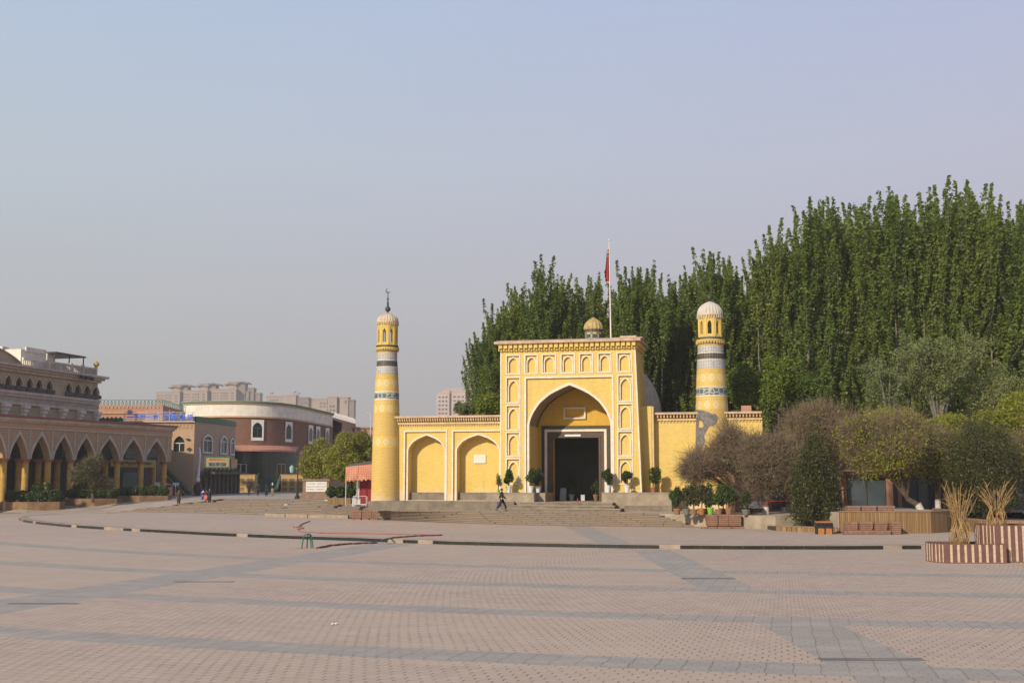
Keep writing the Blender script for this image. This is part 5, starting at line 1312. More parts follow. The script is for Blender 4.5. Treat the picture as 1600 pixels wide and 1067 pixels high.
planter('low brown planter with cream stripes and a bundle of bare stems', 1467, 1573, 50.2, .80, 7, .0 + P(1516, 850, 50.2)[0] - P(1467, 850, 50.2)[0], 2.7)
planter('tall brown striped planter with bare stems at the right edge', 1551, 1600, 50.35, 1.56, 8, .85, 2.0, ext=2.2, chamf=.75)
bpy.data.objects['striped_planter.001'].location.y = 50.75

# ------------------------------------------------------------------ small things on the plaza
X, Y = G(481, 857); t = thing('hose_stand', 'green metal tube stand on the plaza beside the kerb', 'stand', (X, Y, 0))
for s1, s2 in ((-.22, -.15), (-.05, .12), (.22, -.12), (.1, .2)):
    mb = MB(); mb.tube([(s1 * 1.3, s2, 0.02), (s1 * 1.1, s2, .35), (s1 * .85, s2 * .8, .66)], .03, 7); mb.build('leg', 'green_metal', t)
mb = MB(); mb.tube([(-.19, -.12, .66), (-.1, -.1, .74), (.1, -.1, .74), (.19, -.1, .66)], .03, 7); mb.tube([(-.04, .1, .66), (0, .0, .73), (.09, .16, .66)], .03, 7); mb.build('top_bar', 'green_metal', t)
mb = MB(); mb.boxr((0, -.05, 0), 1.1, .22, .035, .05, 0); mb.boxr((-.5, .1, .0), .9, .12, .03, -.1, 0); mb.boxr((.6, -.1, .0), .8, .1, .03, .02, 0); mb.build('board', 'cladding_board', t) if 'cladding_board' in M else (plain('cladding_board', (.40, .27, .13), .8, .2, 3), mb.build('board', 'cladding_board', t))
def hose(label, pts, z, r, mat):
    w = [Vector((*G(*q, z), z)) for q in pts]; out = []; rdh = random.Random(len(pts))
    for i in range(len(w) - 1):
        n_ = 8
        for k in range(n_): 
            p_ = w[i].lerp(w[i + 1], k / n_); out.append((p_.x + rdh.uniform(-.03, .03), p_.y + rdh.uniform(-.12, .12), p_.z))
    out.append(tuple(w[-1])); o0 = out[0]; mb = MB(); mb.tube([(a_ - o0[0], b_ - o0[1], 0) for a_, b_, c_ in out], r, 5)
    return tag(mb.build('hose', mat, None, (o0[0], o0[1], z)), label, 'hose')
hose('red hose lying across the paving between the kerb and the stairs', [(458, 823.2), (472, 822.6), (474, 825), (465, 826), (468, 830), (500, 832.3), (560, 833), (630, 834), (692, 835.3)], HK + .03, .03, 'hose_red')
hose('dark hose running from the green stand over the kerb', [(494, 856), (515, 851.8), (540, 849.5), (565, 848.2), (590, 847.4)], .045, .05, 'hose_dark')
hose('dark end of the hose joining the red one inside the kerb', [(597, 843.5), (615, 839.5), (650, 837), (690, 835.6)], HK + .03, .045, 'hose_dark')
hose('short dark green hose leading from the stairs to the red hose', [(468, 821.5), (472, 818), (484, 813.8)], HK + .03, .04, 'green_metal')
X, Y = G(522, 976); rng = np.random.default_rng(4)
mb = MB(); rr = random.Random(4); vs = []
for i in range(5):
    for j in range(4): vs.append((i * .035 - .07, j * .03 - .05, .01 + rr.uniform(0, .045)))
mb.add(vs, [(i * 4 + j, i * 4 + j + 1, (i + 1) * 4 + j + 1, (i + 1) * 4 + j) for i in range(4) for j in range(3)])
tag(mb.build('paper_scrap', 'sign_white', None, (X, Y, 0)), 'crumpled white scrap of paper lying on the paving', 'litter')
# pale stones worn into the stairs: broken white pieces
for i, (px, py, z, lb) in enumerate(((447, 790.5, .85, 'white lump on the wide stairs below the notice board'), (510, 783.5, 1.3, 'white lump near the top of the stairs beside the notice board'), (354, 798, .35, 'white lump low on the left end of the stairs'), (275, 796, .3, 'small white lump on the far left of the stairs'))):
    X, Y = G(px, py, z); mb = MB(); rr = random.Random(i); pr = [(.01, 0), (.16, .02), (.2, .09), (.13, .17), (.01, .2)]
    mb.lathe(pr, (0, 0), 7); mb.v = [(a_ * (1 + rr.uniform(-.2, .5)), b_ * (1 + rr.uniform(-.2, .2)), c_) for a_, b_, c_ in mb.v]
    tag(mb.build('white_stone', 'sign_white', None, (X, Y, z)), lb, 'stone', 'white lumps on the stairs')

# ------------------------------------------------------------------ people
def person(label, X, Y, z, h=1.70, face=0.0, stride=.0, phase=1, top='cloth_black', legs='cloth_black', coat=0.0, head=None, arms=(0.1, -.1), hold=None, seed=0):
    """face: heading angle (0 = towards +x); coat = length of the coat below the hip as a share of the leg"""
    t = thing('person', label, 'person', (X, Y, z), face); k = h / 1.72
    def skin(name, V, E, R, mat, root=0, sub=1):
        me = bpy.data.meshes.new(name); me.from_pydata([tuple(c * k for c in v) for v in V], E, []); me.materials.append(M[mat])
        o = link(name, me, t); m = o.modifiers.new('skin', 'SKIN'); m.use_smooth_shade = True
        if not me.skin_vertices: bm = bmesh.new(); bm.from_mesh(me); bm.verts.layers.skin.verify(); bm.to_mesh(me); bm.free()
        for i, r in enumerate(R): me.skin_vertices[0].data[i].radius = ((r[0] if isinstance(r, tuple) else r) * k, (r[1] if isinstance(r, tuple) else r) * k)
        me.skin_vertices[0].data[root].use_root = True
        s = o.modifiers.new('sub', 'SUBSURF'); s.levels = sub; s.render_levels = sub
        return o
    s = stride * phase
    hipL, hipR = (0, .095, .92), (0, -.095, .92)
    kL = (.5 * s + .05 * abs(s), .10, .50); kR = (-.35 * s + .08 * abs(s), -.10, .50)
    aL = (.85 * s if s > 0 else 1.0 * s, .10, .09 if s >= 0 else .16); aR = (-.95 * s if s > 0 else -.85 * s, -.10, .16 if s > 0 else .09)
    sh = 1.42
    def arm(side, sw):
        S = (0, side * .19, sh); el_ = (sw * .55 - .03, side * .25, 1.14); wr = (sw * 1.15 + .03, side * .24, .90); return S, el_, wr
    SL, EL, WL = arm(1, arms[0]); SR, ER, WR = arm(-1, arms[1])
    # body: one continuous surface, hands with fingers
    V = [(0, 0, .95), (0, 0, 1.15), (.0, 0, 1.38), (0, 0, 1.48), (.01, 0, 1.53), (.025, 0, 1.60), (.02, 0, 1.68)]; R = [.11, .10, .10, .05, .055, (.085, .075), .06]; E = [(i, i + 1) for i in range(6)]
    def chain(fr, pts, rs):
        j = fr
        for p, r in zip(pts, rs): V.append(p); R.append(r); E.append((j, len(V) - 1)); j = len(V) - 1
        return j
    for S, e_, w_, sd in ((SL, EL, WL, 1), (SR, ER, WR, -1)):
        j = chain(2, [S, e_, w_, (w_[0] + .02, w_[1], w_[2] - .07)], [.05, .037, .025, .03])
        for q in range(4):
            fx = w_[0] + .045 - q * .022; L = (.062, .072, .068, .054)[q]
            chain(j, [(fx, w_[1], w_[2] - .10), (fx + .004, w_[1] - sd * .008, w_[2] - .10 - L * .55), (fx + .002, w_[1] - sd * .022, w_[2] - .10 - L)], [.010, .009, .007])
        chain(j - 0, [(w_[0] + .055, w_[1] - sd * .012, w_[2] - .06), (w_[0] + .07, w_[1] - sd * .02, w_[2] - .10)], [.011, .009])
    for hp, kn, an in ((hipL, kL, aL), (hipR, kR, aR)): chain(0, [hp, kn, an], [.075, .052, .038])
    skin('body', V, E, R, 'skin')
    # face
    mb = MB(); mb.add([(.108 * k, -.012 * k, 1.60 * k), (.108 * k, .012 * k, 1.60 * k), (.128 * k, 0, 1.575 * k), (.10 * k, 0, 1.625 * k)], [(0, 2, 3), (1, 3, 2), (0, 1, 2)]); mb.build('nose', 'skin', t)
    for sd in (-1, 1): MB().lathe([(.004, -.008), (.009, 0), (.004, .008)], (0, 0), 6).build('eye', 'hair_black', t, (.10 * k, sd * .03 * k, 1.615 * k))
    # trousers
    V2 = [(0, 0, .93), hipL, kL, (aL[0], aL[1], aL[2] + .03), hipR, kR, (aR[0], aR[1], aR[2] + .03), (0, 0, 1.0)]
    skin('trousers', V2, [(0, 1), (1, 2), (2, 3), (0, 4), (4, 5), (5, 6), (0, 7)], [.16, .125, .095, .08, .125, .095, .08, .16], legs)
    for an in (aL, aR):
        q = MB(); q.box(-.08, .17, -.045, .045, 0, .085); q.v = [(a_ * k, b_ * k * (1 if a_ < .1 else .8), c_ * k * (1 if a_ < .1 else .6)) for a_, b_, c_ in q.v]; q.build('shoe', 'hair_black', t, (an[0] * k, an[1] * k, max(0, an[2] - .09) * k))
    # jacket or coat
    V3 = [(0, 0, .98), (0, 0, 1.16), (0, 0, 1.36), (0, 0, 1.46), SL, EL, (WL[0], WL[1], WL[2] + .03), SR, ER, (WR[0], WR[1], WR[2] + .03)]; R3 = [(.16, .19), (.16, .19), (.16, .20), .09, .10, .075, .06, .10, .075, .06]; E3 = [(0, 1), (1, 2), (2, 3), (2, 4), (4, 5), (5, 6), (2, 7), (7, 8), (8, 9)]
    skin('jacket', V3, E3, R3, top)
    if coat > 0:
        zz = .98 - coat * .9; q = MB(); q.lathe([((.19 + .04) * 1, zz), (.20, (zz + 1.0) / 2), (.155, 1.06)], (0, 0), 14, cap=False); q.v = [(a_ * k * (1.0 + abs(s) * .8), b_ * k * .95, c_ * k) for a_, b_, c_ in q.v]; q.build('coat_skirt', top, t, smooth=True)
    # hair or scarf
    q = MB(); hm = head or 'hair_black'
    pr = [(.085, 1.56), (.1, 1.62), (.098, 1.67), (.075, 1.715), (.03, 1.74), (.001, 1.745)] if not head else [(.12, 1.44), (.11, 1.52), (.112, 1.62), (.10, 1.69), (.06, 1.74), (.001, 1.755)]
    q.lathe(pr, (0, 0), 12, cap=False); q.v = [(a_ * k * .95 - .012 * k, b_ * k * .86, c_ * k) for a_, b_, c_ in q.v]; q.build('scarf' if head else 'hair', hm, t, smooth=True)
    return t, k, WL, WR
mx_, my_ = -.80, 92.05
my_ = G(784, 798.6, 1.07)[1] + .25; mx_ = P(784, 790, my_)[0]
t, k, WL, WR = person('man in a black suit walking right along the terrace with a purple bag', mx_, my_, 1.075, 1.74, 0.0, .42, 1, arms=(-.18, .25))
hx, hy = mx_ + WR[0] * k, my_ + WR[1] * k
wl_ = (mx_ + (-.18 * 1.15 + .03) * k, my_ + .24 * k); b = thing('shopping_bag', 'purple bag carried by the man in the black suit', 'bag', (wl_[0] - .02, wl_[1], 1.075 + .33))
mb = MB(); mb.add([(-.17, -.07, 0), (.17, -.07, 0), (.17, .07, 0), (-.17, .07, 0), (-.19, -.05, .38), (.19, -.05, .38), (.19, .05, .38), (-.19, .05, .38)], [(0, 3, 2, 1), (4, 5, 6, 7), (0, 1, 5, 4), (1, 2, 6, 5), (2, 3, 7, 6), (3, 0, 4, 7)]); mb.build('body', 'bag_purple', b)
mb = MB(); mb.tube([(-.08, 0, .38), (-.05, 0, .50), (.05, 0, .50), (.08, 0, .38)], .012, 5); mb.build('handle', 'bag_purple', b)
def onz(px, py, z): X, Y = G(px, py, z); return X, Y, z
def pp(label, px, py, z, h, **kw): X, Y = G(px, py, z); return person(label, X, Y, z, h, **kw)
pp('person in a long olive coat standing at the left end of the stairs', 279, 789.5, .80, 1.66, face=-1.4, stride=.06, top='cloth_olive', legs='cloth_black', coat=.45)
t, k, a, b_ = pp('child in a blue and white track suit walking on the stairs', 317, 787, .90, 1.60, face=-1.2, stride=.22, top='cloth_blue', legs='cloth_blue')
q = MB(); q.lathe([(.20, 1.33), (.17, 1.42), (.09, 1.47)], (0, 0), 12, cap=False); q.v = [(x_ * .85 * k, y_ * 1.15 * k, z_ * k) for x_, y_, z_ in q.v]; q.build('collar', 'cloth_white', t, smooth=True)
pp('person in black carrying an orange bag on the stairs, nearest the child in blue', 322.5, 787.5, .90, 1.55, face=-1.7, stride=.15)
X, Y = G(319.6, 787.8, .90); b = thing('shopping_bag', 'orange bag held between the child in blue and the person in black', 'bag', (X + .12, Y - .1, .90 + .55))
mb = MB(); mb.box(-.15, .15, -.06, .06, 0, .42); mb.build('body', 'bag_orange', b); mb = MB(); mb.tube([(-.07, 0, .42), (0, 0, .55), (.07, 0, .42)], .012, 5); mb.build('handle', 'bag_orange', b)
pp('taller person in black at the right of the group on the stairs', 327, 788, .90, 1.70, face=-1.5, stride=.12, coat=.3)
pp('person in a black coat before the yellow kiosk, leftmost on the street', 389, 774, 1.45, 1.70, face=1.6, stride=.05, coat=.4)
pp('person in dark clothes before the green stairs, second on the street', 403, 774.5, 1.45, 1.62, face=1.5, stride=.1, coat=.3)
pp('woman in a long black dress, third person on the street', 416, 775, 1.45, 1.62, face=1.2, stride=.03, coat=.85, head='cloth_black')
pp('woman with a white headscarf, black top and sand trousers on the street', 425.5, 775, 1.45, 1.66, face=1.5, stride=.12, legs='cloth_sand', head='cloth_white')

# ------------------------------------------------------------------ left side: notice board, lamp, stall
X, Y = G(493, 779.5, 1.45); t = thing('notice_wall', 'brown stone notice wall with a white inscribed panel on two steps', 'sign', (X, Y, 1.45))
s_ = Y / FPX
mb = MB(); mb.box(-22.5 * s_, 22.5 * s_, -.9, 1.3, 0, .38); mb.box(-21.5 * s_, 21.5 * s_, -.5, 1.1, .382, .70); mb.box(-20 * s_, 20 * s_, 0, .7, .702, 1.9); mb.box(-21.5 * s_, 21.5 * s_, -.12, .8, 1.902, 2.12); mb.build('wall', 'stone_brown', t)
mb = MB(); mb.box(-15 * s_, 17 * s_, -.06, -.001, .78, 1.84); mb.build('panel', 'sign_white', t)
mb = MB(); rr = random.Random(3)
for row_, (n_, h_) in enumerate(((26, .12), (34, .08), (30, .12))):
    for j in range(n_):
        x = -13.5 * s_ + 29 * s_ * j / n_; zz = 1.58 - row_ * .30
        if 11 < j < 14 and row_ != 1: continue
        for q in range(2): mb.box(x, x + rr.uniform(.02, .05), -.075, -.062, zz + q * h_ * .5 + rr.uniform(-.01, .01), zz + q * h_ * .5 + rr.uniform(.02, .05))
mb.build('inscription', 'sign_ink', t)
X, Y = G(467, 779, 1.45); t = thing('street_lamp', 'dark lamp post with a hanging pale lantern left of the white notice panel', 'lamp', (X, Y - 1, 1.45))
mb = MB(); mb.lathe([(.3, 0), (.3, .25), (.16, .35), (.14, .8), (.07, .9), (.055, 4.3), (.09, 4.35), (.03, 4.5)], (0, 0), 10); mb.build('pole', 'black_metal', t)
mb = MB(); mb.tube([(0, 0, 3.6), (-.4, 0, 3.75), (-.65, 0, 3.6)], .035, 6); mb.build('arm', 'black_metal', t)
mb = MB(); mb.lathe([(.05, 3.6), (.28, 3.35), (.25, 3.3), (.2, 2.85), (.05, 2.75)], (-.65, 0), 8); mb.build('lantern', 'lantern_glass', t)
t.location.x = X
Xs, Ys = P(563, 780, 103)[0], 103.0
t = thing('market_stall', 'red market stall with an orange checked awning beside the left tower', 'stall', (Xs, Ys, 1.3)); s_ = Ys / FPX
mb = MB(); mb.box(-2 * s_, 22 * s_, .1, 2.0, .05, 2.9); mb.build('booth', 'kiosk_red', t)
mb = MB(); mb.box(-4 * s_, -1.8 * s_, .05, .5, 0, 2.6); mb.build('side_panel', 'metal_white', t)
mb = MB(); mb.add([(-21 * s_, -.9, 3.30), (22 * s_, -.9, 3.55), (22 * s_, 2.1, 3.9), (-21 * s_, 2.1, 3.6), (-21 * s_, -.9, 3.24), (22 * s_, -.9, 3.49), (22 * s_, 2.1, 3.84), (-21 * s_, 2.1, 3.54)], [(0, 1, 2, 3), (4, 5, 6, 7), (0, 1, 5, 4), (1, 2, 6, 5), (2, 3, 7, 6), (3, 0, 4, 7)]); mb.build('roof', 'roof_dark', t)
m, tt_, b_, o_ = nt('awning_check'); g = N(tt_); x_, y_, z_ = g.sep(g.coord())
f1 = g.math('LESS_THAN', g.math('FRACT', g.math('MULTIPLY', g.math('ADD', x_, y_), 6.5)), .45); f2 = g.math('LESS_THAN', g.math('FRACT', g.math('MULTIPLY', z_, 6.5)), .45)
g.put(b_.inputs['Base Color'], g.mix(g.math('MULTIPLY', g.math('ADD', f1, f2), .5), (.62, .36, .24), (.50, .13, .08))); b_.inputs['Roughness'].default_value = .9
def cloth(x0, x1, zt0, zt1, dz, y, seed):
    mb = MB(); n_ = 26; rr = random.Random(seed); vs = []
    for j in range(7):
        for i in range(n_ + 1):
            f_ = i / n_; zt_ = zt0 + (zt1 - zt0) * f_; vs.append((x0 + (x1 - x0) * f_, y - .12 * (j / 6) + .06 * sin(i * 1.9 + seed) * (j / 6), zt_ - dz * j / 6 - (.07 * sin(i * .8 + seed) if j == 6 else 0)))
    mb.add(vs, [(j * (n_ + 1) + i, j * (n_ + 1) + i + 1, (j + 1) * (n_ + 1) + i + 1, (j + 1) * (n_ + 1) + i) for j in range(6) for i in range(n_)]); return mb
cloth(-21 * s_, -2 * s_, 3.28, 3.40, 1.25, -.93, 1).build('awning', 'awning_check', t, smooth=True); cloth(-1.6 * s_, 21.5 * s_, 3.40, 3.52, 1.3, -.93, 3).build('awning', 'awning_check', t, smooth=True)
for xx in (-20.5 * s_, -3 * s_, 20 * s_): mb = MB(); mb.tube([(xx, -.85, 0), (xx, -.85, 3.3)], .035, 6); mb.build('post', 'metal_white', t)
X, Y = Xs + 3 * s_, 101.6; t = thing('crate', 'open white metal rack on the ground before the red stall', 'rack', (X, Y, 1.25))
mb = MB()
for a_, b_ in ((-.55, -.3), (.55, -.3), (.55, .3), (-.55, .3)): mb.tube([(a_, b_, 0), (a_, b_, .85)], .03, 5)
for zz in (.15, .85):
    for p_, q_ in (((-.55, -.3), (.55, -.3)), ((.55, -.3), (.55, .3)), ((.55, .3), (-.55, .3)), ((-.55, .3), (-.55, -.3))): mb.tube([(*p_, zz), (*q_, zz)], .025, 5)
mb.box(-.5, .5, -.25, .25, .16, .2); mb.build('frame', 'metal_white', t)
t = thing('box', 'small white box standing at the left foot of the red stall', 'box', (Xs - 1.4 * s_ - .1, 101.9, 1.25)); mb = MB(); mb.box(-.35, .35, -.25, .25, 0, .62); mb.box(-.37, .37, -.27, .27, .622, .68); mb.build('body', 'metal_white', t); 
# planter bed under the street tree
X0, Y0 = G(512, 787.5, 1.25); X1, Y1 = G(548, 787.5, 1.25)
t = thing('tree_planter', 'low wood-clad planter under the street tree left of the stall', 'planter', (X0, Y0, 1.2)); mb = MB(); mb.box(0, X1 - X0, 0, 1.8, 0, .62); mb.build('box', 'wood_cladding', t)
shrub('dark green hedge in the low planter under the street tree', (X0 + X1) / 2, Y0 + 1, 1.8, X1 - X0 + .4, 1.5, 1.1, 301, n=3500)

# ------------------------------------------------------------------ left side: arcade
AX, AY = -55.0, 128.0; AE = (-44.1, 155.0); AANG = atan2(AE[1] - AY, AE[0] - AX); AF = Frame(AX, AY, AANG)
arc = thing('arcade', 'long brick arcade of pointed arches on yellow columns at the left', 'building', (AX, AY, 0), AANG)
cols = [AF.F(px, 720)[0] for px in (-58, -23, 11, 45, 80, 115, 150, 188, 225, 261)]
zcap, zap_, zfas, zev, zfl = 5.80, 8.45, 9.15, 10.25, .95
u0 = cols[0] - .3; u1 = AF.F(268, 700)[0]
mb = MB(); hl = []
for i in range(len(cols) - 1):
    c_ = (cols[i] + cols[i + 1]) / 2; h_ = (cols[i + 1] - cols[i]) / 2 - .30; hl.append((c_, h_))
out = [(u0, zcap + .02), (u0, zfas), (u1, zfas), (u1, zcap + .02)]
ars = [arch(c_, h_, zcap + .025, zcap + .25, zap_, GTAB) for c_, h_ in hl]
mb.panel(out, ars, 0, .9); mb.box(u0, u1, .9, .92, zfas - .6, zfas, 0)
mb.quad((u1, 0, zcap), (u1, .9, zcap), (u1, .9, zfas), (u1, 0, zfas)); mb.build('arch_wall', 'arcade_brick', arc)
mb = MB()
for (c_, h_), a_ in zip(hl, ars):
    mb.strip(a_, arch(c_, h_ + .16, zcap + .025, zcap + .25, zap_ + .28, GTAB), -.12, -.003)
    mb.strip(arch(c_, h_ + .19, zcap + .025, zcap + .25, zap_ + .33, GTAB), arch(c_, h_ + .28, zcap + .025, zcap + .25, zap_ + .48, GTAB), -.07, -.003)
for c_ in cols: mb.box(c_ - .06, c_ + .06, -.10, -.003, zcap + .4, zfas)
mb.box(u0, u1, -.14, -.003, zfas - .08, zfas + .06)
mb.build('moulding', 'gray_stone', arc)
mb = MB(); mb.box(u0, u1 + .05, -.05, .9, zfas + .062, zfas + .60); mb.build('frieze', 'frieze_pink', arc)
mb = MB(); mb.box(u0, u1 + .2, -.25, .9, zfas + .602, zfas + .80, 0); mb.box(u0, u1 + .35, -.5, .9, zfas + .802, zev, 0); mb.box(u0, u1 + .45, -.7, 9.5, zev + .002, zev + .22, 1)
mb.build('roof', ['gray_stone', 'roof_red'], arc)
def column(u, v, big=1.0):
    mb = MB(); z1 = zcap
    mb.lathe([(.50, zfl), (.50, zfl + .25), (.37, zfl + .3), (.34, z1 - .45)], (0, 0), 14); c = mb.build('column', 'column_yellow', arc, (u, v, 0), smooth=False)
    mb = MB(); mb.lathe([(.36, z1 - .45), (.38, z1 - .3), (.55, z1 - .1), (.58, z1 + .015)], (0, 0), 14); mb.build('capital', 'capital_red', c)
for c_ in cols: column(c_, .45)
for px in (-10, 30, 60, 90, 165, 240): column(AF.F(px, 720, 3.8)[0], 3.8)
SB = 7.0
mb = MB(); mb.box(u0 - 2, u1 + 6, SB, SB + 6, 0, zev); mb.build('shop_wall', 'shop_dark', arc)
mb = MB(); mb.box(u0, u1 + .2, 1.0, SB, zev - .9, zev - .7); mb.build('ceiling', 'arcade_brick', arc)
mb = MB(); mb.box(u0 - 3, u1 + 3, .0, SB, .3, zfl); mb.build('floor', 'concrete_dark', arc)
plain('shop_green', (0.05, 0.16, 0.13), 0.4, 0.3, .8); plain('shop_blue', (0.12, 0.20, 0.30), 0.4, 0.4, 1.2); plain('shop_pier', (0.12, 0.085, 0.055), 0.8, 0.2, 1); plain('shop_maroon', (0.10, 0.03, 0.035), 0.6, 0.2, 1)
def shopitem(name, px0, px1, py0, py1, mat, off=SB - .12, th=.1):
    a_, z1 = AF.F(px0, py0, off); b_, _ = AF.F(px1, py0, off); _, z0 = AF.F(px0, py1, off); q = MB(); q.box(a_, b_, off, off + th, z0, z1); return q.build(name, mat, arc)
for a_, b_, c_, d_, n_, m_ in ((22, 40, 692, 711, 'shop_window', 'shop_green'), (62, 75, 694, 708, 'shop_window', 'shop_green'), (97, 109, 695, 714, 'shop_sign', 'shop_blue'), (35, 40, 735, 752, 'poster', 'shop_blue'),
                           (192, 221, 738, 766, 'shop_window', 'shop_green'), (196, 218, 700, 716, 'shop_window', 'window_glass'), (231, 245, 700, 714, 'shop_window', 'window_glass'), (135, 150, 700, 715, 'shop_window', 'window_glass'), (62, 76, 722, 735, 'shop_sign', 'shop_maroon')):
    shopitem(n_, a_, b_, c_, d_, m_)
for px in (27, 60, 130, 180): a_ = AF.F(px, 740, SB - .3)[0]; q = MB(); q.box(a_ - .3, a_ + .3, SB - .35, SB - .13, zfl, zev - 1); q.build('pier', 'shop_pier', arc)
# yellow shop sign with lettering
off = 3.2
a_, z1 = AF.F(174, 717, off); b_, _ = AF.F(244, 717, off); _, z0 = AF.F(200, 729.5, off)
sg = MB(); sg.box(a_, b_, off, off + .2, z0, z1); sg = sg.build('shop_sign', 'sign_yellow', arc)
rr = random.Random(8); mb = MB(); n_ = 34
for j in range(n_):
    x = a_ + .6 + (b_ - a_ - 1.4) * j / n_
    if j % 9 == 8: continue
    for q in range(3): mb.box(x + rr.uniform(0, .1), x + rr.uniform(.14, .3), off - .03, off - .002, (z0 + z1) / 2 + rr.uniform(-.28, .2), (z0 + z1) / 2 + rr.uniform(.0, .1) + q * .03)
mb.build('lettering', 'sign_ink', sg)
# white advertising stand, dark red cabinet, blue street sign
X, Y = P(246, 755, 150); X = P(246, 755, 150)[0]
t = thing('advert_stand', 'narrow white advertising panel with a teal disc under the last arches', 'sign', (X, 150, 1.1)); mb = MB(); mb.box(-.32, .32, 0, .1, .3, 2.1); mb.box(-.25, .25, -.1, .2, 0, .3); mb.build('panel', 'metal_white', t); MB().lathe([(.01, 0), (.22, 0), (.22, .02)], (0, 0), 14).build('emblem', 'shop_green', t, (0, -.02, 1.4)).rotation_euler = (pi / 2, 0, 0)
X = P(262, 765, 146)[0]; t = thing('cabinet', 'dark red street cabinet with a rounded top near the end of the arcade', 'cabinet', (X, 146, 1.0)); mb = MB(); mb.box(-.62, .62, -.3, .3, .55, 1.8); mb.lathe([(.64, 1.8), (.5, 2.0), (.1, 2.1)], (0, 0), 12); mb.box(-.08, .08, -.08, .08, 0, .55); mb.build('body', 'shop_maroon', t)
X = P(274, 770, 147)[0]; t = thing('street_sign', 'small blue street name sign on a thin post right of the red cabinet', 'sign', (X, 147, 1.1)); MB().tube([(0, 0, 0), (0, 0, 2.0)], .04, 6).build('post', 'metal_white', t); MB().box(-.35, .45, -.04, .04, 1.72, 2.0).build('panel', 'sign_blue_dull', t) if 'sign_blue_dull' in M else (plain('sign_blue_dull', (.05, .09, .2), .5, .1, 3), MB().box(-.35, .45, -.05, .05, 1.72, 2.05).build('panel', 'sign_blue_dull', t))
# planters with hedges before the arcade
for i, (xa, xb, ya, Yp, zz, lb, hl_) in enumerate(((-70, 88, 797, 128.5, .15, 'long low stone planter at the left edge before the arcade', 'dark green clipped shrubs in the leftmost planter'), (96, 178, 788, 134, .55, 'stone planter before the middle of the arcade', 'dark hedge in the middle planter before the arcade'), (179, 258, 784, 140, .8, 'stone planter before the far end of the arcade', 'dark hedge in the planter at the far end of the arcade'))):
    X0 = P(xa, 790, Yp)[0]; X1 = P(xb, 790, Yp)[0]; h = .98 if i == 0 else .85
    t = thing('stone_planter', lb, 'planter', (X0, Yp, zz)); wv = X1 - X0
    xc = P((29, 150, 219)[i] if i else 46, 790, Yp)[0] - X0
    poly = [(0, -.6 if i == 0 else 0), (xc, -.5), (wv, .9), (wv, 2.6), (0, 2.6)]
    mb = MB(); mb.prism(poly, 0, h); mb.build('box', 'planter_stone', t) if 'planter_stone' in M else (plain('planter_stone', (.33, .20, .10), .85, .25, 1.5), mb.build('box', 'planter_stone', t))
    shrub(hl_, (X0 + X1) / 2, Yp + 1.2, zz + h - .08, wv * .97, 1.9, (1.35, 1.3, 1.2)[i], 310 + i, n=9000, leaf=.10)
shrub('loose taller green bush growing in the leftmost planter', P(62, 780, 129.5)[0], 129.8, 1.0, 1.9, 1.5, 2.3, 320, n=1500, mat='shrub_leaf', leaf=.11, name='bush', cat='bush')
X, Y = P(92, 790, 131)[0], 131; t = thing('litter_bin', 'dark litter bin between the two left planters', 'bin', (X, Y, .35)); mb = MB(); mb.box(-.4, .4, -.3, .3, 0, .25); mb.box(-.36, .36, -.26, .26, .25, .8); mb.box(-.45, .45, -.34, .34, .95, 1.1); mb.box(-.42, -.34, -.3, .3, .8, .95); mb.box(.34, .42, -.3, .3, .8, .95); mb.build('body', 'black_metal', t)

# ------------------------------------------------------------------ upper building behind the arcade
UX, UY = -63.5, 148.0; UE = (-57.9, 170.0); UANG = atan2(UE[1] - UY, UE[0] - UX); UF = Frame(UX, UY, UANG); U = UF.F
ub = thing('hotel_building', 'large beige building with arched windows and a white rooftop room at far left', 'building', (UX, UY, 0), UANG)
ue = U(152, 620)[0]; us = U(-70, 620)[0]; zct = 18.0
wins = []
for px, ya, yb in ((-20, 575, 598), (-4, 579, 601), (13, 584, 606), (29.5, 589, 610), (46, 590.5, 612.5), (61, 592, 614), (77, 594, 615.5), (107, 599.5, 620), (121.5, 601.5, 622), (136, 604, 624), (149, 607, 626)):
    c_, z1 = U(px, ya); _, z0 = U(px, yb); hw = (U(px + 5.2, yb)[0] - U(px - 5.2, yb)[0]) / 2; wins.append((c_, hw, z0, z1))
zu0 = np.mean([w_[2] for w_ in wins]); zu1 = np.mean([w_[3] for w_ in wins])
ars = [arch(c_, hw, zu0, zu0 + (zu1 - zu0) * .5, zu1, GTAB) for c_, hw, _, _ in wins]
mb = MB(); mb.panel(rect(us, ue, 1.0, zct - .8), ars, 0, .35); mb.quad((ue, 0, 1), (ue, 22, 1), (ue, 22, zct - .8), (ue, 0, zct - .8)); mb.quad((us, .0, zct - .8), (ue, 0, zct - .8), (ue, 22, zct - .8), (us, 22, zct - .8)); mb.build('wall', 'beige_stucco', ub)
for (c_, hw, _, _), a_ in zip(wins, ars):
    q = MB(); q.plate(a_, .30, .34); wn_ = q.build('window', 'window_red_dark', ub)
    q = MB(); q.strip(a_, arch(c_, hw + .14, zu0, zu0 + (zu1 - zu0) * .5, zu1 + .2, GTAB), -.12, -.003); q.build('frame', 'gray_stone', wn_)
    q = MB(); q.box(c_ - hw - .15, c_ + hw + .25, -.35, -.13, zu0, zu0 + .5); q.build('balcony_rail', 'black_metal', wn_)
mb = MB()
for k, (o0, z0, z1) in enumerate(((.35, zct - .95, zct - .6), (.7, zct - .598, zct - .3), (1.1, zct - .298, zct))): mb.box(us, ue + o0, -o0, 22, z0, z1)
zb1 = zu0 - .15
for o0, z0, z1 in ((.5, zb1 - .35, zb1), (.35, zb1 - .7, zb1 - .352)): mb.box(us, ue + .1, -o0, -.003, z0, z1)
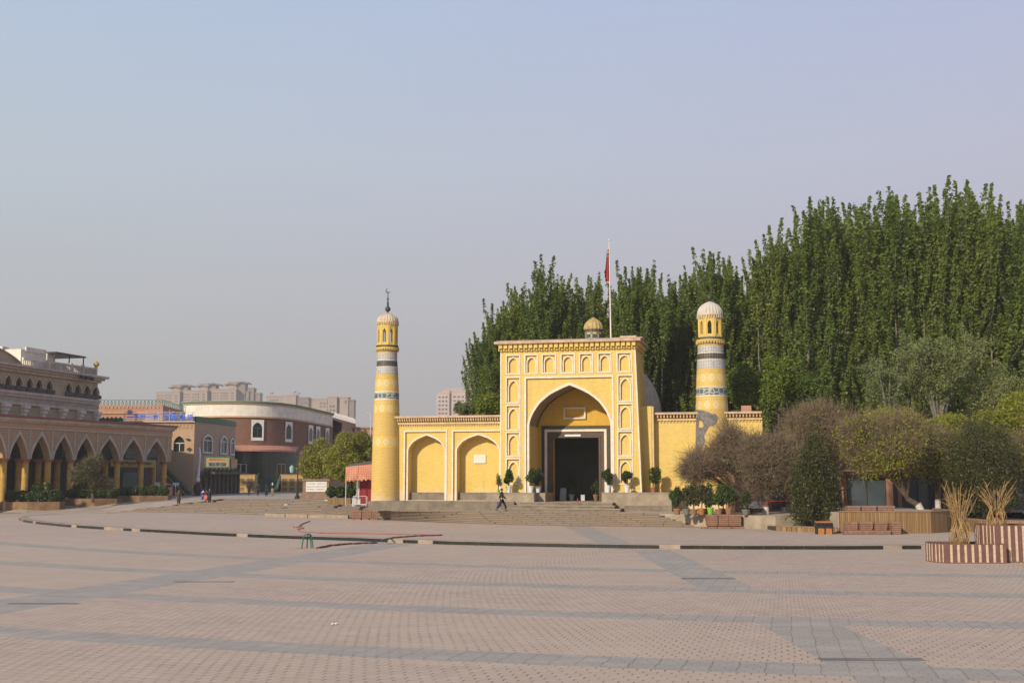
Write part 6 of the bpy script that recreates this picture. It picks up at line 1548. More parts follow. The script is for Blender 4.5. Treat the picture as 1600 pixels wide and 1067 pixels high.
mb.box(us, ue + .1, -.15, -.004, zb1 - 1.4, zb1 - .702); mb.box(us, ue + .1, -.3, -.003, zb1 - 1.7, zb1 - 1.402)
x = us
while x < ue: mb.box(x, x + .16, -.28, -.152, zb1 - 1.25, zb1 - .8); x += .42
mb.build('cornice', 'gray_stone', ub)
for px in (5, 35, 65, 95, 123, 149):
    u_, _ = U(px, 645); q = MB(); z_ = zb1 - 1.7
    for k in range(4): q.box(u_ - .55 + k * .10, u_ + .55 - k * .10, -.8 + k * .18, -.004, z_ - .45 * (k + 1) + .02, z_ - .45 * k)
    q.build('bracket', 'white_trim', ub)
# rooftop structures
def rb(name, px0, px1, py0, py1, off, d, mat, par=ub):
    a_, z1 = U(px0, py0, off); b_, _ = U(px1, py0, off); _, z0 = U(px0, py1, off); q = MB(); q.box(a_, b_, off, off + d, min(z0, zct - .1), z1); return q.build(name, mat, par)
rb('rooftop_room', 33, 73, 545, 574, 1.5, 6, 'white_wall'); rb('rooftop_room', 74, 84, 552, 572, 2.5, 7, 'white_wall')
q = MB(); a_, z1 = U(40, 543, 1.4); b_, _ = U(72, 546, 1.4); q.box(a_, b_, 1.3, 1.49, z1 - .5, z1 + .1); q.build('fascia', 'white_trim', ub)
q = MB(); u_a, z_ = U(35, 566, .9); u_b, _ = U(70, 570, .9)
for k in range(13): x = u_a + (u_b - u_a) * k / 12.0; q.box(x, x + .12, .8, .95, zct, zct + 1.0)
q.box(u_a, u_b, .75, 1.0, zct + 1.0, zct + 1.2); q.build('balustrade', 'white_trim', ub)
q = MB(); u_a, z_ = U(76, 570, .4); u_b = ue + .2
x = u_a
while x < u_b: q.box(x, x + .14, .35, .5, zct, zct + 1.0); x += .36
q.box(u_a, u_b, .3, .55, zct + 1.0, zct + 1.2)
for f_ in (0, .45, .7, .98): q.box(u_a + (u_b - u_a) * f_ - .2, u_a + (u_b - u_a) * f_ + .2, .25, .6, zct, zct + 1.35)
q.build('balustrade', 'gray_stone', ub)
MB().lathe([(.1, zct + 1.35), (.38, zct + 1.6), (.4, zct + 1.85), (.2, zct + 2.15), (.02, zct + 2.25)], (u_b - .1, .42), 12).build('ball_finial', 'column_yellow', ub, smooth=True)
pg = MB(); ua, zp = U(84, 554, 1.5); ub_, zp2 = U(132, 557, 1.5)
pg.box(ua, ub_, 1.2, 6.5, zct + 2.55, zct + 2.75)
for x in (ua + .2, (ua + ub_) / 2, ub_ - .2):
    for y in (1.5, 6.2): pg.box(x - .06, x + .06, y - .06, y + .06, zct, zct + 2.55)
pg.box(ua, ub_, 1.45, 1.5, zct + 1.3, zct + 1.36); pg.build('pergola', 'black_metal', ub)
MB().box(ua, ua + 2.2, 3, 6, zct, zct + 2.5).build('rooftop_screen', 'shop_dark', ub)
# curved gable at the left
ga, _ = U(-30, 570, -.3); gb, _ = U(33, 577, -.3); n_ = 14; gp = [(ga, zct)] + [(ga + (gb - ga) * i / n_, zct + 1.9 * cos((i / n_) * pi / 2) ** .8) for i in range(n_ + 1)]
MB().plate(gp, -.3, .3).build('gable', 'beige_stucco', ub)
MB().strip(gp[1:], [(x, z + .15) for x, z in gp[1:]], -.5, .32).build('gable_coping', 'gray_stone', ub)
rb('rooftop_room', 4, 14, 541, 560, 6, 3, 'white_wall'); q = MB(); a_, z1 = U(-10, 546, 5); b_, _ = U(23, 548, 5); q.box(a_, b_, 4, 9, z1 - .15, z1 + .1); q.build('rooftop_shelter', 'black_metal', ub)
q = MB(); a_, z1 = U(24, 548, 4); q.add([(a_, 3.9, zct), (a_ + 1.6, 3.9, zct), (a_ + 3.6, 3.9, z1 + .4), (a_ + 2.9, 3.9, z1 + .4)], [(0, 1, 2, 3)]); q.add([(a_, 5, zct), (a_ + 1.6, 5, zct), (a_ + 3.6, 5, z1 + .4), (a_ + 2.9, 5, z1 + .4)], [(0, 1, 2, 3)]); q.quad((a_, 3.9, zct), (a_, 5, zct), (a_ + 2.9, 5, z1 + .4), (a_ + 2.9, 3.9, z1 + .4)); q.build('rooftop_duct', 'white_wall', ub)
# loudspeakers / lamps hanging off the cornice
q = MB()
for k, px in enumerate((129, 134, 139, 144)): a_, z_ = U(px, 588, -1.3); q.boxr((a_, -1.3, zct - .7 - .15 * (k % 2)), .5, .4, .4, .4 * k); q.tube([(a_, -1.3, zct - .4), (a_, -.9, zct - .1)], .04, 4)
q.build('loudspeaker', 'black_metal', ub)

# ------------------------------------------------------------------ cafe building with blue sign
CY = 168.0; cxa = P(186, 700, CY)[0]; cxb = P(303, 700, CY)[0]; CXE = P(367, 700, 184.5)
cafe = thing('cafe_building', 'two-storey brick cafe with blue rooftop letters between the arcade and the round building', 'building', (cxa, CY, 0))
def cz(py, Y=CY): return P(250, py, Y)[1]
zt_ = cz(658.5); w = cxb - cxa; ex_ = CXE[0] - cxa; 
def cu(px, Y=CY): return P(px, 700, Y)[0] - cxa
wa = arch(cu(279.5), .78, cz(705), cz(692), cz(681), ATAB)
mb = MB(); mb.panel(rect(0, w, 1, zt_), [wa], 0, .35); mb.build('front_wall', 'cafe_brick', cafe)
# side wall, gently curved, with three slim windows
side = []
for i in range(9):
    f_ = i / 8; y = 16.5 * f_; x = w + (ex_ - w) * f_ + .7 * sin(pi * f_) ; side.append((x, y))
mb = MB()
for i in range(8):
    (x0, y0), (x1, y1) = side[i], side[i + 1]; zz0 = zt_ - 0 * i; mb.quad((x0, y0, 1), (x1, y1, 1), (x1, y1, zz0), (x0, y0, zz0))
mb.quad((0, 0, zt_ - .01), (w, 0, zt_ - .01), (side[-1][0], 16.5, zt_ - .01), (0, 16.5, zt_ - .01)); mb.quad((side[-1][0], 16.5, 1), (side[-1][0] - 6, 16.5, 1), (side[-1][0] - 6, 16.5, zt_), (side[-1][0], 16.5, zt_))
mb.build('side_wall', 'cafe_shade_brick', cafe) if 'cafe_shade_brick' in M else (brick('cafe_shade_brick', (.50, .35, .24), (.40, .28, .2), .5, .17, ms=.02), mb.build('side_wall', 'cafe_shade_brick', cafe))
def awin(parent, cx, y0, hw, zb_, zs2, za2, ang=0, loc=None, mat='window_glass', fr='sign_white', fw=.18, sq=False):
    q = MB(); a_ = arch(0, hw, zb_, zs2, za2); q.plate(a_, .05 if not sq else -.10, .12); wn_ = q.build('window', mat, parent, (cx, y0, 0), rot=ang)
    q = MB()
    if sq: q.panel(rect(-hw - fw * 1.5, hw + fw * 1.5, zb_ - .55, za2 + .45), [a_], -.16, .16)
    else:
        q.strip(a_, arch(0, hw + fw, zb_, zs2, za2 + fw * 1.3), -.10, .04); q.box(-hw - fw, hw + fw, -.14, .04, zb_ - fw, zb_)
    q.build('frame', fr, wn_)
    q = MB(); q.box(-.04, .04, -.11 if sq else 0, -.1 if sq else .05, zb_, zs2); q.box(-hw, hw, -.12 if sq else -.01, -.1 if sq else .05, zs2 - .05, zs2 + .05); q.build('glazing_bar', 'green_trim' if sq else fr, wn_)
    return wn_
awin(cafe, cu(279.5), .3, .78, cz(705), cz(692), cz(681))
def side_at(px):
    # intersect the viewing ray with the side wall polyline
    a_, b_, c_ = ray(px, 700)
    for i in range(8):
        (x0, y0), (x1, y1) = side[i], side[i + 1]; X0, Y0, X1, Y1 = x0 + cxa, y0 + CY, x1 + cxa, y1 + CY
        s0 = X0 * b_ - Y0 * a_; s1 = X1 * b_ - Y1 * a_
        if s0 * s1 <= 0: f_ = s0 / (s0 - s1); return x0 + (x1 - x0) * f_, y0 + (y1 - y0) * f_, atan2(y1 - y0, x1 - x0)
    return side[-1][0], side[-1][1], pi / 2
for px, ya, ym, yb, hw in ((323, 681, 688, 706, 1.3), (348, 683, 690, 708, 1.3), (361.5, 686, 692, 709, 1.1)):
    x, y, an = side_at(px); Yw = y + CY; awin(cafe, x + .12 * sin(an), y - .12 * cos(an), hw, P(px, yb, Yw)[1], P(px, ym, Yw)[1], P(px, ya, Yw)[1], an)
# green roof edge
mb = MB()
for i in range(8):
    (x0, y0), (x1, y1) = side[i], side[i + 1]; mb.add([(x0 + .15, y0, zt_), (x1 + .15, y1, zt_), (x1 + .15, y1, zt_ + .75), (x0 + .15, y0, zt_ + .75), (x0 - .3, y0, zt_), (x1 - .3, y1, zt_), (x1 - .3, y1, zt_ + .75), (x0 - .3, y0, zt_ + .75)], [(0, 1, 2, 3), (3, 2, 6, 7), (4, 5, 6, 7)])
mb.build('roof_edge', 'green_trim', cafe)
mb = MB(); n_ = int(w / .55)
for k in range(n_): mb.box(k * .55, k * .55 + .3, -.08, -.002, zt_ - .95, zt_ - .55); mb.box(k * .55 + .1, k * .55 + .45, -.06, -.002, zt_ - .5, zt_ - .35)
mb.box(-.1, w + .1, -.3, -.002, zt_ - .15, zt_); mb.build('brick_frieze', 'cafe_brick', cafe)
# rails carrying the sign
rl = MB(); x0, x1 = cu(193), cu(303)
for zz in (.05, .35, .65, .95, 1.25): rl.box(x0, x1, -.12, -.07, zt_ + zz, zt_ + zz + .07)
k = x0
while k < x1: rl.box(k, k + .07, -.2, -.12, zt_, zt_ + 1.3); k += 1.6
rl.build('sign_rail', 'metal_white', cafe)
def text(body, size, loc, mat, parent, name, extr=.03, rotx=pi / 2, width=None, ang=0):
    cu_ = bpy.data.curves.new(name, 'FONT'); cu_.body = body; cu_.size = size; cu_.extrude = extr; cu_.offset = size * .02; cu_.resolution_u = 2
    o = bpy.data.objects.new(name + '_tmp', cu_); COL.objects.link(o)
    dg = bpy.context.evaluated_depsgraph_get(); me = bpy.data.meshes.new_from_object(o.evaluated_get(dg)); bpy.data.objects.remove(o)
    me.materials.clear(); me.materials.append(M[mat])
    if len(me.vertices) == 0: return None
    xs = [v.co.x for v in me.vertices]; sx = width / (max(xs) - min(xs)) if width else 1
    o = link(name, me, parent, loc); o.rotation_euler = (rotx, 0, ang); o.scale = (sx, 1, 1); return o
chars = '一千零一夜·阿拿咖啡'; pxs = [202, 211.5, 221.5, 231.5, 242, 251.5, 261, 271, 283.5, 296]
for ch, px in zip(chars, pxs):
    text(ch, .86, (cu(px) - .42, -.16, zt_ + .28), 'sign_blue', cafe, 'sign_letter', .04)
text('ﻛﺎﻓﯧﺨﺎﻧﺎ ﻣﯩﯔ ﺑﯩﺮ ﻛﯧﭽە', .55, (cu(226), -.16, zt_ + 1.25), 'sign_lilac', cafe, 'sign_script', .03, width=cu(272) - cu(226))
# round grey logo
MB().lathe([(.01, 0), (.38, 0), (.38, .08), (.26, .1)], (0, 0), 16).build('sign_emblem', 'sign_lilac', cafe, (cu(201.5), -.1, zt_ + 1.3)).rotation_euler = (pi / 2, 0, 0)
# dark diamond, wall lamp
q = MB(); q.plate([(-.42, 0), (0, -.32), (.42, 0), (0, .32)], -.08, 0); q.build('wall_emblem', 'shop_dark', cafe, (cu(296), -.01, cz(702)))
MB().box(-.2, .25, -.35, 0, -.08, .08).build('wall_lamp', 'black_metal', cafe, (cu(293), 0, cz(686)))
# outside stair, green railing
st_ = MB(); ya0, ya1 = cz(723), 1.5
xA, xB = cu(263), cu(302); NS2 = 14
for k in range(NS2):
    x = xA + (xB - xA) * k / NS2; z_ = ya0 - 1.0 + (ya1 - ya0 + 1.0) * k / NS2; st_.box(x, x + (xB - xA) / NS2 + .02, -1.9, -.3, z_ - .25, z_)
st_.add([(xA, -2.0, ya0 - 1.5), (xB, -2.0, 1.4), (xB, -2.0, 1.8), (xA, -2.0, ya0 - .9)], [(0, 1, 2, 3)])
st_.build('outside_stair', 'green_dark', cafe) if 'green_dark' in M else (plain('green_dark', (.03, .055, .035), .6, .2, 2), st_.build('outside_stair', 'green_dark', cafe))
q = MB(); 
for dz in (.9, .55, .2): q.tube([(xA, -2.05, ya0 - 1.0 + dz), (xB, -2.05, 1.5 + dz)], .045, 5)
for k in range(9): f_ = k / 8; x = xA + (xB - xA) * f_; z_ = ya0 - 1.0 + (2.5 - ya0) * f_; q.tube([(x, -2.05, z_), (x, -2.05, z_ + .9)], .035, 5)
q.tube([(xA, -2.06, ya0 - 1.35), (xB, -2.06, 1.2)], .09, 6, 1)
q.build('stair_railing', ['green_trim', 'kiosk_yellow'], cafe)
# shopfront with sign on the side
x, y, an = side_at(310); x2, y2, an2 = side_at(366)
shopf = MB(); Lf = hypot(x2 - x, y2 - y); q = shopf; q.box(0, Lf, -1.6, -.02, P(330, 738, CY + 6)[1] - .25, P(330, 738, CY + 6)[1] + .1)
q.build('canopy', 'shop_pier', cafe, (x + .9, y, 0), rot=atan2(y2 - y, x2 - x))
q = MB(); q.box(0, Lf, -.06, -.01, 1.3, 5.0); q.build('shop_front', 'shop_dark', cafe, (x + .9, y, 0), rot=atan2(y2 - y, x2 - x))
for k in range(9): q = MB(); q.box(Lf * k / 8.5, Lf * k / 8.5 + .5, -.25, -.07, 1.3, 5.2); q.build('shop_post', 'shop_pier', cafe, (x + .9, y, 0), rot=atan2(y2 - y, x2 - x))
# yellow shop board, faces the square
BY = CY - .8
q = MB(); bx0, bx1 = cu(321, BY), cu(359.5, BY); bz0, bz1 = P(340, 730, BY)[1], P(340, 713.5, BY)[1]
q.box(bx0, bx1, -.8, -.6, bz0, bz1); bd = q.build('shop_board', 'sign_yellow_dull', cafe) if 'sign_yellow_dull' in M else None
if bd is None: plain('sign_yellow_dull', (.42, .32, .13), .7, .15, 2); bd = q.build('shop_board', 'sign_yellow_dull', cafe)
q = MB(); q.strip(rect(bx0 + .1, bx1 - .1, bz0 + .1, bz1 - .1), rect(bx0 - .05, bx1 + .05, bz0 - .05, bz1 + .05), -.86, -.801, True); q.build('board_frame', 'green_trim', bd)
rr = random.Random(12); q = MB(); n_ = 16
for j in range(n_):
    x_ = bx0 + .5 + (bx1 - bx0 - 1.0) * j / n_
    for s1 in range(5): 
        if rr.random() < .5: q.box(x_, x_ + .15, -.83, -.802, bz0 + .22 + s1 * .10, bz0 + .26 + s1 * .10)
        else: a_ = rr.uniform(0, .12); q.box(x_ + a_, x_ + a_ + .04, -.83, -.802, bz0 + .2, bz0 + .65)
q.build('lettering', 'sign_purple', bd) if 'sign_purple' in M else (plain('sign_purple', (.10, .07, .2), .6, .1, 3), q.build('lettering', 'sign_purple', bd))
q = MB()
for j in range(24): x_ = bx0 + .6 + (bx1 - bx0 - 1.3) * j / 24; q.box(x_, x_ + rr.uniform(.05, .11), -.83, -.802, bz0 + 1.0 + rr.uniform(0, .08), bz0 + 1.08 + rr.uniform(0, .12))
q.build('small_lettering', 'red_paint', bd)
q = MB(); q.box(cu(360, BY), cu(371, BY), -.7, -.5, P(340, 731, BY)[1], P(340, 717, BY)[1]); q.build('side_board', 'shop_pier', cafe)
# urn shaped white and maroon ornament
X = P(309, 760, 158)[0]; t = thing('giant_vase', 'tall white and maroon vase-like ornament before the cafe corner', 'ornament', (X, 158, 1.45))
MB().lathe([(.3, 0), (.55, .5), (.6, .9), (.45, 1.4), (.25, 1.7)], (0, 0), 14).build('body', 'shop_maroon', t, smooth=True)
q = MB(); q.tube([(0, 0, 1.7), (.02, 0, 2.6), (.12, 0, 4.0), (.18, 0, 5.4), (.1, 0, 6.2), (-.1, 0, 6.3)], [.12, .2, .12, .13, .1, .05], 8); q.lathe([(.12, 1.7), (.3, 1.9), (.28, 2.2), (.1, 2.5)], (0, 0), 12); q.build('spout', 'sign_white', t, smooth=True)
# block with the green finials behind
BYB = 186.0; bxa = P(150, 650, BYB)[0]; bxb = P(254, 650, BYB)[0]
blk = thing('brick_block', 'pink brick block with a row of green loop finials behind the blue sign', 'building', (bxa, BYB, 0)); w2 = bxb - bxa; zt2 = P(200, 633, BYB)[1]
ex2 = P(290, 640, 204)[0] - bxa
mb = MB(); mb.prism([(0, 0), (w2, 0), (ex2, 18), (0, 18)], 1, zt2); mb.build('wall', 'pink_brick', blk)
mb = MB(); zl = P(200, 645, BYB)[1]; mb.box(0, w2 + .1, -.2, -.002, zl - .15, zl + .1)
for k in range(int(w2 / .6)): mb.box(k * .6, k * .6 + .25, -.1, -.002, zt2 - .5, zt2 - .2)
mb.build('string_course', 'cafe_brick', blk)
fin = MB()
def loop_fin(cx, cy, ang=0):
    pts = [(cx + .26 * sin(q) * cos(ang), cy + .26 * sin(q) * sin(ang), zt2 + .62 + .26 * cos(q)) for q in np.linspace(-2.6, 2.6, 9)]
    fin.tube([(cx - .24 * cos(ang), cy - .24 * sin(ang), zt2)] + pts + [(cx + .24 * cos(ang), cy + .24 * sin(ang), zt2)], .055, 4)
for k in range(18): loop_fin(w2 * (k + .5) / 18, .1)
for k in range(12): f_ = (k + .5) / 12; loop_fin(w2 + (ex2 - w2) * f_ - .1, 18 * f_, .3)
fin.build('finials', 'green_pale', blk)
q = MB(); gx0, gx1 = P(153, 655, 172)[0] - bxa, P(193, 655, 172)[0] - bxa; zg0 = P(170, 661, 172)[1]; zg1 = P(170, 652.5, 172)[1]
pts = [(gx0, zg0)] + [(gx0 + (gx1 - gx0) * i / 30, zg1 + .14 * sin(i * 1.25)) for i in range(31)] + [(gx1, zg0)]; q.plate(pts, 172 - BYB - .1, 172 - BYB); q.build('green_panel', 'teal_panel', blk) if 'teal_panel' in M else (plain('teal_panel', (.02, .16, .11), .5, .15, 2), q.build('green_panel', 'teal_panel', blk))

# ------------------------------------------------------------------ round building
rp = [(285, 188), (300, 187), (330, 186), (355, 185.7), (380, 185.8), (405, 186.6), (430, 188.4), (455, 191.6), (480, 197), (505, 204.5), (518, 209)]
KR = 1.12; rp = [(a_, b_ * KR) for a_, b_ in rp]
rk = [1, 1, 1, 1, 1, 1, .995, .985, .97, .955, .95]
RP = [(P(px, 700, Y)[0], Y) for px, Y in rp]
rbld = thing('round_building', 'curved brown brick building with a white band, green roof edge and green glass entrance', 'building', (RP[4][0], RP[4][1], 0)); RO = RP[4]
RL = [(x - RO[0], y - RO[1]) for x, y in RP]
# smooth the plan line
Rs = []
for i in range(len(RL) - 1):
    for k in range(4):
        f_ = k / 4; p0_, p1_, p2_, p3_ = [RL[max(0, min(len(RL) - 1, i + d_))] for d_ in (-1, 0, 1, 2)]
        Rs.append(tuple(.5 * (2 * p1_[c] + (p2_[c] - p0_[c]) * f_ + (2 * p0_[c] - 5 * p1_[c] + 4 * p2_[c] - p3_[c]) * f_ ** 2 + (3 * p1_[c] - p0_[c] - 3 * p2_[c] + p3_[c]) * f_ ** 3) for c in (0, 1)))
Rs.append(RL[-1])
def zr(py): return P(380, py, 188 * KR)[1]
def rkz(x, z): return HC + (z - HC) * float(np.interp(x, [q[0] for q in RL], rk))
def curved(pl, z0, z1, off, mat_i, mb, thick=.5):
    n_ = len(pl); o = []
    for i, (x, y) in enumerate(pl):
        a_ = pl[max(0, i - 1)]; b_ = pl[min(n_ - 1, i + 1)]; d = Vector((b_[0] - a_[0], b_[1] - a_[1])).normalized(); o.append((x + d.y * off, y - d.x * off, x - d.y * thick, y + d.x * thick))
    for i in range(n_ - 1):
        a_, b_ = o[i], o[i + 1]
        p0, p1, q0, q1 = rkz(pl[i][0], z0), rkz(pl[i][0], z1), rkz(pl[i + 1][0], z0), rkz(pl[i + 1][0], z1)
        mb.add([(a_[0], a_[1], p0), (b_[0], b_[1], q0), (b_[0], b_[1], q1), (a_[0], a_[1], p1), (a_[2], a_[3], p1), (b_[2], b_[3], q1), (a_[2], a_[3], p0), (b_[2], b_[3], q0)], [(0, 1, 2, 3), (3, 2, 5, 4), (0, 6, 7, 1)], mat_i)
    mb.add([(o[-1][0], o[-1][1], q0), (o[-1][2], o[-1][3], q0), (o[-1][2], o[-1][3], q1), (o[-1][0], o[-1][1], q1)], [(0, 1, 2, 3)], mat_i)
zA, zB_, zC, zD, zE = zr(628), zr(632), zr(651), zr(653.5), zr(701)
mb = MB(); curved(Rs, zE, zD, 0, 0, mb); mb.build('wall', 'brown_brick', rbld)
mb = MB(); curved(Rs, zD, zC, .3, 0, mb); curved(Rs, zB_ - .05, zB_ + .15, .35, 0, mb); mb.build('string_course', 'cafe_brick', rbld)
mb = MB(); curved(Rs, zC + .002, zB_ - .052, .12, 0, mb); mb.build('white_band', 'white_wall', rbld)
mb = MB(); curved(Rs, zB_ + .152, zA, .45, 0, mb, .1); mb.build('roof_edge', 'green_trim', rbld)
mb = MB()
for i in range(0, len(Rs) - 1):
    for f_ in (0, .5):
        x = Rs[i][0] * (1 - f_) + Rs[i + 1][0] * f_; y = Rs[i][1] * (1 - f_) + Rs[i + 1][1] * f_; an = atan2(Rs[i + 1][1] - Rs[i][1], Rs[i + 1][0] - Rs[i][0]); mb.boxr((x + .48 * sin(an), y - .48 * cos(an), rkz(x, zB_ + .25)), .3, .05, .22, an)
mb.build('edge_studs', 'green_pale', rbld)
cap_ = MB(); cap_.prism([(x, y) for x, y in Rs] + [(Rs[-1][0], 50), (Rs[0][0], 50)], zE, rkz(99, zA) - .9); cap_.prism([(x * 1.0, y + .8) for x, y in Rs] + [(Rs[-1][0], 50), (Rs[0][0], 50)], 1, rkz(99, zA) - 1.2); cap_.build('core', 'brown_brick', rbld)
def r_at(px):
    a_, b_, c_ = ray(px, 700)
    for i in range(len(Rs) - 1):
        X0, Y0, X1, Y1 = Rs[i][0] + RO[0], Rs[i][1] + RO[1], Rs[i + 1][0] + RO[0], Rs[i + 1][1] + RO[1]; s0 = X0 * b_ - Y0 * a_; s1 = X1 * b_ - Y1 * a_
        if s0 * s1 <= 0: f_ = s0 / (s0 - s1); return Rs[i][0] + (Rs[i + 1][0] - Rs[i][0]) * f_, Rs[i][1] + (Rs[i + 1][1] - Rs[i][1]) * f_, atan2(Y1 - Y0, X1 - X0)
zw0, zw1, zw2 = zr(684), zr(669), zr(660.5)
for px, hw in ((401.3, .76), (449.8, .74), (484, .8), (495.5, .8), (510, .8), (330, .75)):
    x, y, an = r_at(px); 
    if px == 330: continue
    awin(rbld, x, y, hw * KR, rkz(x, zw0), rkz(x, zw1), rkz(x, zw2), an, sq=True, fr='sign_white')
# canopy and glass hall
pl = [p for p, q in zip(Rs, Rs) if P(360, 700, 190 * KR)[0] - RO[0] < p[0] < P(474, 700, 197 * KR)[0] - RO[0]]
cn = MB(); n_ = len(pl)
for i in range(n_ - 1):
    (x0, y0), (x1, y1) = pl[i], pl[i + 1]; za_c, zb_c = zr(696), zr(703)
    cn.add([(x0, y0 - .1, za_c), (x1, y1 - .1, za_c), (x1, y1 - 2.8, zb_c), (x0, y0 - 2.8, zb_c), (x0, y0 - 2.8, zb_c - .3), (x1, y1 - 2.8, zb_c - .3), (x0, y0 - .1, zb_c - .3), (x1, y1 - .1, zb_c - .3)], [(0, 1, 2, 3), (3, 2, 5, 4), (4, 5, 7, 6)])
cn.build('canopy', 'canopy_pink', rbld)
mb = MB(); 
for i in range(n_ - 1): (x0, y0), (x1, y1) = pl[i], pl[i + 1]; mb.add([(x0, y0 - .5, 1.4), (x1, y1 - .5, 1.4), (x1, y1 - .5, zE - .3), (x0, y0 - .5, zE - .3)], [(0, 1, 2, 3)])
mb.build('glass_hall', 'green_glass', rbld)
def gl(px, Y): return P(px, 750, Y)[0] - RO[0]
EY = 184.0 * KR
def zy(py, Y=EY): return P(420, py, Y)[1]
mb = MB(); sxa, sxb = gl(401, EY), gl(437, EY)
for k in range(11): z_ = 1.45 + (zy(748) - 1.45) * (k + 1) / 11; y_ = EY - RO[1] - 2.5 + k * .32; mb.box(sxa, sxb, y_, y_ + 4.2 - k * .32, 1.4, z_)
mb.build('entrance_stairs', 'green_stair', rbld) if 'green_stair' in M else (plain('green_stair', (.055, .12, .075), .6, .2, 1.5), mb.build('entrance_stairs', 'green_stair', rbld))
for xx in (sxa, sxb):
    q = MB(); q.tube([(xx, EY - RO[1] - 2.5, 2.5), (xx, EY - RO[1] + 1.0, zy(748) + 1.0), (xx, EY - RO[1] + 2, zy(748) + 1.0)], .06, 6); q.tube([(xx, EY - RO[1] - 2.5, 1.45), (xx, EY - RO[1] - 2.5, 2.5)], .06, 6)
    for k in range(6): f_ = k / 5; q.tube([(xx, EY - RO[1] - 2.5 + 3.5 * f_, 1.45 + (zy(748) - 1.45) * f_), (xx, EY - RO[1] - 2.5 + 3.5 * f_, 2.45 + (zy(748) - 1.45) * f_)], .04, 4)
    q.build('handrail', 'green_pale', rbld)
for a_, b_ in ((373, 391), (438, 451)):
    q = MB(); x0, x1 = gl(a_, 187 * KR), gl(b_, 187 * KR); z0, z1 = zy(748), zy(724.5); yy = 184.6 * KR - RO[1] - .4
    q.strip([(x0 + .1, z0), (x0 + .1, z1 - .1), (x1 - .1, z1 - .1), (x1 - .1, z0)], [(x0, z0), (x0, z1), (x1, z1), (x1, z0)], yy - .15, yy); q.box((x0 + x1) / 2 - .06, (x0 + x1) / 2 + .06, yy - .12, yy, z0, z1 - .1); dd = q.build('door', 'metal_white' if a_ < 400 else 'door_brown', rbld)
    q = MB(); q.box(x0 + .1, x1 - .1, yy + .001, yy + .02, z0, z1 - .1); q.build('door_glass', 'window_glass', dd)
for a_, b_, lb in ((370.5, 398, 'yellow carved kiosk left of the green stairs'), (439, 474, 'yellow carved kiosk right of the green stairs')):
    Yk = 198.0; X0 = P(a_, 750, Yk)[0]; X1 = P(b_, 750, Yk)[0]; t = thing('kiosk', lb, 'kiosk', (X0, Yk, 1.4)); hk = P(400, 742.5, Yk)[1] - 1.4; wk = X1 - X0
    np_ = 2 if wk < 3 else 3
    mb = MB(); hs_ = [rect(wk * (k + .18) / np_, wk * (k + .82) / np_, hk * .38, hk * .82) for k in range(np_)] + [rect(wk * (k + .18) / np_, wk * (k + .82) / np_, hk * .08, hk * .3) for k in range(np_)]
    mb.panel(rect(0, wk, 0, hk), hs_, 0, .08, back=1); mb.box(0, wk, .09, 2.2, 0, hk); mb.box(-.1, wk + .1, -.12, 2.3, hk, hk + .15); mb.build('body', ['kiosk_yellow', 'kiosk_inset'], t) if 'kiosk_inset' in M else (plain('kiosk_inset', (.33, .2, .07), .8, .2, 6), mb.build('body', ['kiosk_yellow', 'kiosk_inset'], t))
# low wing right of the round building
WX0, WX1 = P(516, 660, 235), P(556, 665, 250)
wg = thing('rear_wing', 'low brown building wing with pale roof finials behind the street trees', 'building', (WX0[0], 235, 0)); dx_, dy_ = P(556, 665, 265)[0] - WX0[0], 30.0
mb = MB(); zt3 = P(518, 651, 235)[1]; mb.add([(0, 0, 1), (dx_, dy_, 1), (dx_, dy_, zt3), (0, 0, zt3), (-8, dy_, zt3), (-8, 0, zt3), (-8, 0, 1)], [(0, 1, 2, 3), (3, 2, 4, 5), (0, 3, 5, 6)]); mb.build('wall', 'brown_brick', wg)
for k in range(16): f_ = .05 + k / 17; x, y = dx_ * f_, dy_ * f_; fin = MB(); fin.boxr((x, y, zt3), .5, .5, .7, .4); fin.boxr((x, y, zt3 + .69), .25, .25, .4, .4); fin.build('finial', 'sign_white', wg)
t = thing('low_building', 'low pale building edge between the street tree and the left tower', 'building', (P(555, 670, 260)[0], 260, 0)); mb = MB(); mb.box(0, 9, 0, 6, 1, P(560, 669, 260)[1]); mb.box(-.2, 9.2, -.3, 6, P(560, 669, 260)[1], P(560, 667, 260)[1]); mb.build('wall', 'brown_brick', t)
t = thing('lamp_mast', 'thin distant lamp mast on the roofs left of the left tower', 'lamp', (P(579, 660, 240)[0], 240, 1)); MB().tube([(0, 0, 0), (0, 0, P(579, 646, 240)[1] - 1)], .09, 5).build('pole', 'metal_white', t); MB().tube([(0, 0, P(579, 647, 240)[1] - 1), (-.9, 0, P(579, 645, 240)[1] - 1)], .12, 5).build('lamp_head', 'metal_white', t)

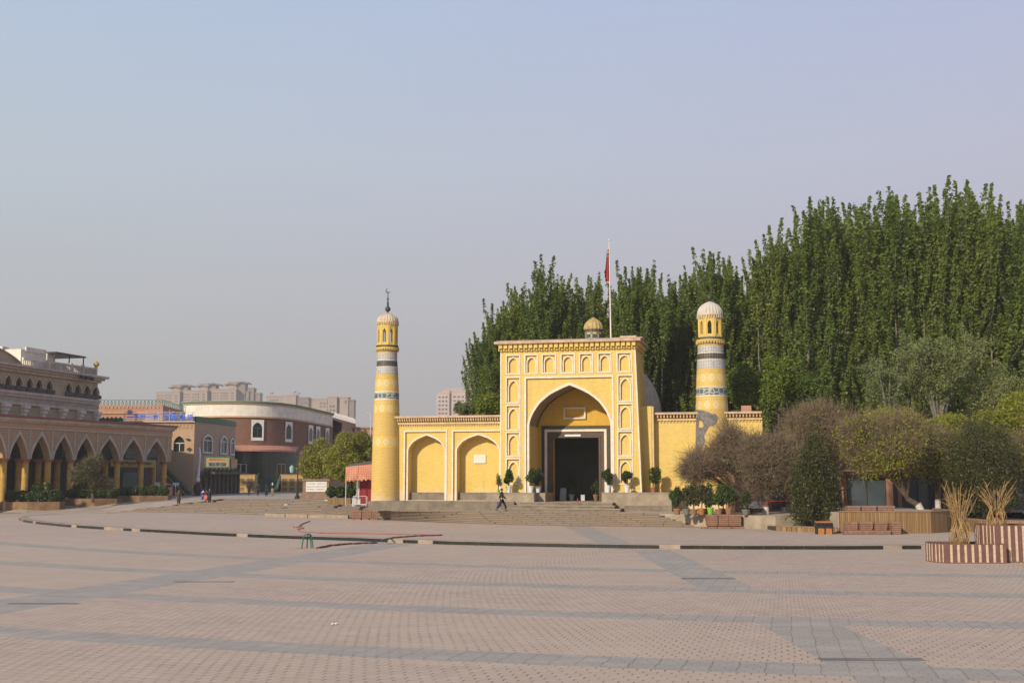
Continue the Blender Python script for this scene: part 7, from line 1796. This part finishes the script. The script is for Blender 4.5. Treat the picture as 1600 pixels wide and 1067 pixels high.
# ------------------------------------------------------------------ far apartment blocks
def far_block(name, label, Y0_, boxes, rows, group=None, roofs=(), dishes=()):
    """boxes: (px0,px1,pytop,depth m,mat,offset m); rows: list of (px0,px1,y0,dy,n,per row count,box offset)"""
    Y = Y0_ * 2.0; xs = [b_[0] for b_ in boxes]; X0 = P(min(xs), 640, Y)[0]; t = thing(name, label, 'building', (X0, Y, 0), 0, group)
    for (a_, b_, py, dp, mt, off) in boxes:
        yy = Y + off; x0, x1 = P(a_, 640, yy)[0] - X0, P(b_, 640, yy)[0] - X0; z = P(400, py, yy)[1]
        q = MB(); q.box(x0, x1, off, off + dp, 0, z); q.box(x0 - .3, x1 + .3, off - .4, off + dp + .3, z + .01, z + 1.0); q.build('wall', mt, t)
    for (a_, b_, y0, dy, nr_, nc, off) in rows:
        yy = Y + off
        for r_ in range(nr_):
            for c_ in range(nc):
                xa_ = a_ + (b_ - a_) * (c_ + .2) / nc; xb_ = a_ + (b_ - a_) * (c_ + .8) / nc
                x0, x1 = P(xa_, 640, yy)[0] - X0, P(xb_, 640, yy)[0] - X0; z1 = P(400, y0 + r_ * dy, yy)[1]; z0 = P(400, y0 + r_ * dy + dy * .45, yy)[1]
                q = MB(); q.box(x0, x1, off - .12, off - .02, z0, z1); q.build('window', 'apartment_glass', t)
    for (a_, b_, py, off, dp) in roofs:
        yy = Y + off; x0, x1 = P(a_, 640, yy)[0] - X0, P(b_, 640, yy)[0] - X0; z = P(400, py, yy)[1]; q = MB(); n_ = 12; h_ = (x1 - x0)
        pts = [(x0 + h_ * i / n_, z + h_ * .075 * (abs(i / n_ - .5) * 2) ** 2 * 0 + h_ * .05 * (cos(i / n_ * 4 * pi + pi) * .5 + (1.6 if i / n_ > .5 else 0))) for i in range(n_ + 1)]
        q.plate([(x, zz - 1.3) for x, zz in pts] + [(x, zz) for x, zz in reversed(pts)], off, off + dp); q.build('roof', 'apartment_shade', t)
    for (a_, py, off) in dishes:
        yy = Y + off; x = P(a_, 640, yy)[0] - X0; z = P(400, py, yy)[1]; q = MB(); q.tube([(x, off, z), (x, off, z + 3.5)], .25, 5); q.lathe([(.3, z + 2.5), (1.4, z + 3.6)], (x + 1.8, off), 8, cap=False); q.box(x - .5, x + 3, off, off + .3, z + .8, z + 1.1); q.build('antenna', 'apartment_shade', t)
    return t
for (a, b, y0, tx0, tx1, ty, rx0, rx1, lb) in ((243, 266, 613, 267, 292, 602, 262, 297, 'far apartment tower with winged roof, leftmost of the three'), (286, 309, 611, 310, 336, 600, 305, 341, 'far apartment tower with winged roof, middle of the three'), (330, 354, 609, 355, 382, 597.5, 349, 386, 'far apartment tower with winged roof, rightmost of the three')):
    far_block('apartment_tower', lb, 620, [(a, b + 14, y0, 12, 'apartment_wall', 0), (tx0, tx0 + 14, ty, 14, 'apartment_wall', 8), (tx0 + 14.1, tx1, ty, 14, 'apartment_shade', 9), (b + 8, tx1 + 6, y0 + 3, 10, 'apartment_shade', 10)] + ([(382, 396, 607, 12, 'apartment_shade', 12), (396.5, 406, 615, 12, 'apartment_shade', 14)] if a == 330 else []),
              [(a + 1, a + 11, y0 + 4, 4.4, 3, 3, 0), (a + 13, b + 2, y0 + 4, 4.4, 3, 3, 0), (b + 5, b + 12, y0 + 4, 4.4, 3, 1, 0)], 'apartment towers with winged roofs', roofs=[(rx0, rx1, ty + 1.5, 6, 20)])
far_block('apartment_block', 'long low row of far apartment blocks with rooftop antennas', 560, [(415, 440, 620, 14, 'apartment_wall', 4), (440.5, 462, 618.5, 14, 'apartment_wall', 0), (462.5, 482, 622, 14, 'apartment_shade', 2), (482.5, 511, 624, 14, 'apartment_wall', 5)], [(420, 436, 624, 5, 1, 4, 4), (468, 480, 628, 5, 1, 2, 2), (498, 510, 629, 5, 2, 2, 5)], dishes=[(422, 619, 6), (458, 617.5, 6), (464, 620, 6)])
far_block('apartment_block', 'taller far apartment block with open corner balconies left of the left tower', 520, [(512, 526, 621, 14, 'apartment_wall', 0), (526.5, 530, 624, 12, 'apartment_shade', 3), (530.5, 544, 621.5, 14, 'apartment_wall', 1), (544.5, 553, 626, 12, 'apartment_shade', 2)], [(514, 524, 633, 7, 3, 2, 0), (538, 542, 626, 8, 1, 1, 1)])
far_block('apartment_tower', 'pale pink ten-storey apartment tower between the left tower and the gatehouse', 600, [(682, 702, 614.5, 16, 'apartment_pink', 0), (702.3, 705, 612, 14, 'apartment_shade', 3), (705.3, 727, 612, 18, 'apartment_pink', 0), (727.5, 746, 608.5, 16, 'apartment_pink', 6), (692, 722, 608.5, 8, 'apartment_pink', 8)] if plain('apartment_pink', (.60, .46, .41), .9, .08, .1) else [],
          [(684, 700, 619, 6.3, 6, 3, 0), (707, 726, 618.5, 6.3, 6, 3, 0), (733, 744, 613, 6.3, 4, 2, 6)])

# ------------------------------------------------------------------ haze
m = bpy.data.materials.new('haze'); m.use_nodes = True; t_ = m.node_tree
for n_ in list(t_.nodes): t_.nodes.remove(n_)
o_ = t_.nodes.new('ShaderNodeOutputMaterial'); v_ = t_.nodes.new('ShaderNodeVolumePrincipled'); v_.inputs['Color'].default_value = (.90, .86, .82, 1); v_.inputs['Density'].default_value = .00036; v_.inputs['Anisotropy'].default_value = .1
t_.links.new(v_.outputs[0], o_.inputs['Volume']); M['haze'] = m
mb = MB(); mb.box(-800, 800, -80, 1450, -1, 130); h = mb.build('haze', 'haze'); h['kind'] = 'stuff'
